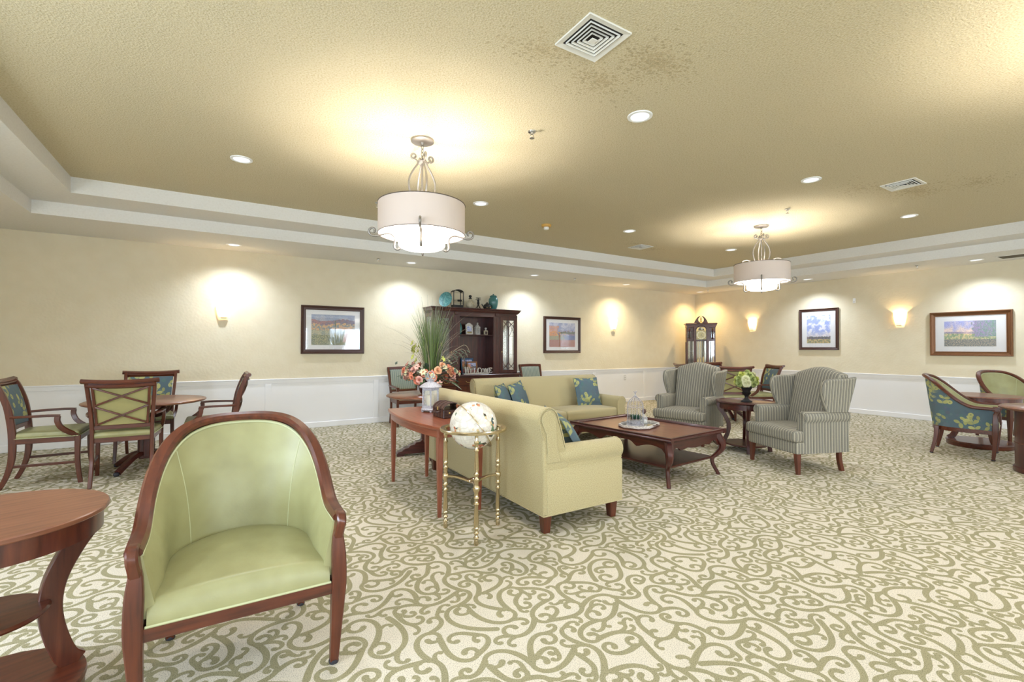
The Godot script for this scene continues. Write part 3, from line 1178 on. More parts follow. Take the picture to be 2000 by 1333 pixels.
func vents() -> void:
	var o := thing("ceiling_diffuser", "large square louvred ceiling vent near the top edge", "air vent", Vector3(1.775, TOP, -2.0), 0.0, "square ceiling air vents")
	var st := mb()
	box(st, Vector3(0, -0.002, 0), Vector3(0.26, 0.003, 0.26), 0)
	part(o, "dark_throat", st, M.dark_gap)
	st = mb()
	square_ring(st, 0.152, 0.12, -0.01, -0.004)
	part(o, "frame", st, M.vent_white)
	for k in 4:
		st = mb()
		var a := 0.108 - k * 0.0225
		square_ring(st, a, a - 0.0095, -0.013, -0.006)
		part(o, "louver", st, M.vent_white)
	st = mb()
	box(st, Vector3(0, -0.016, 0), Vector3(0.04, 0.006, 0.04), 0.002)
	part(o, "centre_plate", st, M.vent_white)
	dup(o, "ceiling_diffuser", "square louvred vent in the tan ceiling at upper right", Vector3(6.17, TOP, -2.04))
	dup(o, "ceiling_diffuser", "small far square vent left of the farther chandelier", Vector3(6.18, TOP, -5.73))
	# slotted grille in the soffit
	var g := thing("soffit_grille", "long dark grille in the white soffit at far right", "air vent", Vector3(10.46, SOFFIT, -1.74))
	st = mb()
	square_frame(st, 0.17, 0.5, 0.018, -0.006, 0.0)
	box(st, Vector3(0, -0.004, -0.14), Vector3(0.3, 0.008, 0.02), 0.001)
	box(st, Vector3(0, -0.004, 0.18), Vector3(0.3, 0.008, 0.02), 0.001)
	part(g, "frame", st, M.vent_white)
	st = mb()
	box(st, Vector3(0, -0.001, 0), Vector3(0.31, 0.002, 0.97), 0)
	part(g, "dark_throat", st, M.dark_gap)
	for k in 11:
		st = mb()
		box(st, Vector3(-0.135 + k * 0.027, -0.003, 0), Vector3(0.006, 0.004, 0.97), 0)
		part(g, "slat", st, M.dust_grey)
	# sprinklers
	var s := thing("fire_sprinkler", "chrome fire sprinkler on the ceiling above the nearer chandelier", "sprinkler", Vector3(2.132, TOP, -3.132), 0.0, "fire sprinklers")
	st = mb()
	lathe(st, [Vector2(0.034, 0.0), Vector2(0.03, -0.008), Vector2(0.012, -0.011), Vector2(0.011, -0.024), Vector2(0.0, -0.026)], 16)
	part(s, "escutcheon", st, M.chrome)
	st = mb()
	for k in [-1.0, 1.0]:
		tube(st, [Vector3(k * 0.011, -0.02, 0), Vector3(k * 0.016, -0.035, 0), Vector3(k * 0.004, -0.054, 0)], 0.003, 6)
	part(s, "yoke", st, M.chrome)
	st = mb()
	lathe(st, [Vector2(0.0, -0.058), Vector2(0.02, -0.057), Vector2(0.02, -0.054), Vector2(0.0, -0.053)], 12)
	part(s, "deflector", st, M.chrome)
	dup(s, "fire_sprinkler", "small fire sprinkler on the ceiling right above the farther chandelier", Vector3(6.042, TOP, -3.174))
	dup(s, "fire_sprinkler", "small fire sprinkler on the ceiling left of the nearer chandelier shade", Vector3(1.612, TOP, -5.68))
	dup(s, "fire_sprinkler", "tiny fire sprinkler under the soffit below the nearer chandelier", Vector3(2.175, SOFFIT, -7.63))
	dup(s, "fire_sprinkler", "tiny fire sprinkler under the soffit right of the china hutch", Vector3(6.244, SOFFIT, -7.58))
	dup(s, "fire_sprinkler", "tiny fire sprinkler under the soffit over the right wall", Vector3(10.25, SOFFIT, -3.2))
	dup(s, "fire_sprinkler", "tiny fire sprinkler under the soffit in the far corner", Vector3(10.3, SOFFIT, -7.35))
	s = thing("smoke_detector", "tan round smoke detector with white sensor on the ceiling", "smoke detector", Vector3(3.938, TOP, -5.418))
	st = mb()
	lathe(st, [Vector2(0.07, 0.0), Vector2(0.07, -0.02), Vector2(0.062, -0.032), Vector2(0.03, -0.036), Vector2(0.0, -0.036)], 24)
	part(s, "base", st, M.detector_tan)
	st = mb()
	lathe(st, [Vector2(0.036, -0.034), Vector2(0.036, -0.062), Vector2(0.03, -0.068), Vector2(0.0, -0.068)], 20)
	part(s, "sensor", st, M.plain_white)

func square_ring(st: SurfaceTool, a: float, b: float, ya: float, yb: float) -> void:
	# a square band from half-width a to b, bent from height ya (outside) to yb (inside), 6 mm thick
	st.set_smooth_group(-1)
	for k in 4:
		var t := Transform3D(Basis(Vector3.UP, k * PI / 2), Vector3.ZERO)
		for dy in [0.0, 0.003]:
			quad(st, t * Vector3(-a, ya + dy, a), t * Vector3(a, ya + dy, a), t * Vector3(b, yb + dy, b), t * Vector3(-b, yb + dy, b), Vector3(0, -1.0 if dy == 0.0 else 1.0, 0))
		quad(st, t * Vector3(-a, ya, a), t * Vector3(a, ya, a), t * Vector3(a, 0, a), t * Vector3(-a, 0, a), t.basis * Vector3(0, 0, 1))

func square_frame(st: SurfaceTool, hx: float, hz: float, w: float, y0: float, y1: float) -> void:
	for s in [-1.0, 1.0]:
		span(st, Vector3(s * hx - w * 0.5, y0, -hz), Vector3(s * hx + w * 0.5, y1, hz), 0.001)
		span(st, Vector3(-hx, y0, s * hz - w * 0.5), Vector3(hx, y1, s * hz + w * 0.5), 0.001)
# ---------------------------------------------------------------- on the walls
func wall_things() -> void:
	# pictures: centre on the wall, width, height, print and the width of its border of card
	picture("leftmost framed print of a valley with red hills on long wall", Vector3(1.592, 1.585, BZ), 0.0, 0.99, 0.782, 0, 0.085, 0.07, false)
	picture("nearly square framed autumn print right of the china hutch", Vector3(6.355, 1.579, BZ), 0.0, 1.0, 0.79, 1, 0.085, 0.06, false)
	picture("tall framed print of a blue cloudy sky on right wall", Vector3(RX, 1.71, -5.08), -90.0, 0.775, 0.88, 2, 0.1, 0.055, false)
	picture("wide gilt-edged framed print of a misty garden at far right", Vector3(RX, 1.562, -2.697), -90.0, 1.044, 0.767, 3, 0.12, 0.075, true)
	var o := thing("wall_sconce", "glowing glass wall sconce at left between table and valley print", "wall lamp", Vector3(0.046, 1.74, BZ), 0.0, "glass wall sconces")
	var st := mb()
	sheet(st, func(u: float, v: float) -> Vector3:
		var a := PI * u
		var w := lerpf(0.052, 0.088, pow(v, 0.8))
		var x := cos(a)
		return Vector3(signf(x) * pow(absf(x), 0.55) * w, v * 0.235, 0.012 + pw(sin(a), 0.45) * w * 0.95), 24, 8)
	sheet(st, func(u: float, v: float) -> Vector3:
		var a := PI * u
		var x := cos(a)
		return Vector3(signf(x) * pow(absf(x), 0.55) * 0.052 * v, 0.0, 0.012 + pw(sin(a), 0.45) * 0.05 * v), 24, 1, 1)
	part(o, "shade", st, M.sconce_glass)
	st = mb()
	box(st, Vector3(0, 0.1, 0.006), Vector3(0.07, 0.16, 0.012), 0.003)
	part(o, "backplate", st, M.brushed_silver)
	st = mb()
	box(st, Vector3(0, -0.008, 0.035), Vector3(0.075, 0.014, 0.05), 0.004)
	part(o, "holder", st, M.brushed_silver)
	var l := OmniLight3D.new()
	l.name = "bulb"
	l.light_color = Color(1.0, 0.86, 0.66)
	l.light_energy = E_SCONCE
	l.omni_range = 30.0
	l.light_size = 0.018
	l.shadow_enabled = true
	o.add_child(l)
	l.position = Vector3(0, 0.165, 0.06)
	dup(o, "wall_sconce", "glowing wall sconce between autumn print and grandfather clock", Vector3(7.871, 1.735, BZ))
	dup(o, "wall_sconce", "glowing wall sconce between grandfather clock and sky print", Vector3(RX, 1.74, -6.55), -90.0)
	dup(o, "wall_sconce", "glowing wall sconce between sky print and misty garden print", Vector3(RX, 1.74, -3.665), -90.0)
	dup(o, "wall_sconce", "left wall sconce farther from the camera, out of view", Vector3(LX, 1.74, -6.2), 90.0)
	dup(o, "wall_sconce", "left wall sconce nearer the camera, out of view", Vector3(LX, 1.74, -3.4), 90.0)
	# outlet in the panelling and a small sensor high on the right wall
	o = thing("wall_outlet", "small grey outlet plate in the white panelling behind the sofa", "outlet", Vector3(8.254, 0.589, BZ + 0.006))
	st = mb()
	box(st, Vector3(0, 0, 0.003), Vector3(0.075, 0.118, 0.006), 0.002)
	part(o, "plate", st, M.outlet_grey)
	for s in [-1.0, 1.0]:
		st = mb()
		box(st, Vector3(0, s * 0.026, 0.007), Vector3(0.034, 0.03, 0.003), 0.001)
		part(o, "socket", st, M.plain_white)
	o = thing("wall_sensor", "tiny white sensor high on the right wall above sky print", "sensor", Vector3(RX, 2.266, -4.41), -90.0)
	st = mb()
	soft(st, Vector3(0, 0, 0.012), Vector3(0.05, 0.1, 0.024), 0.01, 2)
	part(o, "housing", st, M.plain_white)
	st = mb()
	box(st, Vector3(0, -0.02, 0.025), Vector3(0.024, 0.024, 0.003), 0.001)
	part(o, "lens", st, M.outlet_grey)

func picture(label: String, at: Vector3, turn: float, w: float, h: float, kind: int, card: float, wide: float, gilt: bool) -> void:
	var o := thing("framed_picture", label, "picture", at, turn)
	var d := 0.045
	for k in 4:
		var st := mb()
		var len_: float = w if k % 2 == 0 else h
		var off: float = (h if k % 2 == 0 else w) * 0.5
		var t := Transform3D(Basis(Vector3.BACK, k * PI / 2), Vector3.ZERO)
		frame_side(st, t, len_, off, wide, d, gilt)
		part(o, "frame_side", st, M.frame_gilt if gilt else M.frame_brown)
	var iw := w - wide * 2.0
	var ih := h - wide * 2.0
	var st := mb()
	box(st, Vector3(0, 0, 0.014), Vector3(iw + 0.01, ih + 0.01, 0.008), 0)
	part(o, "mat_board", st, M.mat_board)
	var pw := iw * 0.5 - card
	var ph := ih * 0.5 - card * (0.85 if kind < 3 else 0.75)
	st = mb()
	quad_uv(st, [Vector3(-pw, ph, 0.0195), Vector3(pw, ph, 0.0195), Vector3(pw, -ph, 0.0195), Vector3(-pw, -ph, 0.0195)], [Vector2(0, 0), Vector2(1, 0), Vector2(1, 1), Vector2(0, 1)], Vector3(0, 0, 1))
	part(o, "print", st, painting(kind))
	st = mb()
	box(st, Vector3(0, 0, 0.025), Vector3(iw + 0.01, ih + 0.01, 0.003), 0)
	part(o, "glass", st, M.pane)

func frame_side(st: SurfaceTool, t: Transform3D, len_: float, off: float, wide: float, d: float, gilt: bool) -> void:
	# mitred moulding along the bottom edge of a picture, turned into place by t
	st.set_smooth_group(-1)
	var prof := [Vector2(0, 0), Vector2(0, d * 0.8), Vector2(wide * 0.12, d), Vector2(wide * 0.3, d * 0.9), Vector2(wide * 0.55, d * 0.7), Vector2(wide * 0.86, d * 0.72), Vector2(wide, d * 0.62), Vector2(wide, 0.008)]
	if gilt:
		prof = [Vector2(0, 0), Vector2(0, d * 0.7), Vector2(wide * 0.1, d * 1.05), Vector2(wide * 0.24, d * 1.05), Vector2(wide * 0.32, d * 0.7), Vector2(wide * 0.78, d * 0.5), Vector2(wide * 0.84, d * 0.66), Vector2(wide, d * 0.6), Vector2(wide, 0.008)]
	for i in prof.size() - 1:
		var a: Vector2 = prof[i]
		var b: Vector2 = prof[i + 1]
		var p := func(q: Vector2, s: float) -> Vector3: return t * Vector3(s * (len_ * 0.5 - q.x), -off + q.x, q.y)
		quad(st, p.call(a, -1.0), p.call(a, 1.0), p.call(b, 1.0), p.call(b, -1.0), t.basis * Vector3(0, -(b.y - a.y) - 0.001, (b.x - a.x) + 0.001))
# ---------------------------------------------------------------- sofas, wing chairs and their tables
# outline in x and y drawn along z from z0 to z1, with ends rounded off by b
func prism(st: SurfaceTool, poly: Array, z0: float, z1: float, b := 0.0, xf := Transform3D.IDENTITY, crisp := 0.8) -> void:
	var n := poly.size()
	var area := 0.0
	for i in n:
		area += (poly[i] as Vector2).cross(poly[(i + 1) % n])
	var sgn := 1.0 if area > 0 else -1.0
	var small := []
	for i in n:
		var d0: Vector2 = ((poly[i] as Vector2) - poly[(i - 1 + n) % n]).normalized()
		var d1: Vector2 = ((poly[(i + 1) % n] as Vector2) - poly[i]).normalized()
		var nn := (Vector2(d0.y, -d0.x) + Vector2(d1.y, -d1.x)) * sgn
		small.append(poly[i] - nn.normalized() * b)
	var rings := [[poly, z0], [poly, z1]]
	if b > 0.0:
		var mid := []
		for i in n:
			mid.append(poly[i].lerp(small[i], 0.3))
		rings = [[small, z0], [mid, z0 + b * 0.3], [poly, z0 + b], [poly, z1 - b], [mid, z1 - b * 0.3], [small, z1]]
	var group := 2
	var groups := []
	for i in n:
		var d0: Vector2 = (poly[i] as Vector2) - poly[(i - 1 + n) % n]
		var d1: Vector2 = (poly[(i + 1) % n] as Vector2) - poly[i]
		if absf(d0.angle_to(d1)) > crisp:
			group += 1
		groups.append(group)
	if groups[0] == 2:
		for i in n:
			if groups[i] == group:
				groups[i] = 2
	for k in rings.size() - 1:
		for i in n:
			st.set_smooth_group(groups[i])
			var j := (i + 1) % n
			var pa: Vector2 = rings[k][0][i]
			var pb: Vector2 = rings[k][0][j]
			var qa: Vector2 = rings[k + 1][0][i]
			var qb: Vector2 = rings[k + 1][0][j]
			var za: float = rings[k][1]
			var zb: float = rings[k + 1][1]
			var d: Vector2 = (poly[j] - poly[i]) * sgn
			quad(st, xf * Vector3(pa.x, pa.y, za), xf * Vector3(pb.x, pb.y, za), xf * Vector3(qb.x, qb.y, zb), xf * Vector3(qa.x, qa.y, zb), xf.basis * Vector3(d.y, -d.x, 0))
	st.set_smooth_group(-1)
	var packed := PackedVector2Array(rings[0][0])
	var cut := Geometry2D.triangulate_polygon(packed)
	for i in range(0, cut.size(), 3):
		for e in [0, rings.size() - 1]:
			var z: float = rings[e][1]
			tri(st, xf * Vector3(packed[cut[i]].x, packed[cut[i]].y, z), xf * Vector3(packed[cut[i + 1]].x, packed[cut[i + 1]].y, z), xf * Vector3(packed[cut[i + 2]].x, packed[cut[i + 2]].y, z), xf.basis * Vector3(0, 0, -1.0 if e == 0 else 1.0))

const ALONG_X := Basis(Vector3(0, 0, 1), Vector3(0, 1, 0), Vector3(-1, 0, 0))  # outline (z, y) drawn along -x

func arc2(c: Vector2, r: float, a0: float, a1: float, n: int) -> Array:
	var out := []
	for k in n + 1:
		var a := lerpf(a0, a1, float(k) / n)
		out.append(c + Vector2(cos(a), sin(a)) * r)
	return out

func taper_leg(st: SurfaceTool, top: Vector3, foot: Vector3, w0: float, w1: float) -> void:
	bar(st, [top, foot], [Vector2(w0, w0), Vector2(w1, w1)], Vector3.BACK, 0.1)

func make_sofa(label: String, at: Vector3, turn: float) -> Node3D:
	var o := thing("sofa", label, "sofa", at, turn, "yellow-green chenille sofas")
	var hl := 1.06
	var st := mb()
	span(st, Vector3(-hl + 0.02, 0.13, -0.33), Vector3(hl - 0.02, 0.33, 0.365), 0.012)
	part(o, "seat_base", st, M.chenille)
	# back, rolled over at its top
	var prof := [Vector2(-0.365, 0.13), Vector2(-0.365, 0.4), Vector2(-0.37, 0.66), Vector2(-0.395, 0.72)]
	prof += arc2(Vector2(-0.325, 0.80), 0.085, 3.55, 0.35, 12)
	prof += [Vector2(-0.215, 0.75), Vector2(-0.17, 0.6), Vector2(-0.13, 0.42), Vector2(-0.13, 0.3), Vector2(-0.2, 0.13)]
	st = mb()
	prism(st, prof, -hl + 0.005, hl - 0.005, 0.016, Transform3D(ALONG_X, Vector3.ZERO))
	part(o, "back", st, M.chenille)
	# welt round the end panels of the back
	for s in [-1.0, 1.0]:
		st = mb()
		var welt := []
		for p in prof.slice(2, prof.size() - 3):
			welt.append(Vector3(s * (hl - 0.003), p.y - 0.004, lerpf(p.x, -0.28, 0.06)))
		tube(st, welt, 0.0045, 6)
		part(o, "welt", st, M.chenille)
		# scroll of the back on its end
		st = mb()
		var roll := arc2(Vector2(-0.325, 0.80), 0.062, 3.6, -0.2, 10) + [Vector2(-0.255, 0.62), Vector2(-0.225, 0.5), Vector2(-0.33, 0.5), Vector2(-0.345, 0.7)]
		prism(st, roll, -0.006, 0.006, 0.003, Transform3D(ALONG_X, Vector3(s * (hl + 0.001), 0, 0)))
		part(o, "end_panel", st, M.chenille)
	for s in [-1.0, 1.0]:
		st = mb()
		var arm := [Vector2(hl - 0.15, 0.2), Vector2(hl - 0.15, 0.48)]
		arm += arc2(Vector2(hl - 0.072, 0.525), 0.078, 2.9, -0.75, 10)
		arm += [Vector2(hl - 0.012, 0.455), Vector2(hl, 0.44), Vector2(hl, 0.13), Vector2(hl - 0.1, 0.13)]
		var flip := Transform3D(Basis(Vector3(s, 0, 0), Vector3.UP, Vector3.BACK), Vector3.ZERO)
		prism(st, arm, -0.34, 0.385, 0.012, flip)
		part(o, "arm", st, M.chenille)
		st = mb()
		var w := []
		for p in arm.slice(1, 14):
			w.append(flip * Vector3(p.x, p.y, 0.379))
		tube(st, w, 0.0045, 6)
		part(o, "welt", st, M.chenille)
	for s in [-1.0, 1.0]:
		st = mb()
		soft(st, Vector3(s * 0.454, 0.385, 0.115), Vector3(0.905, 0.135, 0.54), 0.035, 5, func(p: Vector3) -> Vector3: return p + Vector3(0, 0.018 * (1.0 - pow(p.x / 0.4525, 2.0)) * (1.0 - pow(p.z / 0.27, 2.0)) * signf(p.y), 0))
		part(o, "seat_cushion", st, M.chenille)
	st = mb()
	for s in [-1.0, 1.0]:
		tube(st, [Vector3(s * hl, 0.133, -0.365), Vector3(s * hl, 0.133, 0.38)], 0.0045, 6)
	tube(st, [Vector3(-hl, 0.133, -0.367), Vector3(hl, 0.133, -0.367)], 0.0045, 6)
	part(o, "hem_welt", st, M.chenille)
	for sx in [-1.0, 1.0]:
		for sz in [-0.31, 0.32]:
			st = mb()
			taper_leg(st, Vector3(sx * (hl - 0.06), 0.14, sz), Vector3(sx * (hl - 0.06), 0, sz), 0.075, 0.052)
			part(o, "foot", st, M.mahogany_y)
	return o

func make_wing_chair() -> Node3D:
	var o := thing("wing_chair", "striped grey-green wing chair facing the coffee table, right of side table", "armchair", Vector3(5.456, 0, -2.79), -110.0, "striped wing chairs")
	var st := mb()
	soft(st, Vector3(0, 0.27, 0.0), Vector3(0.72, 0.125, 0.64), 0.02, 3)
	part(o, "seat_base", st, M.stripe)
	st = mb()
	var puff := func(p: Vector3) -> Vector3: return p + Vector3(0, 0.02 * (1.0 - pow(p.x / 0.37, 2.0)) * (1.0 - pow(p.z / 0.28, 2.0)) * signf(p.y), 0)
	soft(st, Vector3(0, 0.392, 0.07), Vector3(0.53, 0.125, 0.56), 0.035, 5, puff)
	soft(st, Vector3(0, 0.39, 0.29), Vector3(0.73, 0.122, 0.13), 0.035, 4)
	part(o, "seat_cushion", st, M.stripe)
	st = mb()
	soft(st, Vector3(0, 0.72, -0.235), Vector3(0.62, 0.68, 0.13), 0.045, 8, func(p: Vector3) -> Vector3:
		var t := (p.y + 0.34) / 0.68
		var y := p.y
		if t > 0.5:
			y += 0.065 * pw(cos(clampf(p.x / 0.31, -1, 1) * PI / 2), 1.5) * (t - 0.5) * 2.0 - 0.03 * (t - 0.5) * 2.0
		var bulge := 0.025 * (1.0 - pow(p.x / 0.31, 2.0)) * sin(PI * clampf(t, 0, 1)) if p.z > 0 else 0.0
		return Vector3(p.x * lerpf(0.93, 1.0, t), y, p.z + bulge - 0.17 * (t - 0.35)))
	part(o, "backrest", st, M.stripe)
	for s in [-1.0, 1.0]:
		# wing: outline in (z, y)
		var wing := spread([Vector2(-0.19, 0.52), Vector2(-0.09, 0.56), Vector2(-0.045, 0.66), Vector2(0.005, 0.78), Vector2(0.02, 0.88), Vector2(-0.02, 0.965), Vector2(-0.12, 0.985), Vector2(-0.25, 0.985)], 4)
		wing += [Vector2(-0.4, 1.0), Vector2(-0.385, 0.9), Vector2(-0.3, 0.52)]
		st = mb()
		prism(st, wing, -0.03, 0.03, 0.022, Transform3D(Basis(Vector3(0, 0, 1), Vector3(s * 0.09, 1, 0), Vector3(-1, 0, 0)), Vector3(s * 0.275, 0, 0)), 1.2)
		part(o, "wing", st, M.stripe)
		st = mb()
		var arm := [Vector2(0.265, 0.28), Vector2(0.265, 0.55)] + arc2(Vector2(0.325, 0.585), 0.062, 2.75, -0.95, 10) + [Vector2(0.358, 0.52), Vector2(0.362, 0.215), Vector2(0.3, 0.215)]
		var flip := Transform3D(Basis(Vector3(s, 0, 0), Vector3.UP, Vector3.BACK), Vector3.ZERO)
		prism(st, arm, -0.33, 0.235, 0.014, flip)
		part(o, "arm", st, M.stripe)
		st = mb()
		tube(st, curl(flip * Vector3(0.325, 0.585, 0.236), Vector3(s, 0, 0), Vector3.UP, 0.056, 0.02, 2.6, -2.2), 0.004, 6)
		part(o, "arm_welt", st, M.stripe)
		st = mb()
		prism(st, [Vector2(-0.3, 0.215), Vector2(-0.1, 0.215), Vector2(-0.1, 0.56), Vector2(-0.34, 0.56)], -0.02, 0.02, 0.006, Transform3D(ALONG_X, Vector3(s * 0.34, 0, 0)))
		part(o, "side_panel", st, M.stripe)
		st = mb()
		taper_leg(st, Vector3(s * 0.325, 0.215, 0.285), Vector3(s * 0.335, 0, 0.285), 0.055, 0.034)
		part(o, "leg", st, M.mahogany_y)
		st = mb()
		bar(st, spread([Vector3(s * 0.3, 0.215, -0.255), Vector3(s * 0.298, 0.12, -0.262), Vector3(s * 0.29, 0.0, -0.3)], 4), Vector2(0.042, 0.042), Vector3.BACK, 0.1)
		part(o, "leg", st, M.mahogany_y)
	st = mb()
	prism(st, [Vector2(-0.3, 0.215), Vector2(-0.27, 0.215), Vector2(-0.27, 0.6), Vector2(-0.33, 0.6)], -0.345, 0.345, 0.006, Transform3D(ALONG_X, Vector3.ZERO))
	part(o, "rear_panel", st, M.stripe)
	return o

func make_coffee_table() -> void:
	var o := thing("coffee_table", "dark carved coffee table with tray top and cabriole legs before the sofas", "coffee table", Vector3(3.91, 0, -3.575), 5.0)
	var hx := 0.465
	var hz := 0.64
	var st := mb()
	span(st, Vector3(-hx + 0.02, 0.432, -hz + 0.02), Vector3(hx - 0.02, 0.45, hz - 0.02), 0.002)
	part(o, "table_top", st, M.walnut_z)
	for s in [-1.0, 1.0]:
		st = mb()
		var lip := [Vector2(-0.022, 0.43), Vector2(0.012, 0.43), Vector2(0.028, 0.447), Vector2(0.022, 0.456), Vector2(0.014, 0.46), Vector2(0.02, 0.474), Vector2(0.004, 0.478), Vector2(-0.014, 0.468), Vector2(-0.022, 0.452)]
		prism(st, lip, -hz - 0.02, hz + 0.02, 0.0, Transform3D(Basis(Vector3(s, 0, 0), Vector3.UP, Vector3.BACK), Vector3(s * (hx - 0.01), 0, 0)), 0.9)
		part(o, "rim_moulding", st, M.dark_mahogany_z)
		st = mb()
		prism(st, lip, -hx + 0.0, hx - 0.0, 0.0, Transform3D(Basis(Vector3(0, 0, s), Vector3.UP, Vector3(-1, 0, 0)), Vector3(0, 0, s * (hz - 0.01))), 0.9)
		part(o, "rim_moulding", st, M.dark_mahogany_x)
	# scalloped aprons
	for side in 4:
		var half: float = (hx if side % 2 == 0 else hz) - 0.05
		var out: float = (hz if side % 2 == 0 else hx) - 0.04
		var low := []
		for k in 41:
			var u := k / 40.0 * 2.0 - 1.0
			var au := absf(u) * half
			var y := 0.34
			if side % 2 == 0:
				# three shallow scallops, drawn up near the legs
				y = 0.348 - 0.016 * absf(cos(u * PI * 1.5)) if absf(u) < 0.62 else lerpf(0.345, 0.3, smoothstep(0.8, 1.0, absf(u))) + 0.02 * sin((absf(u) - 0.62) / 0.38 * PI)
			else:
				y = 0.385 - 0.05 * smoothstep(0.25, 0.42, absf(au / half)) if absf(u) < 0.42 else 0.335 + 0.04 * sin((absf(u) - 0.42) / 0.58 * PI)
				if absf(u) > 0.9:
					y = lerpf(y, 0.3, (absf(u) - 0.9) * 10.0)
			low.append(Vector2(u * half, y))
		var poly := [Vector2(half, 0.432), Vector2(-half, 0.432)] + low
		st = mb()
		prism(st, poly, -0.011, 0.011, 0.0, Transform3D(Basis(Vector3.UP, side * PI / 2), Basis(Vector3.UP, side * PI / 2) * Vector3(0, 0, out)), 0.9)
		part(o, "apron", st, M.dark_mahogany_x if side % 2 == 0 else M.dark_mahogany_z)
	for sx in [-1.0, 1.0]:
		for sz in [-1.0, 1.0]:
			var d := Vector3(sx, 0, sz) * 0.7071
			var c := Vector3(sx * (hx - 0.055), 0, sz * (hz - 0.055))
			st = mb()
			var pts := spread([c + Vector3(0, 0.432, 0), c + d * 0.025 + Vector3(0, 0.38, 0), c + d * 0.058 + Vector3(0, 0.32, 0), c + d * 0.05 + Vector3(0, 0.26, 0), c + d * 0.0 + Vector3(0, 0.205, 0), c - d * 0.04 + Vector3(0, 0.165, 0), c - d * 0.03 + Vector3(0, 0.1, 0), c + d * 0.008 + Vector3(0, 0.03, 0), c + d * 0.022, ], 3)
			var ws := []
			for k in pts.size():
				var t := float(k) / (pts.size() - 1)
				var q := lerpf(0.078, 0.04, smoothstep(0.15, 0.62, t)) - 0.006 * t
				ws.append(Vector2(q, q))
			bar(st, pts, ws, d.cross(Vector3.UP).cross(Vector3.UP) * -1.0, 0.22)
			part(o, "leg", st, M.dark_mahogany_y)
	st = mb()
	span(st, Vector3(-hx + 0.075, 0.165, -hz + 0.075), Vector3(hx - 0.075, 0.187, hz - 0.075), 0.006)
	part(o, "lower_shelf", st, M.dark_mahogany_z)

func round_leg(o: Node3D, m: Material, prof: Array, w: Vector2, turn: float) -> void:
	# a flat bowed leg: prof gives (distance from the centre, height)
	var e := Vector3(cos(turn), 0, sin(turn))
	var pts := []
	for p in spread(prof, 4):
		pts.append(e * p.x + Vector3(0, p.y, 0))
	var st := mb()
	bar(st, pts, w, Vector3(-sin(turn), 0, cos(turn)).cross(Vector3.UP) * -1.0, 0.1)
	part(o, "leg", st, m)

func make_side_table() -> void:
	var o := thing("side_table", "round dark side table with bowed legs between two wing chairs", "side table", Vector3(5.74, 0, -3.55))
	var st := mb()
	lathe(st, [Vector2(0.0, 0.6), Vector2(0.325, 0.6), Vector2(0.352, 0.606), Vector2(0.36, 0.616), Vector2(0.352, 0.63), Vector2(0.338, 0.632), Vector2(0.33, 0.62), Vector2(0.318, 0.616), Vector2(0.0, 0.616)], 48)
	part(o, "table_top", st, M.dark_mahogany_x)
	st = mb()
	lathe(st, [Vector2(0.30, 0.6), Vector2(0.31, 0.6), Vector2(0.31, 0.53), Vector2(0.295, 0.53), Vector2(0.295, 0.6)], 48)
	part(o, "apron", st, M.dark_mahogany_x)
	for k in 4:
		round_leg(o, M.dark_mahogany_y, [Vector2(0.318, 0.6), Vector2(0.31, 0.53), Vector2(0.245, 0.43), Vector2(0.2, 0.32), Vector2(0.215, 0.2), Vector2(0.262, 0.09), Vector2(0.275, 0.0)], Vector2(0.034, 0.05), TAU * k / 4 + 2.5)
	st = mb()
	lathe(st, [Vector2(0.0, 0.075), Vector2(0.255, 0.075), Vector2(0.262, 0.084), Vector2(0.255, 0.094), Vector2(0.0, 0.094)], 48)
	part(o, "lower_shelf", st, M.dark_mahogany_x)

func make_console() -> void:
	var o := thing("console_table", "narrow reddish console table with bowed front behind the near sofa", "console table", Vector3(1.615, 0, -3.935))
	var poly := []
	var low := []
	for k in 17:
		var u := k / 16.0 * 2.0 - 1.0
		poly.append(Vector2(-0.205 - 0.075 * (1.0 - u * u), u * 0.64))
		low.append(Vector2(-0.19 - 0.06 * (1.0 - u * u), u * 0.6))
	var flat := Transform3D(Basis(Vector3(1, 0, 0), Vector3(0, 0, 1), Vector3(0, -1, 0)), Vector3.ZERO)
	var st := mb()
	prism(st, poly + [Vector2(0.215, 0.64), Vector2(0.215, -0.64)], -0.70, -0.672, 0.006, flat, 0.5)
	part(o, "table_top", st, M.cherry_z)
	st = mb()
	prism(st, low + [Vector2(0.195, 0.6), Vector2(0.195, -0.6)], -0.672, -0.61, 0.0, flat, 0.5)
	part(o, "apron", st, M.cherry_z)
	for sx in [-1.0, 1.0]:
		for sz in [-1.0, 1.0]:
			st = mb()
			taper_leg(st, Vector3(sx * 0.172, 0.672, sz * 0.565), Vector3(sx * 0.172, 0, sz * 0.565), 0.05, 0.026)
			part(o, "leg", st, M.cherry_y)

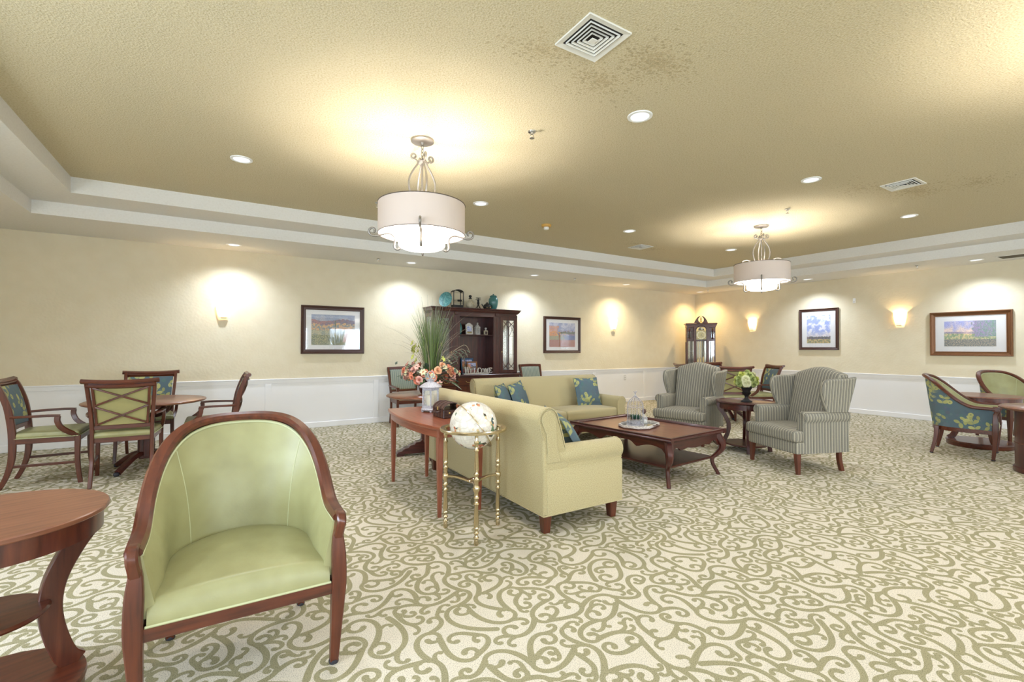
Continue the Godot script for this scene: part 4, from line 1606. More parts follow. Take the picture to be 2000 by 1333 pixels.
func cushion(label: String, at: Vector3, basis: Basis, size := 0.42) -> void:
	var o := thing("throw_pillow", label, "cushion", at, 0.0, "leaf-print throw pillows")
	o.basis = basis
	var st := mb()
	var h := size * 0.5
	for s in [-1.0, 1.0]:
		sheet(st, func(u: float, v: float) -> Vector3:
			var x := u * 2.0 - 1.0
			var y := v * 2.0 - 1.0
			var e := (1.0 - pow(absf(x), 2.6)) * (1.0 - pow(absf(y), 2.6))
			var pinch := 1.0 - 0.07 * (1.0 - pow(absf(x), 2.0)) * absf(y) - 0.0
			return Vector3(x * h * (1.0 - 0.06 * (1.0 - y * y)), y * h * pinch, s * 0.078 * pow(maxf(e, 0.0), 0.55)), 14, 14)
	part(o, "cover", st, M.leaf_print)
	st = mb()
	var rim := []
	for k in 40:
		var t := k / 40.0 * 4.0
		var f := fmod(t, 1.0) * 2.0 - 1.0
		var x: float = [f, 1.0, -f, -1.0][int(t)]
		var y: float = [-1.0, f, 1.0, -f][int(t)]
		rim.append(Vector3(x * h * (1.0 - 0.06 * (1.0 - y * y)), y * h * (1.0 - 0.07 * (1.0 - x * x) * absf(y)), 0))
	tube(st, rim, 0.0055, 6, true)
	part(o, "piping", st, M.leaf_print)

func sitting_group() -> void:
	make_sofa("near sofa seen from behind, its back to the console table", Vector3(2.275, 0, -3.71), 90.0)
	make_sofa("far sofa facing the viewer behind the coffee table", Vector3(3.94, 0, -5.31), 0.0)
	var w := make_wing_chair()
	dup(w, "wing_chair", "striped grey-green wing chair left of the round side table, seen from the front", Vector3(5.63, 0, -4.34), -78.0)
	make_coffee_table()
	make_side_table()
	make_console()
	var lean := Basis(Vector3.RIGHT, -0.32)
	cushion("leaf-print pillow at the right arm of the far sofa", Vector3(4.62, 0.655, -5.32), Basis(Vector3.UP, -0.1) * lean)
	cushion("leaf-print pillow upright at left end of far sofa, right of its pair", Vector3(3.42, 0.63, -5.32), Basis(Vector3.UP, 0.55) * lean * Basis(Vector3.BACK, 0.1))
	cushion("leftmost leaf-print pillow, half hidden by the near sofa back", Vector3(3.12, 0.625, -5.22), Basis(Vector3.UP, 0.75) * lean)
	cushion("leaf-print pillow lying in the near arm corner of near sofa", Vector3(2.36, 0.6, -2.98), Basis(Vector3.UP, 1.15) * Basis(Vector3.RIGHT, -0.55) * Basis(Vector3.BACK, 0.15), 0.44)
# ---------------------------------------------------------------- tub chairs and drum tables
func u_line(s: float, a: float, zf: float, z0: float, zb: float) -> Vector2:
	# a U seen from above: straight sides at x = +-a from zf to z0, then half an ellipse to zb; s runs 0..1
	if s < 0.2:
		return Vector2(a, lerpf(zf, z0, s / 0.2))
	if s > 0.8:
		return Vector2(-a, lerpf(z0, zf, (s - 0.8) / 0.2))
	var t := (s - 0.2) / 0.6 * PI
	var c := cos(t)
	return Vector2(a * signf(c) * pow(absf(c), 0.82), z0 + (zb - z0) * pw(sin(t), 0.82))

func tub_height(z: float) -> float:
	var t := clampf((0.30 - z) / 0.66, 0.0, 1.0)
	return 0.602 + 0.012 * t + 0.352 * pow(smoothstep(0.22, 1.06, t), 1.15)

func make_tub(label: String, at: Vector3, turn: float) -> Node3D:
	var o := thing("tub_armchair", label, "armchair", at, turn, "green leather tub armchairs")
	var rim := []
	var n := 72
	for k in n + 1:
		var p := u_line(float(k) / n, 0.335, 0.29, 0.03, -0.36)
		rim.append(Vector3(p.x, tub_height(p.y), p.y))
	var st := mb()
	var ws := []
	for k in rim.size():
		var e := minf(k, rim.size() - 1 - k) / 6.0
		ws.append(Vector2(0.056, 0.036) * lerpf(0.92, 1.0, clampf(e, 0, 1)))
	bar(st, rim, ws, Vector3(0, 1, 0.25), 0.3)
	part(o, "rim_rail", st, M.mahogany_z)
	# scrolled arm ends, which drop to the front posts
	for s in [-1.0, 1.0]:
		st = mb()
		bar(st, spread([Vector3(s * 0.335, 0.602, 0.27), Vector3(s * 0.336, 0.598, 0.305), Vector3(s * 0.332, 0.57, 0.305), Vector3(s * 0.328, 0.53, 0.292)], 4), [Vector2(0.056, 0.036), Vector2(0.057, 0.036), Vector2(0.058, 0.036), Vector2(0.06, 0.036), Vector2(0.062, 0.036), Vector2(0.06, 0.036), Vector2(0.058, 0.036), Vector2(0.054, 0.036), Vector2(0.05, 0.036), Vector2(0.046, 0.036), Vector2(0.044, 0.036), Vector2(0.042, 0.038), Vector2(0.042, 0.04)], Vector3(s, 0, 0), 0.18)
		part(o, "arm_end", st, M.mahogany_y)
		st = mb()
		bar(st, spread([Vector3(s * 0.326, 0.55, 0.29), Vector3(s * 0.33, 0.45, 0.292), Vector3(s * 0.332, 0.34, 0.29), Vector3(s * 0.327, 0.2, 0.284), Vector3(s * 0.32, 0.012, 0.27)], 3), [Vector2(0.03, 0.036), Vector2(0.042, 0.04), Vector2(0.05, 0.045), Vector2(0.055, 0.05), Vector2(0.056, 0.052), Vector2(0.056, 0.054), Vector2(0.056, 0.054), Vector2(0.053, 0.05), Vector2(0.049, 0.046), Vector2(0.045, 0.042), Vector2(0.04, 0.038), Vector2(0.036, 0.034), Vector2(0.032, 0.03)], Vector3.BACK, 0.1)
		var leg := part(o, "front_leg", st, M.mahogany_y)
		st = mb()
		lathe(st, [Vector2(0.0, 0.0), Vector2(0.018, 0.0), Vector2(0.02, 0.006), Vector2(0.018, 0.016), Vector2(0.0, 0.016)], 14, Transform3D(Basis.IDENTITY, Vector3(s * 0.32, 0, 0.27)))
		part(leg, "glide", st, M.rubber_foot)
		st = mb()
		bar(st, spread([Vector3(s * 0.245, 0.34, -0.225), Vector3(s * 0.255, 0.2, -0.235), Vector3(s * 0.268, 0.01, -0.275)], 4), [Vector2(0.05, 0.05), Vector2(0.05, 0.05), Vector2(0.048, 0.048), Vector2(0.045, 0.045), Vector2(0.042, 0.042), Vector2(0.039, 0.039), Vector2(0.036, 0.036), Vector2(0.033, 0.033), Vector2(0.03, 0.03)], Vector3.BACK, 0.1)
		leg = part(o, "rear_leg", st, M.mahogany_y)
		st = mb()
		lathe(st, [Vector2(0.0, 0.0), Vector2(0.017, 0.0), Vector2(0.019, 0.006), Vector2(0.017, 0.014), Vector2(0.0, 0.014)], 14, Transform3D(Basis.IDENTITY, Vector3(s * 0.268, 0, -0.275)))
		part(leg, "glide", st, M.rubber_foot)
	# seat rail
	st = mb()
	var rail := []
	for k in 41:
		var p := u_line(k / 40.0, 0.302, 0.285, 0.03, -0.275)
		rail.append(Vector3(p.x, 0.322, p.y))
	bar(st, rail, Vector2(0.03, 0.05), Vector3.UP, 0.1)
	bar(st, [Vector3(-0.315, 0.322, 0.288), Vector3(0.315, 0.322, 0.288)], Vector2(0.03, 0.05), Vector3.UP, 0.1)
	part(o, "seat_rail", st, M.mahogany_x)
	# outside cover of leaf print
	st = mb()
	sheet(st, func(u: float, v: float) -> Vector3:
		var top := u_line(u, 0.334, 0.28, 0.03, -0.362)
		var low := u_line(u, 0.316, 0.28, 0.03, -0.288)
		var p := low.lerp(top, v)
		return Vector3(p.x, lerpf(0.345, tub_height(top.y) - 0.014, v), p.y), 60, 8)
	part(o, "outer_cover", st, M.leaf_print, "blue-grey leaf-print outer cover")
	# inside of green leather, with its two seams
	var inside := func(u: float, v: float) -> Vector3:
		var top := u_line(u, 0.312, 0.285, 0.03, -0.338)
		var low := u_line(u, 0.262, 0.285, 0.04, -0.225)
		var p := low.lerp(top, pow(v, 0.85))
		var pad := 0.024 * sin(PI * clampf(v, 0, 1)) * smoothstep(0.0, 0.12, minf(u, 1.0 - u))
		var inward := (Vector2(0, 0.03) - p).normalized()
		p += inward * pad
		return Vector3(p.x, lerpf(0.37, tub_height(top.y) - 0.008, v), p.y)
	st = mb()
	sheet(st, inside, 60, 12)
	part(o, "inner_back", st, M.leather)
	for u in [0.33, 0.67]:
		st = mb()
		var seam := []
		for k in 15:
			var v := lerpf(0.12, 0.97, k / 14.0)
			var q: Vector3 = inside.call(u + (0.5 - u) * 0.18 * (1.0 - v) , v)
			seam.append(q)
		tube(st, seam, 0.0022, 5)
		part(o, "seam", st, M.piping_green)
	st = mb()
	var edge := []
	for k in 61:
		var q: Vector3 = inside.call(k / 60.0, 0.985)
		edge.append(q)
	tube(st, edge, 0.005, 6)
	part(o, "piping", st, M.piping_green)
	# leather that closes the arms at the front
	for s in [0.0, 1.0]:
		st = mb()
		sheet(st, func(u: float, v: float) -> Vector3:
			var a: Vector3 = inside.call(s, v)
			return a.lerp(Vector3(signf(a.x) * 0.318, a.y, 0.287), u), 2, 8)
		part(o, "arm_front", st, M.leather)
	# domed seat, rounded over at the front
	st = mb()
	sheet(st, func(u: float, v: float) -> Vector3:
		var x := u * 2.0 - 1.0
		var t := clampf(v / 0.72, 0.0, 1.0)
		var z := lerpf(-0.262, 0.262, t)
		var back := clampf((0.03 - z) / 0.292, 0.0, 1.0)
		var wide := 0.296 * pw(1.0 - pow(back, 2.44), 0.41)
		var y := 0.418 + 0.052 * pw(1.0 - x * x, 0.6) * (0.45 + 0.55 * pw(sin(PI * clampf(t * 0.86 + 0.08, 0.0, 1.0)), 0.7))
		if v > 0.72:
			var a := (v - 0.72) / 0.28 * PI / 2.0
			var r := y - 0.346
			return Vector3(x * wide, 0.346 + r * cos(a), 0.262 + 0.042 * sin(a))
		return Vector3(x * wide, y, z), 28, 36)
	part(o, "seat_cushion", st, M.leather)
	st = mb()
	tube(st, [Vector3(-0.3, 0.349, 0.304), Vector3(0.3, 0.349, 0.304)], 0.005, 6)
	part(o, "piping", st, M.piping_green)
	return o

func make_drum_table(label: String, at: Vector3, r: float, h: float, turn: float) -> Node3D:
	var o := thing("drum_table", label, "side table", at, turn, "round drum tables")
	var st := mb()
	lathe(st, [Vector2(0.0, h - 0.02), Vector2(r - 0.004, h - 0.02), Vector2(r, h - 0.016), Vector2(r, h - 0.004), Vector2(r - 0.004, h), Vector2(0.0, h)], 64)
	part(o, "table_top", st, M.walnut_x)
	st = mb()
	lathe(st, [Vector2(r - 0.04, h - 0.02), Vector2(r - 0.018, h - 0.02), Vector2(r - 0.018, h - 0.095), Vector2(r - 0.04, h - 0.095), Vector2(r - 0.04, h - 0.02)], 64)
	part(o, "apron", st, M.mahogany_y)
	for k in 3:
		round_leg(o, M.mahogany_y, [Vector2(r - 0.045, h - 0.095), Vector2(r * 0.7, h * 0.75), Vector2(r * 0.55, h * 0.6), Vector2(r * 0.5, h * 0.46), Vector2(r * 0.53, h * 0.32), Vector2(r * 0.63, h * 0.16), Vector2(r * 0.74, 0.07)], Vector2(0.034, 0.07), TAU * k / 3)
	st = mb()
	lathe(st, [Vector2(0.0, h * 0.47), Vector2(r * 0.49, h * 0.47), Vector2(r * 0.51, h * 0.47 + 0.009), Vector2(r * 0.49, h * 0.47 + 0.018), Vector2(0.0, h * 0.47 + 0.018)], 48)
	part(o, "middle_shelf", st, M.mahogany_x)
	st = mb()
	lathe(st, [Vector2(0.0, 0.0), Vector2(r * 0.78, 0.0), Vector2(r * 0.8, 0.012), Vector2(r * 0.8, 0.05), Vector2(r * 0.82, 0.056), Vector2(r * 0.81, 0.07), Vector2(0.0, 0.07)], 64)
	part(o, "plinth", st, M.mahogany_x)
	return o

func front_group() -> void:
	make_tub("large green leather tub armchair in the left foreground", Vector3(0.093, 0, -2.325), 0.0)
	make_drum_table("round wooden table cut off by the left edge in the foreground", Vector3(-0.695, 0, -2.40), 0.333, 0.7, 22.0)
	make_tub("tub armchair at far right seen from its leaf-print side", Vector3(7.9, 0, -2.02), 10.0)
	make_tub("tub armchair behind the round table at the right edge", Vector3(9.75, 0, -1.95), -35.0)
	make_drum_table("dark round table between the two tub armchairs at right", Vector3(8.68, 0, -2.06), 0.42, 0.685, -20.0)
	# the edge of a table that the right edge of the picture cuts off
	var o := thing("pedestal_table", "curved wooden table just entering the right edge", "table", Vector3(7.35, 0, -1.14))
	var st := mb()
	lathe(st, [Vector2(0.0, 0.655), Vector2(0.40, 0.655), Vector2(0.44, 0.668), Vector2(0.45, 0.682), Vector2(0.43, 0.695), Vector2(0.0, 0.7)], 64)
	part(o, "table_top", st, M.walnut_x)
	st = mb()
	lathe(st, [Vector2(0.33, 0.0), Vector2(0.34, 0.01), Vector2(0.34, 0.05), Vector2(0.325, 0.06), Vector2(0.325, 0.64), Vector2(0.34, 0.655)], 48)
	part(o, "drum", st, M.dark_mahogany_y)
	st = mb()
	lathe(st, [Vector2(0.326, 0.3), Vector2(0.332, 0.306), Vector2(0.326, 0.312)], 48)
	part(o, "drum_band", st, M.mahogany_x)
# ---------------------------------------------------------------- dining chairs and tables
func make_dining_chair(label: String, at: Vector3, turn: float, group: String) -> Node3D:
	var o := thing("dining_chair", label, "chair", at, turn, group)
	# back posts: splayed foot, straight at the seat, leaning back and flared at the top
	var post := spread([Vector2(-0.31, 0.0), Vector2(-0.265, 0.1), Vector2(-0.23, 0.25), Vector2(-0.225, 0.42), Vector2(-0.235, 0.58), Vector2(-0.262, 0.76), Vector2(-0.31, 0.91), Vector2(-0.345, 0.975)], 4)
	var st: SurfaceTool
	for s in [-1.0, 1.0]:
		st = mb()
		var pts := []
		var ws := []
		for p in post:
			pts.append(Vector3(s * (0.222 + 0.026 * smoothstep(0.5, 1.0, p.y)), p.y, p.x))
			ws.append(Vector2(0.03, lerpf(0.036, 0.054, smoothstep(0.0, 0.42, p.y)) - 0.012 * smoothstep(0.6, 1.0, p.y)))
		bar(st, pts, ws, Vector3.BACK, 0.14)
		part(o, "back_post", st, M.mahogany_y)
		# front leg, slightly sabred
		st = mb()
		bar(st, spread([Vector3(s * 0.262, 0.0, 0.255), Vector3(s * 0.258, 0.15, 0.235), Vector3(s * 0.256, 0.3, 0.228), Vector3(s * 0.256, 0.455, 0.23)], 3), [Vector2(0.03, 0.034), Vector2(0.031, 0.035), Vector2(0.032, 0.036), Vector2(0.033, 0.037), Vector2(0.034, 0.038), Vector2(0.035, 0.039), Vector2(0.036, 0.04), Vector2(0.036, 0.042), Vector2(0.036, 0.044), Vector2(0.036, 0.046)], Vector3.BACK, 0.14)
		part(o, "front_leg", st, M.mahogany_y)
		# arm: swept support and flat rest
		st = mb()
		bar(st, spread([Vector3(s * 0.256, 0.455, 0.225), Vector3(s * 0.27, 0.49, 0.17), Vector3(s * 0.282, 0.54, 0.115), Vector3(s * 0.288, 0.6, 0.09), Vector3(s * 0.288, 0.648, 0.092)], 4), Vector2(0.03, 0.042), Vector3.BACK, 0.14)
		part(o, "arm_support", st, M.mahogany_y)
		st = mb()
		bar(st, spread([Vector3(s * 0.288, 0.652, 0.108), Vector3(s * 0.29, 0.657, 0.02), Vector3(s * 0.272, 0.655, -0.12), Vector3(s * 0.238, 0.652, -0.235)], 4), Vector2(0.036, 0.022), Vector3.UP, 0.2)
		part(o, "arm_rest", st, M.mahogany_z)
		st = mb()
		bar(st, [Vector3(s * 0.257, 0.2, 0.235), Vector3(s * 0.226, 0.2, -0.24)], Vector2(0.016, 0.024), Vector3.UP, 0.14)
		part(o, "stretcher", st, M.mahogany_z)
		st = mb()
		bar(st, [Vector3(s * 0.252, 0.425, 0.23), Vector3(s * 0.222, 0.425, -0.225)], Vector2(0.024, 0.05), Vector3.UP, 0.1)
		part(o, "seat_rail", st, M.mahogany_z)
	st = mb()
	bar(st, [Vector3(-0.24, 0.425, 0.232), Vector3(0.24, 0.425, 0.232)], Vector2(0.024, 0.05), Vector3.UP, 0.1)
	part(o, "seat_rail", st, M.mahogany_x)
	st = mb()
	bar(st, [Vector3(-0.21, 0.425, -0.222), Vector3(0.21, 0.425, -0.222)], Vector2(0.024, 0.05), Vector3.UP, 0.1)
	part(o, "seat_rail", st, M.mahogany_x)
	# crest, dished and rolled back
	st = mb()
	var crest := []
	for k in 17:
		var u := k / 16.0 * 2.0 - 1.0
		crest.append(Vector3(u * 0.285, 0.972 + 0.014 * pow(absf(u), 2.0), -0.352 - 0.02 * (1.0 - u * u)))
	bar(st, crest, Vector2(0.05, 0.036), Vector3(0, 1, 0.45).normalized(), 0.3)
	var under := []
	for p in crest:
		under.append(Vector3(p.x * 0.87, p.y - 0.035, p.z + 0.014))
	bar(st, under, Vector2(0.03, 0.045), Vector3(0, 1, 0.45).normalized(), 0.14)
	part(o, "crest_rail", st, M.mahogany_x)
	st = mb()
	bar(st, [Vector3(-0.222, 0.545, -0.234), Vector3(0, 0.545, -0.245), Vector3(0.222, 0.545, -0.234)], Vector2(0.026, 0.04), Vector3.UP, 0.14)
	part(o, "lower_rail", st, M.mahogany_x)
	# upholstered back: print in front, plain behind
	var face := func(u: float, v: float, d: float) -> Vector3:
		var y := lerpf(0.566, 0.93, v)
		var t := (y - 0.42) / 0.55
		var z := -0.228 - 0.115 * pow(clampf(t, 0, 1), 2.0)
		return Vector3((u * 2.0 - 1.0) * lerpf(0.2, 0.222, v), y, z + d - 0.012 * (1.0 - pow(u * 2.0 - 1.0, 2.0)))
	st = mb()
	sheet(st, func(u: float, v: float) -> Vector3: return face.call(u, v, 0.012 + 0.016 * pw(sin(PI * u) * sin(PI * v), 0.4)), 14, 12)
	part(o, "back_pad", st, M.leaf_print, "blue-grey leaf-print front of the back")
	st = mb()
	sheet(st, func(u: float, v: float) -> Vector3: return face.call(1.0 - u, v, -0.006), 12, 10)
	part(o, "back_cover", st, M.plain_green, "plain yellow-green rear of the back")
	for s in [-1.0, 1.0]:
		st = mb()
		var inner := []
		for k in 9:
			var v := k / 8.0
			var q: Vector3 = face.call(0.5 + s * 0.47, v, -0.014)
			inner.append(q)
		bar(st, inner, Vector2(0.02, 0.024), Vector3.BACK, 0.14)
		part(o, "back_stile", st, M.mahogany_y)
	# two crosses of thin bars behind the cover
	for k in 2:
		for s in [-1.0, 1.0]:
			st = mb()
			var pts := []
			for i in 11:
				var t := i / 10.0
				var v := lerpf(0.02 + 0.5 * k, 0.48 + 0.5 * k, t)
				var q: Vector3 = face.call(0.5 + s * lerpf(-0.46, 0.46, t), v, -0.02 - 0.016 * sin(PI * t))
				pts.append(q)
			bar(st, pts, Vector2(0.017, 0.012), Vector3.BACK, 0.2)
			part(o, "cross_bar", st, M.mahogany_x)
	st = mb()
	soft(st, Vector3(0, 0.47, 0.0), Vector3(0.55, 0.062, 0.49), 0.03, 5, func(p: Vector3) -> Vector3: return Vector3(p.x * lerpf(0.84, 1.0, clampf(p.z / 0.49 + 0.5, 0, 1)), p.y + (0.014 * (1.0 - pow(p.x / 0.275, 2.0)) * (1.0 - pow(p.z / 0.245, 2.0)) if p.y > 0 else 0.0), p.z))
	part(o, "seat_cushion", st, M.leather)
	st = mb()
	var pipe := [Vector3(-0.232, 0.452, -0.235), Vector3(0.232, 0.452, -0.235), Vector3(0.272, 0.452, 0.235), Vector3(0.25, 0.452, 0.247), Vector3(-0.25, 0.452, 0.247), Vector3(-0.272, 0.452, 0.235)]
	tube(st, pipe, 0.0045, 6, true)
	part(o, "piping", st, M.piping_green)
	return o

func make_dining_table(label: String, at: Vector3, r: float, h: float, turn: float) -> Node3D:
	var o := thing("dining_table", label, "table", at, turn, "round pedestal dining tables")
	var st := mb()
	lathe(st, [Vector2(0.0, h - 0.03), Vector2(r - 0.03, h - 0.03), Vector2(r - 0.012, h - 0.026), Vector2(r, h - 0.016), Vector2(r - 0.002, h - 0.006), Vector2(r - 0.014, h), Vector2(0.0, h)], 64)
	part(o, "table_top", st, M.walnut_x)
	st = mb()
	box(st, Vector3(0, 0.33, 0), Vector3(0.13, 0.44, 0.13), 0.01)
	for k in 4:
		var t := Transform3D(Basis(Vector3.UP, k * PI / 2), Vector3.ZERO)
		box(st, Vector3(0, 0.33, 0.068), Vector3(0.05, 0.4, 0.012), 0.004, t)
	lathe(st, [Vector2(0.0, 0.545), Vector2(0.11, 0.545), Vector2(0.12, 0.56), Vector2(0.1, 0.575), Vector2(0.0, 0.575)], 24)
	part(o, "column", st, M.dark_mahogany_y)
	for k in 4:
		var a := k * PI / 2 + PI / 4
		var e := Vector3(cos(a), 0, sin(a))
		st = mb()
		bar(st, spread([e * 0.06 + Vector3(0, 0.56, 0), e * 0.16 + Vector3(0, 0.58, 0), e * 0.25 + Vector3(0, 0.64, 0), e * 0.28 + Vector3(0, h - 0.03, 0)], 4), Vector2(0.045, 0.04), e.cross(Vector3.UP), 0.14)
		part(o, "bracket", st, M.dark_mahogany_y)
		st = mb()
		var foot := spread([e * 0.05 + Vector3(0, 0.17, 0), e * 0.14 + Vector3(0, 0.15, 0), e * 0.25 + Vector3(0, 0.085, 0), e * 0.33 + Vector3(0, 0.03, 0)], 4)
		bar(st, foot, Vector2(0.055, 0.05), Vector3.UP, 0.18)
		var f := part(o, "foot", st, M.dark_mahogany_x)
		st = mb()
		soft(st, e * 0.345 + Vector3(0, 0.02, 0), Vector3(0.05, 0.04, 0.05), 0.018, 2)
		part(f, "foot_cap", st, M.rubber_foot)
	return o

func make_platform_table() -> void:
	# the round table behind the near sofa, on a pedestal with stepped feet
	var o := thing("pedestal_table", "round brown table with stepped feet under the tall flower arrangement", "table", Vector3(2.2, 0, -5.45), -12.0)
	var st := mb()
	var r := 0.52
	lathe(st, [Vector2(0.0, 0.695), Vector2(r - 0.05, 0.695), Vector2(r - 0.03, 0.7), Vector2(r - 0.02, 0.708), Vector2(r, 0.714), Vector2(r, 0.724), Vector2(r - 0.012, 0.732), Vector2(0.0, 0.733)], 64)
	part(o, "table_top", st, M.walnut_x)
	st = mb()
	lathe(st, [Vector2(0.2, 0.695), Vector2(0.19, 0.67), Vector2(0.1, 0.655), Vector2(0.085, 0.6), Vector2(0.12, 0.5), Vector2(0.13, 0.42), Vector2(0.1, 0.34), Vector2(0.085, 0.3), Vector2(0.11, 0.26), Vector2(0.11, 0.16)], 32)
	part(o, "column", st, M.dark_mahogany_y)
	for k in 4:
		var t := Transform3D(Basis(Vector3.UP, k * PI / 2), Vector3.ZERO)
		st = mb()
		# outline of a foot (outwards, up), stepped like a mould
		var poly := [Vector2(0.0, 0.03), Vector2(0.0, 0.2), Vector2(0.1, 0.19), Vector2(0.12, 0.165), Vector2(0.17, 0.158), Vector2(0.19, 0.132), Vector2(0.24, 0.124), Vector2(0.26, 0.1), Vector2(0.31, 0.09), Vector2(0.335, 0.064), Vector2(0.385, 0.052), Vector2(0.4, 0.03), Vector2(0.395, 0.0), Vector2(0.33, 0.0), Vector2(0.3, 0.025)]
		prism(st, poly, -0.06, 0.06, 0.004, t, 0.35)
		part(o, "foot", st, M.dark_mahogany_x)

func make_striped_chair(label: String, at: Vector3, turn: float) -> Node3D:
	# armchair with a square striped back, standing against the panelling
	var o := thing("striped_back_armchair", label, "chair", at, turn, "striped-back armchairs by the wall")
	var st: SurfaceTool
	for s in [-1.0, 1.0]:
		st = mb()
		bar(st, spread([Vector3(s * 0.21, 0.0, -0.27), Vector3(s * 0.215, 0.22, -0.215), Vector3(s * 0.22, 0.45, -0.2), Vector3(s * 0.235, 0.7, -0.225), Vector3(s * 0.25, 0.945, -0.29)], 3), Vector2(0.034, 0.042), Vector3.BACK, 0.14)
		part(o, "back_post", st, M.mahogany_y)
		st = mb()
		bar(st, [Vector3(s * 0.25, 0.0, 0.25), Vector3(s * 0.25, 0.62, 0.235)], [Vector2(0.03, 0.03), Vector2(0.042, 0.042)], Vector3.BACK, 0.14)
		part(o, "front_leg", st, M.mahogany_y)
		st = mb()
		bar(st, spread([Vector3(s * 0.255, 0.63, 0.27), Vector3(s * 0.262, 0.64, 0.1), Vector3(s * 0.235, 0.645, -0.215)], 4), Vector2(0.05, 0.026), Vector3.UP, 0.25)
		part(o, "arm_rest", st, M.mahogany_z)
		st = mb()
		bar(st, [Vector3(s * 0.245, 0.4, 0.24), Vector3(s * 0.218, 0.4, -0.2)], Vector2(0.024, 0.06), Vector3.UP, 0.1)
		part(o, "seat_rail", st, M.mahogany_z)
	st = mb()
	bar(st, [Vector3(-0.262, 0.935, -0.288), Vector3(0, 0.942, -0.3), Vector3(0.262, 0.935, -0.288)], Vector2(0.03, 0.052), Vector3.UP, 0.14)
	part(o, "crest_rail", st, M.mahogany_x)
	st = mb()
	bar(st, [Vector3(-0.22, 0.56, -0.207), Vector3(0.22, 0.56, -0.207)], Vector2(0.026, 0.045), Vector3.UP, 0.14)
	part(o, "lower_rail", st, M.mahogany_x)
	st = mb()
	bar(st, [Vector3(-0.24, 0.4, 0.245), Vector3(0.24, 0.4, 0.245)], Vector2(0.024, 0.06), Vector3.UP, 0.1)
	part(o, "seat_rail", st, M.mahogany_x)
	st = mb()
	soft(st, Vector3(0, 0.745, -0.242), Vector3(0.44, 0.34, 0.05), 0.02, 4, func(p: Vector3) -> Vector3: return Vector3(p.x, p.y, p.z - 0.09 * p.y / 0.34))
	part(o, "back_pad", st, M.stripe_teal, "teal-grey striped back pad")
	st = mb()
	soft(st, Vector3(0, 0.47, 0.01), Vector3(0.5, 0.1, 0.48), 0.04, 4)
	part(o, "seat_cushion", st, M.tan_cloth, "tan seat")
	return o

func dining_groups() -> void:
	var g := "cross-back armchairs at the left table"
	var c := make_dining_chair("leftmost dining armchair in profile, its leaf-print back showing", Vector3(-1.375, 0, -6.29), 90.0, g)
	dup(c, "dining_chair", "cross-back dining armchair at left table with its back to viewer", Vector3(-0.775, 0, -6.0), 180.0)
	dup(c, "dining_chair", "dining armchair behind the left table, facing the viewer", Vector3(-0.72, 0, -7.03), 0.0)
	dup(c, "dining_chair", "dining armchair right of left table in profile, rounded crest showing", Vector3(-0.075, 0, -6.33), -90.0)
	make_dining_table("round brown dining table among four chairs at left", Vector3(-0.66, 0, -6.38), 0.54, 0.732, 8.0)
	g = "cross-back armchairs at the corner table"
	dup(c, "dining_chair", "cross-back dining armchair behind the flower urn, back to viewer", Vector3(7.45, 0, -4.95), 180.0 - 32.0, g)
	dup(c, "dining_chair", "dining armchair in profile right of the flower urn", Vector3(8.27, 0, -4.93), -122.0, g)
	dup(c, "dining_chair", "dining armchair before the grandfather clock, blue leaf print showing", Vector3(8.73, 0, -6.05), -32.0, g)
	dup(c, "dining_chair", "dining armchair whose crest peeks out left of wing chair", Vector3(7.83, 0, -5.82), 58.0, g)
	make_dining_table("round dining table hidden among the chairs near the clock", Vector3(8.1, 0, -5.42), 0.45, 0.73, 13.0)
	make_platform_table()
	make_striped_chair("striped-back armchair against the wall left of the china hutch", Vector3(2.72, 0, -7.74), 0.0)
	make_striped_chair("striped-back armchair against the wall right of the china hutch", Vector3(5.42, 0, -7.74), 0.0)
# ---------------------------------------------------------------- china hutch and what stands on it
func lattice(o: Node3D, x0: float, x1: float, y0: float, y1: float, z: float) -> void:
	# thin bars of interlaced pointed arches, top and bottom
	var xm := (x0 + x1) * 0.5
	for e in [[y1, -1.0], [y0, 1.0]]:
		for side in [x0, x1]:
			for half in 2:
				var st := mb()
				var pts := []
				for k in 9:
					var t := k / 8.0
					var x: float
					if half == 0:
						x = lerpf(side, xm, sin(t * PI / 2.0))
					else:
						x = lerpf(xm, side, sin(t * PI / 2.0))
					var y: float = e[0] + e[1] * (t * 0.15 + 0.02 if half == 0 else t * 0.15 + 0.02)
					pts.append(Vector3(x, y, z))
				bar(st, pts, Vector2(0.009, 0.01), Vector3.BACK, 0.15)
				part(o, "glazing_bar", st, M.dark_mahogany_y)
	var st := mb()
	bar(st, [Vector3(xm, y0 + 0.17, z), Vector3(xm, y1 - 0.17, z)], Vector2(0.009, 0.01), Vector3.BACK, 0.15)
	part(o, "glazing_bar", st, M.dark_mahogany_y)

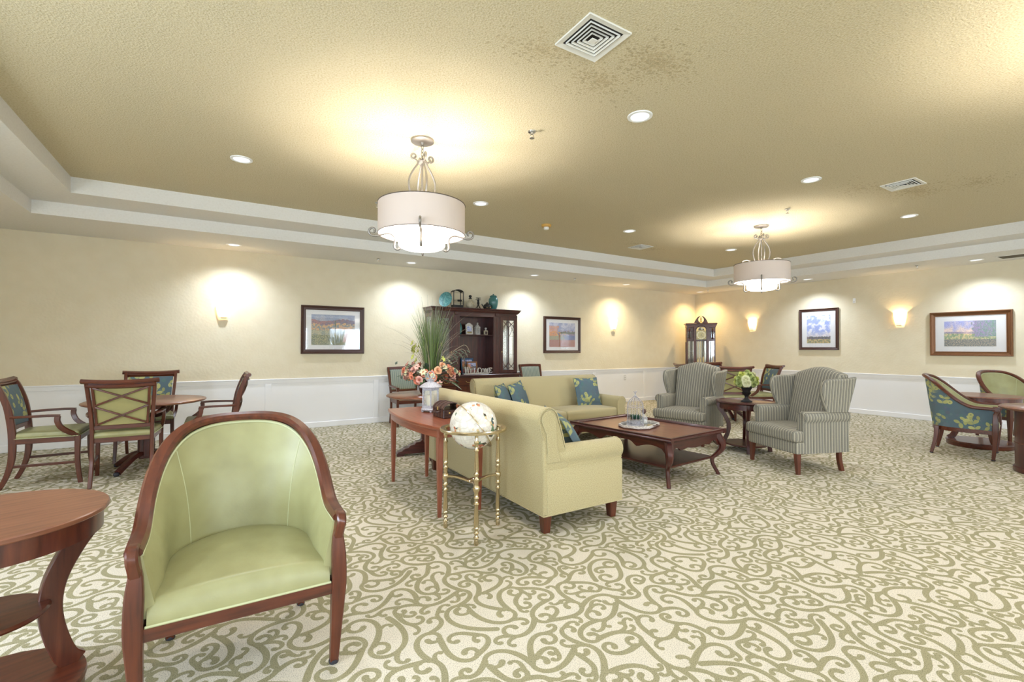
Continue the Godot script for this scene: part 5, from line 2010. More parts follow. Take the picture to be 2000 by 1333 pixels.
func cabinet_group() -> void:
	var o := thing("china_hutch", "large dark mahogany china hutch with glass doors and open centre", "cabinet", Vector3(4.07, 0, BZ + 0.03))
	var st := mb()
	# base cabinet
	span(st, Vector3(-0.9, 0.08, 0.0), Vector3(0.9, 0.77, 0.41), 0.004)
	span(st, Vector3(-0.88, 0.0, 0.02), Vector3(0.88, 0.08, 0.38), 0.004)
	part(o, "base_cabinet", st, M.dark_mahogany_x)
	st = mb()
	span(st, Vector3(-0.93, 0.77, 0.0), Vector3(0.93, 0.802, 0.445), 0.008)
	part(o, "counter", st, M.dark_mahogany_x)
	for k in 4:
		var x := -0.66 + k * 0.44
		st = mb()
		span(st, Vector3(x - 0.2, 0.615, 0.405), Vector3(x + 0.2, 0.745, 0.424), 0.005)
		var d := part(o, "drawer", st, M.mahogany_x)
		st = mb()
		tube(st, spread([Vector3(x - 0.045, 0.69, 0.424), Vector3(x - 0.042, 0.683, 0.44), Vector3(x - 0.03, 0.67, 0.446), Vector3(x, 0.664, 0.448), Vector3(x + 0.03, 0.67, 0.446), Vector3(x + 0.042, 0.683, 0.44), Vector3(x + 0.045, 0.69, 0.424)], 3), 0.0045, 6)
		part(d, "bail_handle", st, M.old_brass)
		st = mb()
		span(st, Vector3(x - 0.2, 0.11, 0.405), Vector3(x + 0.2, 0.595, 0.424), 0.005)
		span(st, Vector3(x - 0.15, 0.16, 0.42), Vector3(x + 0.15, 0.545, 0.432), 0.008)
		d = part(o, "cupboard_door", st, M.mahogany_y)
		st = mb()
		lathe(st, [Vector2(0.0, 0.0), Vector2(0.012, 0.004), Vector2(0.014, 0.014), Vector2(0.0, 0.02)], 12, Transform3D(Basis(Vector3.RIGHT, PI / 2), Vector3(x + (0.165 if k % 2 == 0 else -0.165), 0.4, 0.424)))
		part(d, "knob", st, M.old_brass)
	# upper case: sides, pilasters, back, top
	st = mb()
	span(st, Vector3(-0.36, 0.802, 0.0), Vector3(0.36, 1.93, 0.015), 0)
	part(o, "centre_back", st, M.dark_mahogany_y)
	for s in [-1.0, 1.0]:
		st = mb()
		span(st, Vector3(minf(s * 0.36, s * 0.87), 0.802, 0.0), Vector3(maxf(s * 0.36, s * 0.87), 1.93, 0.012), 0)
		part(o, "mirror_back", st, M.mirror)
		# outer side with a glass light in it
		st = mb()
		for z in [[0.0, 0.05], [0.3, 0.35]]:
			span(st, Vector3(s * 0.875 - 0.012, 0.802, z[0]), Vector3(s * 0.875 + 0.012, 1.93, z[1]), 0.003)
		for y in [[0.802, 0.86], [1.86, 1.93]]:
			span(st, Vector3(s * 0.875 - 0.011, y[0], 0.0), Vector3(s * 0.875 + 0.011, y[1], 0.35), 0.003)
		part(o, "side_frame", st, M.dark_mahogany_y)
		st = mb()
		span(st, Vector3(s * 0.875 - 0.002, 0.85, 0.04), Vector3(s * 0.875 + 0.002, 1.87, 0.31), 0)
		part(o, "side_glass", st, M.pane)
		st = mb()
		for k in 2:
			tube(st, [Vector3(s * 0.875, 1.86, 0.05 + 0.0), Vector3(s * 0.875, 1.66, 0.175), Vector3(s * 0.875, 1.5, 0.3)] if k == 0 else [Vector3(s * 0.875, 1.86, 0.3), Vector3(s * 0.875, 1.66, 0.175), Vector3(s * 0.875, 1.5, 0.05)], 0.006, 6)
		part(o, "side_glazing_bar", st, M.dark_mahogany_y)
		st = mb()
		span(st, Vector3(s * 0.365 - 0.01, 0.802, 0.0), Vector3(s * 0.365 + 0.01, 1.93, 0.33), 0.002)
		part(o, "partition", st, M.dark_mahogany_y)
		st = mb()
		var px: float = s * 0.425
		span(st, Vector3(px - 0.07, 0.802, 0.33), Vector3(px + 0.07, 1.9, 0.35), 0.003)
		for k in 3:
			span(st, Vector3(px - 0.045 + k * 0.04, 0.86, 0.348), Vector3(px - 0.035 + k * 0.04, 1.86, 0.354), 0.002)
		span(st, Vector3(px - 0.035, 1.9, 0.35), Vector3(px + 0.035, 1.955, 0.372), 0.004)
		part(o, "pilaster", st, M.dark_mahogany_y)
		# glass door
		st = mb()
		var a: float = minf(s * 0.5, s * 0.87)
		var b: float = maxf(s * 0.5, s * 0.87)
		span(st, Vector3(a, 0.812, 0.33), Vector3(a + 0.06, 1.89, 0.355), 0.004)
		span(st, Vector3(b - 0.06, 0.812, 0.33), Vector3(b, 1.89, 0.355), 0.004)
		span(st, Vector3(a + 0.05, 0.812, 0.331), Vector3(b - 0.05, 0.87, 0.354), 0.003)
		span(st, Vector3(a + 0.05, 1.825, 0.331), Vector3(b - 0.05, 1.89, 0.354), 0.003)
		var d := part(o, "glass_door", st, M.dark_mahogany_y)
		lattice(d, a + 0.06, b - 0.06, 0.87, 1.825, 0.352)
		st = mb()
		span(st, Vector3(a + 0.055, 0.865, 0.34), Vector3(b - 0.055, 1.83, 0.343), 0)
		part(d, "pane", st, M.pane)
		st = mb()
		lathe(st, [Vector2(0.0, 0.0), Vector2(0.009, 0.003), Vector2(0.011, 0.012), Vector2(0.0, 0.017)], 10, Transform3D(Basis(Vector3.RIGHT, PI / 2), Vector3(s * 0.53, 1.22, 0.355)))
		part(d, "knob", st, M.old_brass)
		for y in [1.16, 1.52]:
			st = mb()
			span(st, Vector3(minf(s * 0.376, s * 0.862), y, 0.015), Vector3(maxf(s * 0.376, s * 0.862), y + 0.008, 0.3), 0.001)
			part(o, "glass_shelf", st, M.lantern_glass)
	st = mb()
	span(st, Vector3(-0.355, 1.525, 0.015), Vector3(0.355, 1.545, 0.3), 0.003)
	part(o, "shelf", st, M.dark_mahogany_x)
	st = mb()
	span(st, Vector3(-0.87, 1.875, 0.0), Vector3(0.87, 1.95, 0.345), 0.003)
	part(o, "frieze", st, M.dark_mahogany_x)
	# cornice: a moulding that runs round front and sides
	st = mb()
	var mould := [Vector2(0.0, 1.945), Vector2(0.012, 1.945), Vector2(0.014, 1.958), Vector2(0.03, 1.966), Vector2(0.045, 1.988), Vector2(0.05, 2.008), Vector2(0.064, 2.014), Vector2(0.066, 2.028), Vector2(0.0, 2.03)]
	st.set_smooth_group(-1)
	for i in mould.size() - 1:
		var p: Vector2 = mould[i]
		var q: Vector2 = mould[i + 1]
		var at := func(m: Vector2, k: int) -> Vector3:
			return [Vector3(-0.875 - m.x, m.y, 0.0), Vector3(-0.875 - m.x, m.y, 0.35 + m.x), Vector3(0.875 + m.x, m.y, 0.35 + m.x), Vector3(0.875 + m.x, m.y, 0.0)][k]
		for k in 3:
			quad(st, at.call(p, k), at.call(p, k + 1), at.call(q, k + 1), at.call(q, k))
	span(st, Vector3(-0.93, 2.018, 0.0), Vector3(0.93, 2.03, 0.405), 0.0)
	part(o, "cornice", st, M.dark_mahogany_x)
	hutch_ornaments()

func hutch_ornaments() -> void:
	var y := 2.03
	var z := -7.91
	var st := mb()
	# plate on a stand
	var o := thing("display_plate", "teal glazed plate standing on the hutch top, leftmost ornament", "plate", Vector3(3.49, y, z), -58.0)
	var tilt := Transform3D(Basis(Vector3.RIGHT, PI / 2 - 0.2), Vector3(0, 0.146, -0.01))
	lathe(st, [Vector2(0.0, -0.004), Vector2(0.08, -0.004), Vector2(0.138, 0.014), Vector2(0.14, 0.02), Vector2(0.09, 0.008), Vector2(0.0, 0.004)], 40, tilt)
	part(o, "plate", st, M.teal_plate)
	st = mb()
	for s in [-1.0, 1.0]:
		tube(st, [Vector3(s * 0.05, 0.0, 0.05), Vector3(s * 0.05, 0.012, 0.02), Vector3(s * 0.04, 0.012, -0.05), Vector3(s * 0.03, 0.16, -0.045)], 0.004, 6)
	part(o, "stand", st, M.black_iron)
	# arched wire cage box
	o = thing("arched_birdcage", "black arched wire cage on the hutch top", "birdcage", Vector3(3.72, y, z), 0.0)
	st = mb()
	box(st, Vector3(0, 0.028, 0), Vector3(0.2, 0.056, 0.13), 0.003)
	part(o, "base", st, M.black_iron)
	for zz in [-0.06, 0.06]:
		st = mb()
		var arch := [Vector3(-0.098, 0.05, zz), Vector3(-0.098, 0.26, zz)]
		for k in 9:
			var a := PI - PI * k / 8.0
			arch.append(Vector3(cos(a) * 0.098, 0.285 + sin(a) * 0.05, zz))
		arch += [Vector3(0.098, 0.26, zz), Vector3(0.098, 0.05, zz)]
		bar(st, arch, Vector2(0.012, 0.012), Vector3.BACK, 0.15)
		part(o, "arch", st, M.black_iron)
	st = mb()
	sheet(st, func(u: float, v: float) -> Vector3:
		var a := PI * u
		return Vector3(-cos(a) * 0.096, 0.29 + sin(a) * 0.046, lerpf(-0.06, 0.06, v)), 10, 1)
	part(o, "roof", st, M.black_iron)
	for k in 6:
		st = mb()
		tube(st, [Vector3(-0.096, 0.085 + k * 0.022 + (0.1 if k > 3 else 0.0), 0.06), Vector3(0.096, 0.085 + k * 0.022 + (0.1 if k > 3 else 0.0), 0.06)], 0.0022, 5)
		part(o, "wire", st, M.black_iron)
	st = mb()
	soft(st, Vector3(0.05, 0.14, 0.0), Vector3(0.09, 0.035, 0.035), 0.016, 2)
	part(o, "perched_bird", st, M.black_iron)
	# round bottle with stopper
	o = thing("crackle_bottle", "round pale bottle with dark ball stopper on hutch top", "bottle", Vector3(3.99, y, z))
	st = mb()
	lathe(st, [Vector2(0.0, 0.0), Vector2(0.04, 0.0), Vector2(0.066, 0.02), Vector2(0.078, 0.07), Vector2(0.07, 0.12), Vector2(0.045, 0.155), Vector2(0.025, 0.168), Vector2(0.02, 0.178), Vector2(0.028, 0.182), Vector2(0.0, 0.182)], 28)
	part(o, "body", st, M.crackle)
	st = mb()
	lathe(st, [Vector2(0.014, 0.18), Vector2(0.03, 0.186), Vector2(0.03, 0.196), Vector2(0.012, 0.204), Vector2(0.024, 0.216), Vector2(0.03, 0.234), Vector2(0.022, 0.252), Vector2(0.0, 0.26)], 20)
	part(o, "stopper", st, M.black_iron)
	# scrolled candle holder
	o = thing("scroll_candle_holder", "black iron scroll candle holder on the hutch top", "candle holder", Vector3(4.16, y, z))
	for k in 4:
		var e := Vector3(cos(k * PI / 2), 0, sin(k * PI / 2))
		st = mb()
		var c := curl(e * 0.045 + Vector3(0, 0.165, 0), e, Vector3.UP, 0.01, 0.03, 0.5, 3.4, 8)
		c += spread([e * 0.016 + Vector3(0, 0.14, 0), e * 0.02 + Vector3(0, 0.11, 0), e * 0.012 + Vector3(0, 0.08, 0), e * 0.03 + Vector3(0, 0.04, 0), e * 0.065 + Vector3(0, 0.005, 0)], 3)
		tube(st, c, 0.0055, 6)
		part(o, "scroll", st, M.black_iron)
	st = mb()
	lathe(st, [Vector2(0.0, 0.205), Vector2(0.045, 0.205), Vector2(0.048, 0.212), Vector2(0.0, 0.212)], 20)
	tube(st, [Vector3(0, 0.06, 0), Vector3(0, 0.206, 0)], 0.008, 8)
	part(o, "cup", st, M.black_iron)
	# dark pot
	o = thing("dark_teapot", "small dark round teapot with gilt marks beside the jar", "teapot", Vector3(4.335, y, z + 0.03), 0.0)
	st = mb()
	lathe(st, [Vector2(0.0, 0.0), Vector2(0.05, 0.0), Vector2(0.075, 0.03), Vector2(0.076, 0.06), Vector2(0.055, 0.095), Vector2(0.03, 0.105), Vector2(0.0, 0.108)], 24)
	part(o, "body", st, M.black_iron)
	st = mb()
	lathe(st, [Vector2(0.03, 0.104), Vector2(0.034, 0.112), Vector2(0.012, 0.122), Vector2(0.014, 0.136), Vector2(0.0, 0.14)], 16)
	part(o, "lid", st, M.black_iron)
	st = mb()
	tube(st, spread([Vector3(-0.07, 0.05, 0), Vector3(-0.1, 0.07, 0), Vector3(-0.115, 0.1, 0)], 4), [0.014, 0.013, 0.012, 0.011, 0.01, 0.009, 0.009, 0.008, 0.008], 8)
	part(o, "spout", st, M.black_iron)
	st = mb()
	tube(st, spread([Vector3(0.07, 0.08, 0), Vector3(0.1, 0.08, 0), Vector3(0.105, 0.05, 0), Vector3(0.074, 0.035, 0)], 4), 0.006, 6)
	part(o, "handle", st, M.black_iron)
	for k in 3:
		st = mb()
		soft(st, Vector3(-0.03 + k * 0.035, 0.035, 0.066 - absf(k - 1) * 0.006), Vector3(0.022, 0.026, 0.014), 0.006, 2)
		part(o, "gilt_mark", st, M.gilt)
	# ginger jar
	o = thing("ginger_jar", "tall teal lidded jar at the right of hutch top", "jar", Vector3(4.5, y, z - 0.02))
	st = mb()
	lathe(st, [Vector2(0.0, 0.0), Vector2(0.052, 0.0), Vector2(0.058, 0.01), Vector2(0.08, 0.07), Vector2(0.094, 0.15), Vector2(0.088, 0.21), Vector2(0.062, 0.252), Vector2(0.054, 0.262), Vector2(0.0, 0.264)], 32)
	part(o, "body", st, M.teal_glaze)
	st = mb()
	lathe(st, [Vector2(0.068, 0.258), Vector2(0.07, 0.268), Vector2(0.045, 0.285), Vector2(0.014, 0.292), Vector2(0.016, 0.302), Vector2(0.01, 0.31), Vector2(0.0, 0.312)], 28)
	part(o, "lid", st, M.teal_glaze)
	# shelf
	y = 1.545
	z = -7.95
	st = mb()
	lathe(st, [Vector2(0.0, 0.0), Vector2(0.03, 0.0), Vector2(0.045, 0.05), Vector2(0.052, 0.12), Vector2(0.036, 0.18), Vector2(0.022, 0.2), Vector2(0.028, 0.212), Vector2(0.0, 0.21)], 24)
	solo("teal_vase", "dark teal vase at the left of the hutch shelf", "vase", st, M.teal_glaze, Vector3(3.79, y, z))
	photo_frame("arched white photo frame on the hutch shelf", Vector3(4.0, y, z), 0.15, 0.19, true, M.white_washed)
	o = thing("toy_lantern", "small white lantern on the hutch shelf", "lantern", Vector3(4.165, y, z))
	st = mb()
	box(st, Vector3(0, 0.008, 0), Vector3(0.085, 0.016, 0.085), 0.002)
	box(st, Vector3(0, 0.142, 0), Vector3(0.085, 0.012, 0.085), 0.002)
	for sx in [-1.0, 1.0]:
		for sz in [-1.0, 1.0]:
			box(st, Vector3(sx * 0.034, 0.075, sz * 0.034), Vector3(0.012, 0.13, 0.012), 0.002)
	part(o, "frame", st, M.white_washed)
	st = mb()
	lathe(st, [Vector2(0.058, 0.148), Vector2(0.05, 0.165), Vector2(0.02, 0.19), Vector2(0.016, 0.215), Vector2(0.026, 0.22), Vector2(0.0, 0.24)], 4)
	part(o, "roof", st, M.white_washed)
	st = mb()
	box(st, Vector3(0, 0.075, 0), Vector3(0.06, 0.12, 0.06), 0)
	part(o, "glass", st, M.lantern_glass)
	o = thing("perfume_bottle", "small square bottle with round stopper on the hutch shelf", "bottle", Vector3(4.345, y, z))
	st = mb()
	box(st, Vector3(0, 0.042, 0), Vector3(0.082, 0.084, 0.04), 0.008)
	part(o, "body", st, M.crackle)
	st = mb()
	lathe(st, [Vector2(0.012, 0.082), Vector2(0.011, 0.1), Vector2(0.02, 0.112), Vector2(0.022, 0.128), Vector2(0.012, 0.14), Vector2(0.0, 0.143)], 16)
	part(o, "stopper", st, M.white_washed)
	st = mb()
	soft(st, Vector3(0, 0.04, 0.018), Vector3(0.05, 0.05, 0.012), 0.006, 2)
	part(o, "dark_badge", st, M.chest_leather)
	# counter
	y = 0.802
	photo_frame("blue framed board leaning at the back of hutch counter", Vector3(3.98, y, -7.98), 0.26, 0.3, false, M.blue_board)
	photo_frame("brown framed photo behind the carved greeting on hutch counter", Vector3(4.04, y, -7.9), 0.22, 0.24, false, M.frame_gilt)
	o = thing("welcome_sign", "white carved WELCOME letters standing on the hutch counter", "sign", Vector3(4.075, y, -7.83))
	st = mb()
	box(st, Vector3(0, 0.009, 0), Vector3(0.53, 0.018, 0.06), 0.003)
	part(o, "plinth", st, M.white_washed)
	var font := SystemFont.new()
	font.font_names = PackedStringArray(["Droid Serif"])
	font.font_weight = 700
	var x := -0.245
	var letters := [["W", 0.125], ["E", 0.088], ["L", 0.1], ["C", 0.105], ["O", 0.085], ["M", 0.088], ["E", 0.1]]
	for l in letters:
		var t := TextMesh.new()
		t.text = l[0]
		t.font = font
		t.font_size = 64
		t.pixel_size = l[1] / 46.0
		t.depth = 0.022
		t.horizontal_alignment = HORIZONTAL_ALIGNMENT_LEFT
		t.vertical_alignment = VERTICAL_ALIGNMENT_BOTTOM
		var q := part_mesh(o, "letter", t, M.white_washed)
		var box_ := t.get_aabb()
		var squeeze: float = minf(1.0, 0.078 / box_.size.x) if l[0] != "W" else minf(1.0, 0.11 / box_.size.x)
		q.scale = Vector3(squeeze, 1.0, 1.0)
		q.position = Vector3(x - box_.position.x * squeeze, 0.017 - box_.position.y, 0)
		x += box_.size.x * squeeze + 0.003
	# sprig of grey leaves left of the frames
	o = thing("leaf_sprig", "grey-green leaf sprig leaning beside frames on hutch counter", "decoration", Vector3(3.86, y, -7.86))
	st = mb()
	tube(st, spread([Vector3(0, 0, 0), Vector3(0.0, 0.15, 0.01), Vector3(-0.02, 0.34, 0)], 5), 0.004, 6)
	part(o, "stem", st, M.grass_dry)
	for k in 11:
		st = mb()
		leaf_shape(st, Vector3(-0.01, 0.12 + k * 0.022, 0.01), Vector3(cos(k * 2.4), 0.35, sin(k * 2.4)), 0.06, 0.05)
		part(o, "leaf", st, M.leaf_sage)

func leaf_shape(st: SurfaceTool, at: Vector3, dir: Vector3, length: float, wide: float) -> void:
	# one cupped leaf that starts at a point
	var d := dir.normalized()
	var side := d.cross(Vector3.UP).normalized()
	var up := side.cross(d)
	sheet(st, func(u: float, v: float) -> Vector3:
		var w := wide * 0.5 * pw(sin(PI * clampf(v * 0.96 + 0.02, 0, 1)), 0.8) * (u * 2.0 - 1.0)
		return at + d * length * v + side * w + up * (absf(u * 2.0 - 1.0) * 0.12 * wide - length * 0.18 * v * v), 2, 5)

func photo_frame(label: String, at: Vector3, w: float, h: float, arched: bool, m: Material) -> void:
	var o := thing("photo_frame", label, "photo frame", at)
	var t := Transform3D(Basis(Vector3.RIGHT, -0.16), Vector3.ZERO)
	var st := mb()
	for s in [-1.0, 1.0]:
		box(st, Vector3(s * (w * 0.5 - 0.014), h * 0.5, 0), Vector3(0.028, h, 0.016), 0.003, t)
		box(st, Vector3(0, 0.014 if s < 0 else h - 0.014, 0), Vector3(w - 0.05, 0.028, 0.016), 0.003, t)
	if arched:
		prism(st, arc2(Vector2(0, h - 0.03), w * 0.42, 0.35, PI - 0.35, 10), -0.007, 0.007, 0.0, t)
	part(o, "frame", st, m)
	st = mb()
	var a := w * 0.5 - 0.026
	quad_uv(st, [t * Vector3(-a, h - 0.026, 0.001), t * Vector3(a, h - 0.026, 0.001), t * Vector3(a, 0.026, 0.001), t * Vector3(-a, 0.026, 0.001)], [Vector2(0, 0), Vector2(1, 0), Vector2(1, 1), Vector2(0, 1)], t.basis * Vector3(0, 0, 1))
	part(o, "photo", st, M.print_1 if not arched else M.print_2)
	st = mb()
	box(st, Vector3(0, h * 0.35, -0.045), Vector3(0.03, h * 0.7, 0.004), 0.001, Transform3D(Basis(Vector3.RIGHT, 0.12), Vector3.ZERO))
	part(o, "strut", st, M.frame_brown)

# ---------------------------------------------------------------- grandfather clock
func clock_corner() -> void:
	var o := thing("grandfather_clock", "reddish grandfather clock with brass dial and glass sides in the corner", "clock", Vector3(10.32, 0, -7.59), -45.0)
	var st := mb()
	# plinth
	span(st, Vector3(-0.36, 0.0, -0.19), Vector3(0.36, 0.1, 0.2), 0.006)
	span(st, Vector3(-0.33, 0.1, -0.18), Vector3(0.33, 0.36, 0.17), 0.006)
	part(o, "plinth", st, M.mahogany_x)
	st = mb()
	span(st, Vector3(-0.33, 0.36, -0.18), Vector3(0.33, 1.86, -0.165), 0)
	part(o, "mirror_back", st, M.mirror)
	# frame: corner posts and the two that flank the door
	for x in [-0.325, -0.155, 0.155, 0.325]:
		st = mb()
		var front := 0.19 if absf(x) < 0.2 else 0.13
		var wide := 0.05 if absf(x) < 0.2 else 0.03
		span(st, Vector3(x - wide * 0.5, 0.36, front - 0.05), Vector3(x + wide * 0.5, 1.82, front), 0.006)
		part(o, "post", st, M.mahogany_y)
	for s in [-1.0, 1.0]:
		st = mb()
		span(st, Vector3(minf(s * 0.175, s * 0.335), 1.48, 0.1), Vector3(maxf(s * 0.175, s * 0.335), 1.56, 0.14), 0.006)
		span(st, Vector3(minf(s * 0.175, s * 0.335), 1.72, 0.1), Vector3(maxf(s * 0.175, s * 0.335), 1.82, 0.14), 0.006)
		span(st, Vector3(minf(s * 0.175, s * 0.335), 0.36, 0.1), Vector3(maxf(s * 0.175, s * 0.335), 0.42, 0.14), 0.006)
		span(st, Vector3(minf(s * 0.175, s * 0.235), 1.5, 0.1), Vector3(maxf(s * 0.175, s * 0.235), 1.8, 0.135), 0.004)
		part(o, "wing_frame", st, M.mahogany_x)
		st = mb()
		span(st, Vector3(s * 0.32 - 0.012, 0.36, -0.17), Vector3(s * 0.32 + 0.012, 0.44, 0.11), 0.002)
		span(st, Vector3(s * 0.32 - 0.012, 1.45, -0.17), Vector3(s * 0.32 + 0.012, 1.82, 0.11), 0.002)
		span(st, Vector3(s * 0.32 - 0.012, 0.4, -0.18), Vector3(s * 0.32 + 0.012, 1.5, -0.15), 0.002)
		part(o, "side_frame", st, M.mahogany_y)
		st = mb()
		span(st, Vector3(minf(s * 0.175, s * 0.315), 0.42, 0.122), Vector3(maxf(s * 0.175, s * 0.315), 1.73, 0.126), 0)
		part(o, "wing_glass", st, M.pane)
		for y in [0.75, 1.22]:
			st = mb()
			span(st, Vector3(minf(s * 0.17, s * 0.315), y, -0.16), Vector3(maxf(s * 0.17, s * 0.315), y + 0.008, 0.11), 0.001)
			part(o, "glass_shelf", st, M.lantern_glass)
		# turned column with brass capitals beside the dial
		st = mb()
		lathe(st, [Vector2(0.016, 1.52), Vector2(0.02, 1.53), Vector2(0.013, 1.545), Vector2(0.015, 1.64), Vector2(0.013, 1.74), Vector2(0.02, 1.755), Vector2(0.016, 1.765)], 16, Transform3D(Basis.IDENTITY, Vector3(s * 0.27, 0, 0.155)))
		part(o, "hood_column", st, M.dark_mahogany_y)
		st = mb()
		lathe(st, [Vector2(0.0, 1.765), Vector2(0.017, 1.768), Vector2(0.012, 1.78), Vector2(0.018, 1.79), Vector2(0.0, 1.8)], 14, Transform3D(Basis.IDENTITY, Vector3(s * 0.27, 0, 0.155)))
		part(o, "capital", st, M.gilt)
	# hood front with an arch over the dial
	st = mb()
	var arch := [Vector2(-0.18, 1.5), Vector2(-0.18, 1.86), Vector2(-0.36, 1.86), Vector2(-0.36, 1.9), Vector2(0.36, 1.9), Vector2(0.36, 1.86), Vector2(0.18, 1.86), Vector2(0.18, 1.5), Vector2(0.12, 1.5)]
	for k in 13:
		var a := PI * k / 12.0
		arch.append(Vector2(cos(a) * 0.12, 1.73 + sin(a) * 0.12))
	arch.append(Vector2(-0.12, 1.5))
	prism(st, arch, 0.165, 0.195, 0.003, Transform3D.IDENTITY, 0.6)
	part(o, "hood_front", st, M.mahogany_x)
	st = mb()
	var rim := []
	for k in 17:
		var a := PI * k / 16.0
		rim.append(Vector3(cos(a) * 0.128, 1.73 + sin(a) * 0.128, 0.197))
	tube(st, [Vector3(0.128, 1.52, 0.197)] + rim + [Vector3(-0.128, 1.52, 0.197)], 0.008, 8)
	part(o, "arch_moulding", st, M.dark_mahogany_x)
	st = mb()
	span(st, Vector3(-0.34, 1.82, -0.18), Vector3(0.34, 1.9, 0.18), 0.004)
	span(st, Vector3(-0.37, 1.895, -0.19), Vector3(0.37, 1.925, 0.225), 0.01)
	part(o, "cornice", st, M.mahogany_x)
	# swan-neck pediment
	for s in [-1.0, 1.0]:
		st = mb()
		var low := []
		var neck := []
		for q in spread([Vector2(0.165, 1.925), Vector2(0.135, 1.99), Vector2(0.095, 2.055), Vector2(0.05, 2.095), Vector2(0.024, 2.1)], 4):
			neck.append(Vector2(s * q.x, q.y))
		for q in spread([Vector2(0.03, 2.08), Vector2(0.058, 2.05), Vector2(0.068, 2.01), Vector2(0.056, 1.97), Vector2(0.03, 1.945), Vector2(0.028, 1.925)], 4):
			low.append(Vector2(s * q.x, q.y))
		prism(st, neck + low, 0.12, 0.16, 0.004, Transform3D.IDENTITY, 0.7)
		part(o, "swan_neck", st, M.mahogany_x)
	st = mb()
	span(st, Vector3(-0.03, 1.92, 0.12), Vector3(0.03, 1.965, 0.16), 0.004)
	lathe(st, [Vector2(0.016, 1.965), Vector2(0.02, 1.975), Vector2(0.008, 1.99), Vector2(0.016, 2.01), Vector2(0.02, 2.03), Vector2(0.008, 2.055), Vector2(0.004, 2.1), Vector2(0.0, 2.15)], 14, Transform3D(Basis.IDENTITY, Vector3(0, 0, 0.14)))
	part(o, "finial", st, M.gilt)
	# dial
	st = mb()
	quad_uv(st, [Vector3(-0.118, 1.735, 0.16), Vector3(0.118, 1.735, 0.16), Vector3(0.118, 1.52, 0.16), Vector3(-0.118, 1.52, 0.16)], [Vector2(0, 0), Vector2(1, 0), Vector2(1, 1), Vector2(0, 1)], Vector3(0, 0, 1))
	var d := part(o, "dial", st, M.clock_dial)
	st = mb()
	prism(st, arc2(Vector2(0, 1.735), 0.116, 0.0, PI, 16), 0.156, 0.16, 0.0)
	part(d, "moon_plate", st, M.gilt)
	st = mb()
	prism(st, arc2(Vector2(0, 1.745), 0.07, 0.0, PI, 14), 0.16, 0.163, 0.0)
	part(d, "moon_window", st, M.black_iron)
	st = mb()
	lathe(st, [Vector2(0.0, 0.0), Vector2(0.028, 0.0), Vector2(0.026, 0.003), Vector2(0.0, 0.004)], 18, Transform3D(Basis(Vector3.RIGHT, PI / 2), Vector3(0.015, 1.785, 0.163)))
	part(d, "moon", st, M.moon_disc)
	for h in [[0.065, 0.9], [0.09, -0.75]]:
		st = mb()
		var e := Vector3(cos(h[1]), sin(h[1]), 0)
		bar(st, [Vector3(0, 1.628, 0.165) - e * 0.015, Vector3(0, 1.628, 0.165) + e * h[0]], [Vector2(0.007, 0.002), Vector2(0.003, 0.002)], Vector3.BACK, 0.1)
		part(d, "hand", st, M.black_iron)
	st = mb()
	span(st, Vector3(-0.12, 1.505, 0.185), Vector3(0.12, 1.84, 0.188), 0)
	part(o, "dial_glass", st, M.pane)
	# long door, pendulum and weights
	st = mb()
	span(st, Vector3(-0.13, 0.42, 0.16), Vector3(-0.112, 1.5, 0.18), 0.003)
	span(st, Vector3(0.112, 0.42, 0.16), Vector3(0.13, 1.5, 0.18), 0.003)
	span(st, Vector3(-0.13, 1.475, 0.161), Vector3(0.13, 1.505, 0.179), 0.003)
	span(st, Vector3(-0.13, 0.4, 0.161), Vector3(0.13, 0.44, 0.179), 0.003)
	d = part(o, "long_door", st, M.dark_mahogany_y)
	st = mb()
	span(st, Vector3(-0.114, 0.43, 0.169), Vector3(0.114, 1.48, 0.172), 0)
	part(d, "pane", st, M.pane)
	for k in 3:
		st = mb()
		var x := -0.065 + k * 0.065
		lathe(st, [Vector2(0.0, 0.86 + k * 0.03), Vector2(0.02, 0.87 + k * 0.03), Vector2(0.022, 1.02 + k * 0.03), Vector2(0.0, 1.03 + k * 0.03)], 16, Transform3D(Basis.IDENTITY, Vector3(x, 0, 0.06)))
		tube(st, [Vector3(x, 1.02, 0.06), Vector3(x * 0.6, 1.5, 0.06)], 0.003, 6)
		part(o, "weight", st, M.gilt)
	st = mb()
	tube(st, [Vector3(0.0, 1.5, 0.0), Vector3(0.02, 0.75, 0.0)], 0.004, 6)
	lathe(st, [Vector2(0.0, -0.008), Vector2(0.07, -0.006), Vector2(0.075, 0.0), Vector2(0.07, 0.006), Vector2(0.0, 0.01)], 28, Transform3D(Basis(Vector3.RIGHT, PI / 2), Vector3(0.021, 0.7, 0.0)))
	part(o, "pendulum", st, M.gilt)
# ---------------------------------------------------------------- globe, lantern, chest, cage and flowers
func petal_rose(st: SurfaceTool, r: float, turns := 3) -> void:
	# cupped petals in rings, tighter towards the middle; opens along +y
	for ring_ in turns:
		var f := 1.0 - ring_ / float(turns)
		var count := 5 if ring_ < turns - 1 else 3
		for k in count:
			var a0 := TAU * k / count + ring_ * 0.7
			var rr := r * (0.25 + 0.75 * f)
			sheet(st, func(u: float, v: float) -> Vector3:
				var a := a0 + (u - 0.5) * TAU / count * 1.35
				var open := lerpf(0.25, 1.0, v) * rr * (1.0 - 0.16 * pow(absf(u * 2.0 - 1.0), 2.0))
				var y := r * (0.95 - 0.3 * f) * pow(v, 0.8) - (r * 0.22 * f * smoothstep(0.7, 1.0, v)) + ring_ * r * 0.06
				return Vector3(cos(a) * open, y, sin(a) * open), 4, 4)

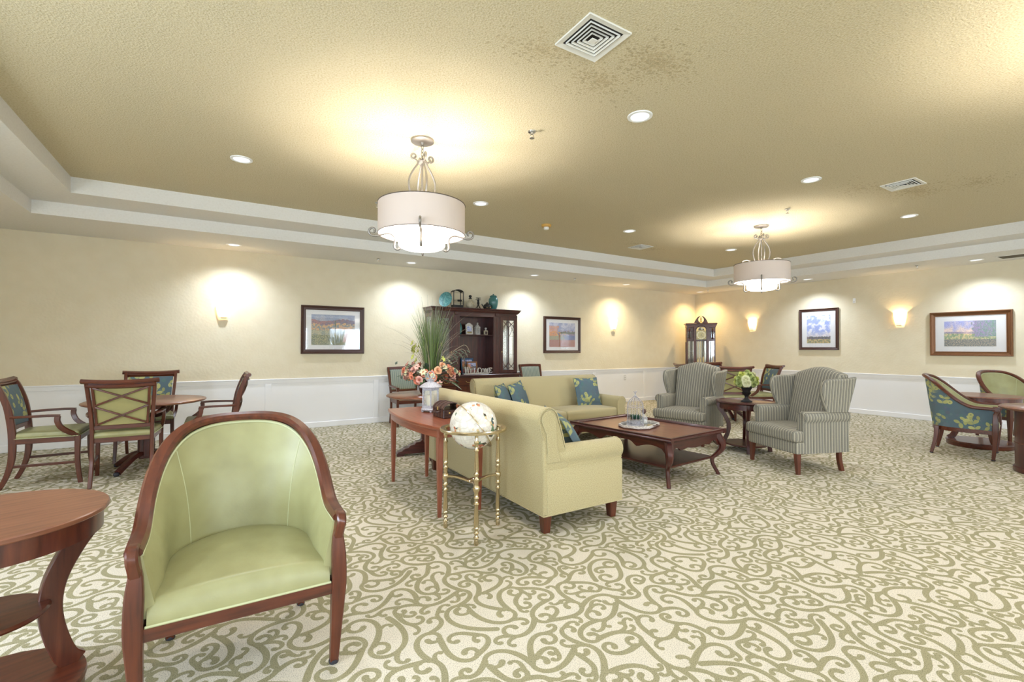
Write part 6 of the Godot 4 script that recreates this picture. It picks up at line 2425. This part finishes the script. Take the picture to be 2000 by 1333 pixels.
func star_flower(st: SurfaceTool, r: float) -> void:
	for k in 6:
		var a := TAU * k / 6.0
		sheet(st, func(u: float, v: float) -> Vector3:
			var w := r * 0.3 * sin(PI * clampf(v * 0.93 + 0.05, 0, 1)) * (u * 2.0 - 1.0)
			var e := Vector3(cos(a), 0, sin(a))
			var s := Vector3(-sin(a), 0, cos(a))
			return e * r * v + s * w + Vector3(0, r * 0.45 * sin(v * 2.4) - absf(u - 0.5) * r * 0.1, 0), 2, 4)

func towards(dir: Vector3) -> Basis:
	# a basis whose y points along dir
	var y := dir.normalized()
	var x := y.cross(Vector3.BACK if absf(y.z) < 0.9 else Vector3.RIGHT).normalized()
	return Basis(x, y, x.cross(y))

func make_globe() -> void:
	var o := thing("gemstone_globe", "white gemstone globe in a turned brass stand beside the near sofa", "globe", Vector3(1.53, 0, -2.975), 0.0)
	var ring_y := 0.735
	var st := mb()
	var band := [Vector2(0.2, ring_y - 0.006), Vector2(0.204, ring_y + 0.004), Vector2(0.23, ring_y + 0.006), Vector2(0.236, ring_y), Vector2(0.234, ring_y - 0.014), Vector2(0.222, ring_y - 0.016), Vector2(0.2, ring_y - 0.006)]
	lathe(st, band, 56)
	part(o, "horizon_ring", st, M.brass)
	var tilt := Basis(Vector3(0.5, 0, 0.86).normalized(), 0.75)
	st = mb()
	var c := Vector3(0, ring_y + 0.018, 0)
	var mer := []
	for k in 40:
		var a := TAU * k / 40
		mer.append(c + tilt * Vector3(0, sin(a), cos(a)) * 0.184)
	bar(st, mer, Vector2(0.016, 0.006), tilt * Vector3.RIGHT, 0.1, true)
	part(o, "meridian_ring", st, M.brass)
	st = mb()
	st.set_smooth_group(0)
	var nu := 48
	var nv := 24
	var grid := []
	for i in nu + 1:
		var row := []
		for j in nv + 1:
			var lon := TAU * i / nu
			var lat := (float(j) / nv - 0.5) * PI
			row.append(c + tilt * (Vector3(cos(lat) * cos(lon), sin(lat), cos(lat) * sin(lon)) * 0.168))
		grid.append(row)
	for i in nu:
		for j in nv:
			for q in [[0, 0], [1, 0], [1, 1], [0, 0], [1, 1], [0, 1]]:
				st.set_uv(Vector2(float(i + q[0]) / nu, float(j + q[1]) / nv))
				st.add_vertex(grid[i + q[0]][j + q[1]])
	part(o, "sphere", st, M.globe_skin)
	var prof := [Vector2(0.0, 0.0), Vector2(0.014, 0.0), Vector2(0.017, 0.012), Vector2(0.012, 0.04), Vector2(0.019, 0.05), Vector2(0.012, 0.06), Vector2(0.011, 0.07), Vector2(0.019, 0.08), Vector2(0.012, 0.09), Vector2(0.011, 0.1), Vector2(0.019, 0.112), Vector2(0.014, 0.122), Vector2(0.018, 0.14), Vector2(0.012, 0.26), Vector2(0.02, 0.272), Vector2(0.012, 0.284), Vector2(0.012, 0.3), Vector2(0.02, 0.312), Vector2(0.013, 0.325), Vector2(0.014, 0.345), Vector2(0.022, 0.36), Vector2(0.022, 0.385), Vector2(0.013, 0.395), Vector2(0.015, 0.42), Vector2(0.02, 0.432), Vector2(0.012, 0.444), Vector2(0.012, 0.455), Vector2(0.019, 0.466), Vector2(0.012, 0.48), Vector2(0.017, 0.5), Vector2(0.011, 0.61), Vector2(0.018, 0.622), Vector2(0.011, 0.636), Vector2(0.011, 0.66), Vector2(0.018, 0.675), Vector2(0.01, 0.69), Vector2(0.012, 0.72)]
	for k in 3:
		var p: Vector3 = [Vector3(-0.131, 0, -0.182), Vector3(-0.084, 0, 0.208), Vector3(0.216, 0, -0.027)][k]
		st = mb()
		lathe(st, prof, 18, Transform3D(Basis.IDENTITY, p))
		part(o, "turned_leg", st, M.brass)
		st = mb()
		var hub := Vector3(0, 0.36, 0)
		var arm := spread([p + Vector3(0, 0.372, 0), p * 0.6 + Vector3(0, 0.374, 0), hub + p * 0.12], 4)
		bar(st, arm, [Vector2(0.05, 0.016), Vector2(0.036, 0.016), Vector2(0.03, 0.015), Vector2(0.026, 0.014), Vector2(0.026, 0.014), Vector2(0.03, 0.014), Vector2(0.036, 0.014), Vector2(0.046, 0.014), Vector2(0.06, 0.014)], Vector3.UP, 0.3)
		part(o, "stretcher", st, M.brass)
	st = mb()
	lathe(st, [Vector2(0.0, 0.35), Vector2(0.035, 0.352), Vector2(0.045, 0.362), Vector2(0.035, 0.374), Vector2(0.02, 0.378), Vector2(0.0, 0.388)], 24)
	part(o, "compass_hub", st, M.brass)

func make_lantern() -> void:
	var o := thing("metal_lantern", "tall grey metal lantern with glass sides on the console table", "lantern", Vector3(1.69, 0.70, -4.17), 10.0)
	var st := mb()
	lathe(st, [Vector2(0.0, 0.012), Vector2(0.088, 0.012), Vector2(0.098, 0.024), Vector2(0.09, 0.034), Vector2(0.08, 0.04), Vector2(0.0, 0.04)], 6)
	part(o, "base", st, M.grey_metal)
	for k in 6:
		var a := TAU * k / 6
		var e := Vector3(cos(a), 0, sin(a))
		st = mb()
		soft(st, e * 0.085 + Vector3(0, 0.009, 0), Vector3(0.02, 0.018, 0.02), 0.006, 2)
		part(o, "foot", st, M.grey_metal)
		st = mb()
		bar(st, [e * 0.08 + Vector3(0, 0.036, 0), e * 0.08 + Vector3(0, 0.226, 0)], Vector2(0.012, 0.012), e, 0.15)
		part(o, "corner_post", st, M.grey_metal)
		var f := Vector3(cos(a + TAU / 12), 0, sin(a + TAU / 12))
		var s := Vector3(-f.z, 0, f.x)
		st = mb()
		var t := Transform3D(Basis(s, Vector3.UP, -f), f * 0.068)
		box(st, Vector3(0, 0.13, 0), Vector3(0.07, 0.18, 0.002), 0, t)
		part(o, "glass", st, M.lantern_glass)
		st = mb()
		box(st, Vector3(0, 0.213, -0.001), Vector3(0.072, 0.024, 0.005), 0.001, t)
		box(st, Vector3(0, 0.05, -0.001), Vector3(0.072, 0.024, 0.005), 0.001, t)
		part(o, "pierced_panel", st, M.grey_metal)
	st = mb()
	lathe(st, [Vector2(0.1, 0.224), Vector2(0.105, 0.232), Vector2(0.098, 0.24), Vector2(0.06, 0.268), Vector2(0.03, 0.28), Vector2(0.028, 0.296), Vector2(0.034, 0.3), Vector2(0.0, 0.312)], 12)
	part(o, "roof", st, M.grey_metal)
	for k in 3:
		st = mb()
		var a := TAU * k / 3
		var e := Vector3(cos(a), 0, sin(a))
		tube(st, curl(e * 0.028 + Vector3(0, 0.316, 0), e, Vector3.UP, 0.03, 0.012, -1.6, 3.4, 12), 0.0035, 6)
		part(o, "scroll", st, M.grey_metal)
	st = mb()
	var ringp := []
	for k in 20:
		ringp.append(Vector3(cos(TAU * k / 20) * 0.034, 0.345 + sin(TAU * k / 20) * 0.034, 0))
	tube(st, ringp, 0.004, 6, true)
	part(o, "hanging_ring", st, M.grey_metal)
	st = mb()
	lathe(st, [Vector2(0.0, 0.04), Vector2(0.034, 0.04), Vector2(0.034, 0.15), Vector2(0.03, 0.156), Vector2(0.0, 0.154)], 20)
	solo("pillar_candle", "cream pillar candle inside the grey lantern", "candle", st, M.candle_wax, Vector3(1.69, 0.70, -4.17))

func make_chest() -> void:
	var o := thing("treasure_chest", "small dark domed chest with straps on the console table", "box", Vector3(1.69, 0.70, -3.79), 0.0)
	var st := mb()
	span(st, Vector3(-0.085, 0.0, -0.12), Vector3(0.085, 0.072, 0.12), 0.005)
	part(o, "body", st, M.chest_leather)
	st = mb()
	var lid := [Vector2(-0.085, 0.074)] + arc2(Vector2(0, 0.074), 0.086, PI, 0.0, 14)
	for k in lid.size():
		lid[k] = Vector2(lid[k].x, 0.074 + (lid[k].y - 0.074) * 0.66)
	prism(st, lid, -0.12, 0.12, 0.003)
	part(o, "lid", st, M.chest_leather)
	for z in [-0.095, -0.03, 0.03, 0.095]:
		st = mb()
		var strap := [Vector3(-0.087, 0.005, z), Vector3(-0.087, 0.074, z)]
		for k in 13:
			var a := PI - PI * k / 12.0
			strap.append(Vector3(cos(a) * 0.088, 0.074 + sin(a) * 0.059, z))
		strap.append(Vector3(0.087, 0.005, z))
		bar(st, strap, Vector2(0.02, 0.004), Vector3.BACK.cross(Vector3.UP), 0.1)
		part(o, "strap", st, M.brown_stopper)
	st = mb()
	bar(st, spread([Vector3(-0.088, 0.052, -0.045), Vector3(-0.112, 0.05, -0.035), Vector3(-0.115, 0.05, 0.035), Vector3(-0.088, 0.052, 0.045)], 4), Vector2(0.012, 0.012), Vector3.UP, 0.2)
	part(o, "handle", st, M.chest_leather)
	for s in [-1.0, 1.0]:
		for k in 2:
			st = mb()
			soft(st, Vector3(-0.03 + k * 0.06, 0.045, s * 0.121), Vector3(0.016, 0.016, 0.006), 0.003, 2)
			part(o, "stud", st, M.old_brass)
	st = mb()
	box(st, Vector3(-0.088, 0.078, 0.0), Vector3(0.006, 0.03, 0.024), 0.002)
	part(o, "latch", st, M.old_brass)

func make_tray_group() -> void:
	var at := Vector3(3.88, 0.45, -3.62)
	var turn := 22.0
	var o := thing("octagonal_tray", "white and brown octagonal tray on the coffee table", "tray", at, turn)
	var poly := [Vector2(-0.25, -0.08), Vector2(-0.16, -0.17), Vector2(0.16, -0.17), Vector2(0.25, -0.08), Vector2(0.25, 0.08), Vector2(0.16, 0.17), Vector2(-0.16, 0.17), Vector2(-0.25, 0.08)]
	var flat := Transform3D(Basis(Vector3(1, 0, 0), Vector3(0, 0, 1), Vector3(0, -1, 0)), Vector3.ZERO)
	var st := mb()
	prism(st, poly, -0.014, 0.0, 0.002, flat, 0.3)
	part(o, "tray_base", st, M.brown_stopper)
	st = mb()
	var edge := []
	for p in poly:
		edge.append(Vector3(p.x * 0.97, 0.024, p.y * 0.97))
	bar(st, edge, Vector2(0.012, 0.026), Vector3.UP, 0.15, true)
	part(o, "rim", st, M.white_washed)
	st = mb()
	prism(st, poly.map(func(p): return p * 0.93), -0.017, -0.013, 0.0, flat, 0.3)
	part(o, "mirror_bottom", st, M.mirror)
	for s in [-1.0, 1.0]:
		st = mb()
		tube(st, spread([Vector3(-0.05, 0.03, s * 0.168), Vector3(-0.045, 0.03, s * 0.19), Vector3(0.045, 0.03, s * 0.19), Vector3(0.05, 0.03, s * 0.168)], 4), 0.005, 6)
		part(o, "handle", st, M.brown_stopper)
	var b := Basis(Vector3.UP, deg_to_rad(turn))
	# wire birdcage with a succulent in it
	var cage := thing("wire_birdcage", "small grey wire birdcage on the coffee table tray", "birdcage", at + b * Vector3(-0.06, 0.017, -0.02), 0.0)
	st = mb()
	lathe(st, [Vector2(0.0, 0.0), Vector2(0.09, 0.0), Vector2(0.094, 0.006), Vector2(0.09, 0.014), Vector2(0.0, 0.014)], 28)
	part(cage, "base", st, M.grey_metal)
	for y in [0.04, 0.2]:
		st = mb()
		tube(st, disc_pts(0.086, y, 28), 0.0026, 5, true)
		part(cage, "hoop", st, M.grey_metal)
	for k in 14:
		var a := TAU * k / 14
		var e := Vector3(cos(a), 0, sin(a))
		st = mb()
		tube(st, spread([e * 0.086 + Vector3(0, 0.01, 0), e * 0.086 + Vector3(0, 0.12, 0), e * 0.086 + Vector3(0, 0.2, 0), e * 0.074 + Vector3(0, 0.25, 0), e * 0.04 + Vector3(0, 0.29, 0), e * 0.012 + Vector3(0, 0.315, 0), Vector3(0, 0.335, 0)], 3), 0.0022, 5)
		part(cage, "wire", st, M.grey_metal)
	for k in 3:
		st = mb()
		var e := Vector3(cos(TAU * k / 3), 0, sin(TAU * k / 3))
		tube(st, spread([Vector3(0, 0.33, 0), e * 0.006 + Vector3(0, 0.35, 0), e * 0.02 + Vector3(0, 0.368, 0)], 3), 0.004, 6)
		part(cage, "crown_tip", st, M.grey_metal)
	var plant := thing("succulent", "small dark green succulent inside the wire birdcage", "plant", cage.position + Vector3(0, 0.014, 0))
	st = mb()
	lathe(st, [Vector2(0.0, 0.0), Vector2(0.05, 0.0), Vector2(0.06, 0.035), Vector2(0.054, 0.04), Vector2(0.0, 0.038)], 20)
	part(plant, "pot", st, M.grey_metal)
	for k in 60:
		st = mb()
		var a := k * 2.399
		var up := 0.2 + 0.8 * (1.0 - k / 60.0)
		leaf_shape(st, Vector3(0, 0.045, 0) + Vector3(cos(a) * 0.035, 0.015 * up, sin(a) * 0.035), Vector3(cos(a) * (1.0 - up * 0.7), up, sin(a) * (1.0 - up * 0.7)), 0.05, 0.016)
		part(plant, "leaf", st, M.leaf_dark)
	var bottle := thing("stoppered_bottle", "small clear bottle with brown stopper on the coffee table tray", "bottle", at + b * Vector3(0.09, 0.017, 0.02), 0.0)
	st = mb()
	lathe(st, [Vector2(0.0, 0.0), Vector2(0.036, 0.0), Vector2(0.038, 0.008), Vector2(0.038, 0.066), Vector2(0.03, 0.082), Vector2(0.012, 0.092), Vector2(0.011, 0.11), Vector2(0.0, 0.111)], 24)
	part(bottle, "body", st, M.clear_bottle)
	st = mb()
	lathe(st, [Vector2(0.0, 0.108), Vector2(0.012, 0.112), Vector2(0.023, 0.128), Vector2(0.025, 0.146), Vector2(0.016, 0.162), Vector2(0.0, 0.168)], 18)
	part(bottle, "stopper", st, M.brown_stopper)

func make_urn() -> void:
	var o := thing("flower_urn", "black urn of green roses on the round side table", "flower urn", Vector3(5.74, 0.616, -3.54))
	var st := mb()
	lathe(st, [Vector2(0.0, 0.0), Vector2(0.066, 0.0), Vector2(0.068, 0.01), Vector2(0.05, 0.018), Vector2(0.036, 0.03), Vector2(0.022, 0.045), Vector2(0.02, 0.07), Vector2(0.03, 0.085), Vector2(0.046, 0.1), Vector2(0.056, 0.118), Vector2(0.044, 0.126), Vector2(0.05, 0.15), Vector2(0.062, 0.17), Vector2(0.066, 0.178), Vector2(0.0, 0.172)], 28)
	part(o, "urn", st, M.black_iron)
	var mesh: Mesh
	st = mb()
	petal_rose(st, 0.058, 5)
	mesh = done(st)
	var k := 0
	for ring_ in [[1, 1.45], [5, 0.85], [8, 0.3], [7, -0.15]]:
		for i in ring_[0]:
			var a: float = TAU * i / ring_[0] + ring_[1]
			var d := Vector3(cos(a) * cos(ring_[1]), sin(ring_[1]), sin(a) * cos(ring_[1]))
			var f := part_mesh(o, "rose", mesh, [M.petal_green, M.petal_cream, M.petal_green, M.petal_lime][k % 4])
			f.transform = Transform3D(towards(d), Vector3(0, 0.262, 0) + d * 0.085)
			k += 1
	for i in 10:
		var a := i * 2.4
		st = mb()
		leaf_shape(st, Vector3(cos(a) * 0.05, 0.18, sin(a) * 0.05), Vector3(cos(a), 0.25, sin(a)), 0.08, 0.04)
		part(o, "leaf", st, M.leaf_green)

func make_arrangement() -> void:
	var o := thing("flower_arrangement", "tall arrangement of grasses and peach roses on the round table", "flowers", Vector3(2.2, 0.733, -5.45), 0.0)
	var r := RandomNumberGenerator.new()
	r.seed = 91
	var st := mb()
	lathe(st, [Vector2(0.0, 0.0), Vector2(0.1, 0.0), Vector2(0.12, 0.02), Vector2(0.15, 0.12), Vector2(0.14, 0.18), Vector2(0.125, 0.19), Vector2(0.0, 0.18)], 32)
	part(o, "bowl", st, M.dark_mahogany_y)
	# grasses: every blade a thin strip that bends over
	for set_ in [[230, M.grass_green, 0.55, 0.92], [130, M.grass_grey, 0.7, 1.04], [34, M.grass_dry, 0.6, 1.0]]:
		st = mb()
		for k in set_[0]:
			var a := r.randf() * TAU
			var lean := r.randf_range(0.0, 0.15) if set_[1] != M.grass_dry else r.randf_range(0.3, 0.55)
			var h := r.randf_range(set_[2], set_[3])
			var foot := Vector3(cos(a), 0, sin(a)) * r.randf_range(0.0, 0.09) + Vector3(0.02, 0.17, 0)
			var d := Vector3(cos(a), 0, sin(a))
			var side := Vector3(-sin(a), 0, cos(a)).rotated(Vector3.UP, r.randf() * 2.0)
			var w := r.randf_range(0.003, 0.006)
			var droop := r.randf_range(0.0, 0.12) if set_[1] != M.grass_dry else r.randf_range(0.15, 0.4)
			sheet(st, func(u: float, v: float) -> Vector3:
				return foot + d * (lean * v * v * h * 1.6 + 0.03 * v) + Vector3(0, h * v - droop * v * v * v, 0) + side * w * (1.0 - v * 0.85) * (u * 2.0 - 1.0), 1, 8)
		var g := part(o, "grass", st, set_[1])
		g.set_meta("kind", "stuff")
	# roses and lilies round the foot
	var rose := mb()
	petal_rose(rose, 0.052, 4)
	var rose_mesh := done(rose)
	var lily := mb()
	star_flower(lily, 0.045)
	var lily_mesh := done(lily)
	var bud := mb()
	petal_rose(bud, 0.03, 3)
	var bud_mesh := done(bud)
	for k in 30:
		var a := k * 2.399
		var up := r.randf_range(-0.25, 0.65)
		var d := Vector3(cos(a) * cos(up), sin(up), sin(a) * cos(up))
		var f := part_mesh(o, "rose", rose_mesh, [M.petal_peach, M.petal_pink, M.petal_coral, M.petal_peach][k % 4])
		f.transform = Transform3D(towards(d), Vector3(0, 0.22, 0) + Vector3(d.x * 0.27, d.y * 0.2, d.z * 0.27))
	for k in 24:
		var a := k * 2.399 + 0.9
		var up := r.randf_range(-0.3, 0.9)
		var d := Vector3(cos(a) * cos(up), sin(up), sin(a) * cos(up))
		var f := part_mesh(o, "lily", lily_mesh, [M.petal_coral, M.petal_pink, M.petal_cream][k % 3])
		f.transform = Transform3D(towards(d), Vector3(0, 0.22, 0) + Vector3(d.x * r.randf_range(0.28, 0.34), d.y * 0.24, d.z * r.randf_range(0.28, 0.34)))
	for k in 12:
		var a := -2.3 + r.randf_range(-0.9, 0.9) if k < 8 else r.randf() * TAU
		var f := part_mesh(o, "orchid", lily_mesh, M.petal_lime)
		var d := Vector3(cos(a), 0.4, sin(a))
		f.transform = Transform3D(towards(d), Vector3(cos(a) * r.randf_range(0.12, 0.24), r.randf_range(0.4, 0.62), sin(a) * r.randf_range(0.12, 0.24)))
	for k in 16:
		var a := r.randf() * TAU
		var f := part_mesh(o, "bud", bud_mesh, [M.petal_coral, M.petal_cream, M.leaf_sage][k % 3])
		var d := Vector3(cos(a), r.randf_range(-0.2, 0.9), sin(a))
		f.transform = Transform3D(towards(d), Vector3(cos(a) * r.randf_range(0.3, 0.4), 0.24 + d.y * 0.2, sin(a) * r.randf_range(0.3, 0.4)))
	for k in 70:
		var a := r.randf() * TAU
		var up := r.randf_range(-0.4, 0.9)
		var d := Vector3(cos(a), up, sin(a))
		st = mb()
		leaf_shape(st, Vector3(0, 0.2, 0) + Vector3(d.x, d.y * 0.6, d.z) * r.randf_range(0.12, 0.26), d, r.randf_range(0.09, 0.17), r.randf_range(0.03, 0.055))
		part(o, "leaf", st, [M.leaf_green, M.leaf_sage, M.leaf_dark, M.leaf_green][k % 4])
	# grey eucalyptus twigs that reach out to the right
	for k in 5:
		var a := -0.6 + k * 0.22
		var d := Vector3(cos(a), 0, sin(a))
		st = mb()
		tube(st, spread([Vector3(0, 0.2, 0), d * 0.2 + Vector3(0, 0.36 + k * 0.02, 0), d * 0.42 + Vector3(0, 0.4 + k * 0.05, 0), d * 0.5 + Vector3(0, 0.3 + k * 0.05, 0)], 5), 0.003, 5)
		var tw := part(o, "twig", st, M.grass_dry)
		for i in 5:
			st = mb()
			leaf_shape(st, d * (0.3 + i * 0.04) + Vector3(0, 0.385 + k * 0.035, 0), Vector3(d.x, 0.4 if i % 2 else -0.4, d.z + (0.5 if i % 2 else -0.5)), 0.05, 0.045)
			part(tw, "leaf", st, M.leaf_sage)

func small_things() -> void:
	make_globe()
	make_lantern()
	make_chest()
	make_tray_group()
	make_urn()
	make_arrangement()
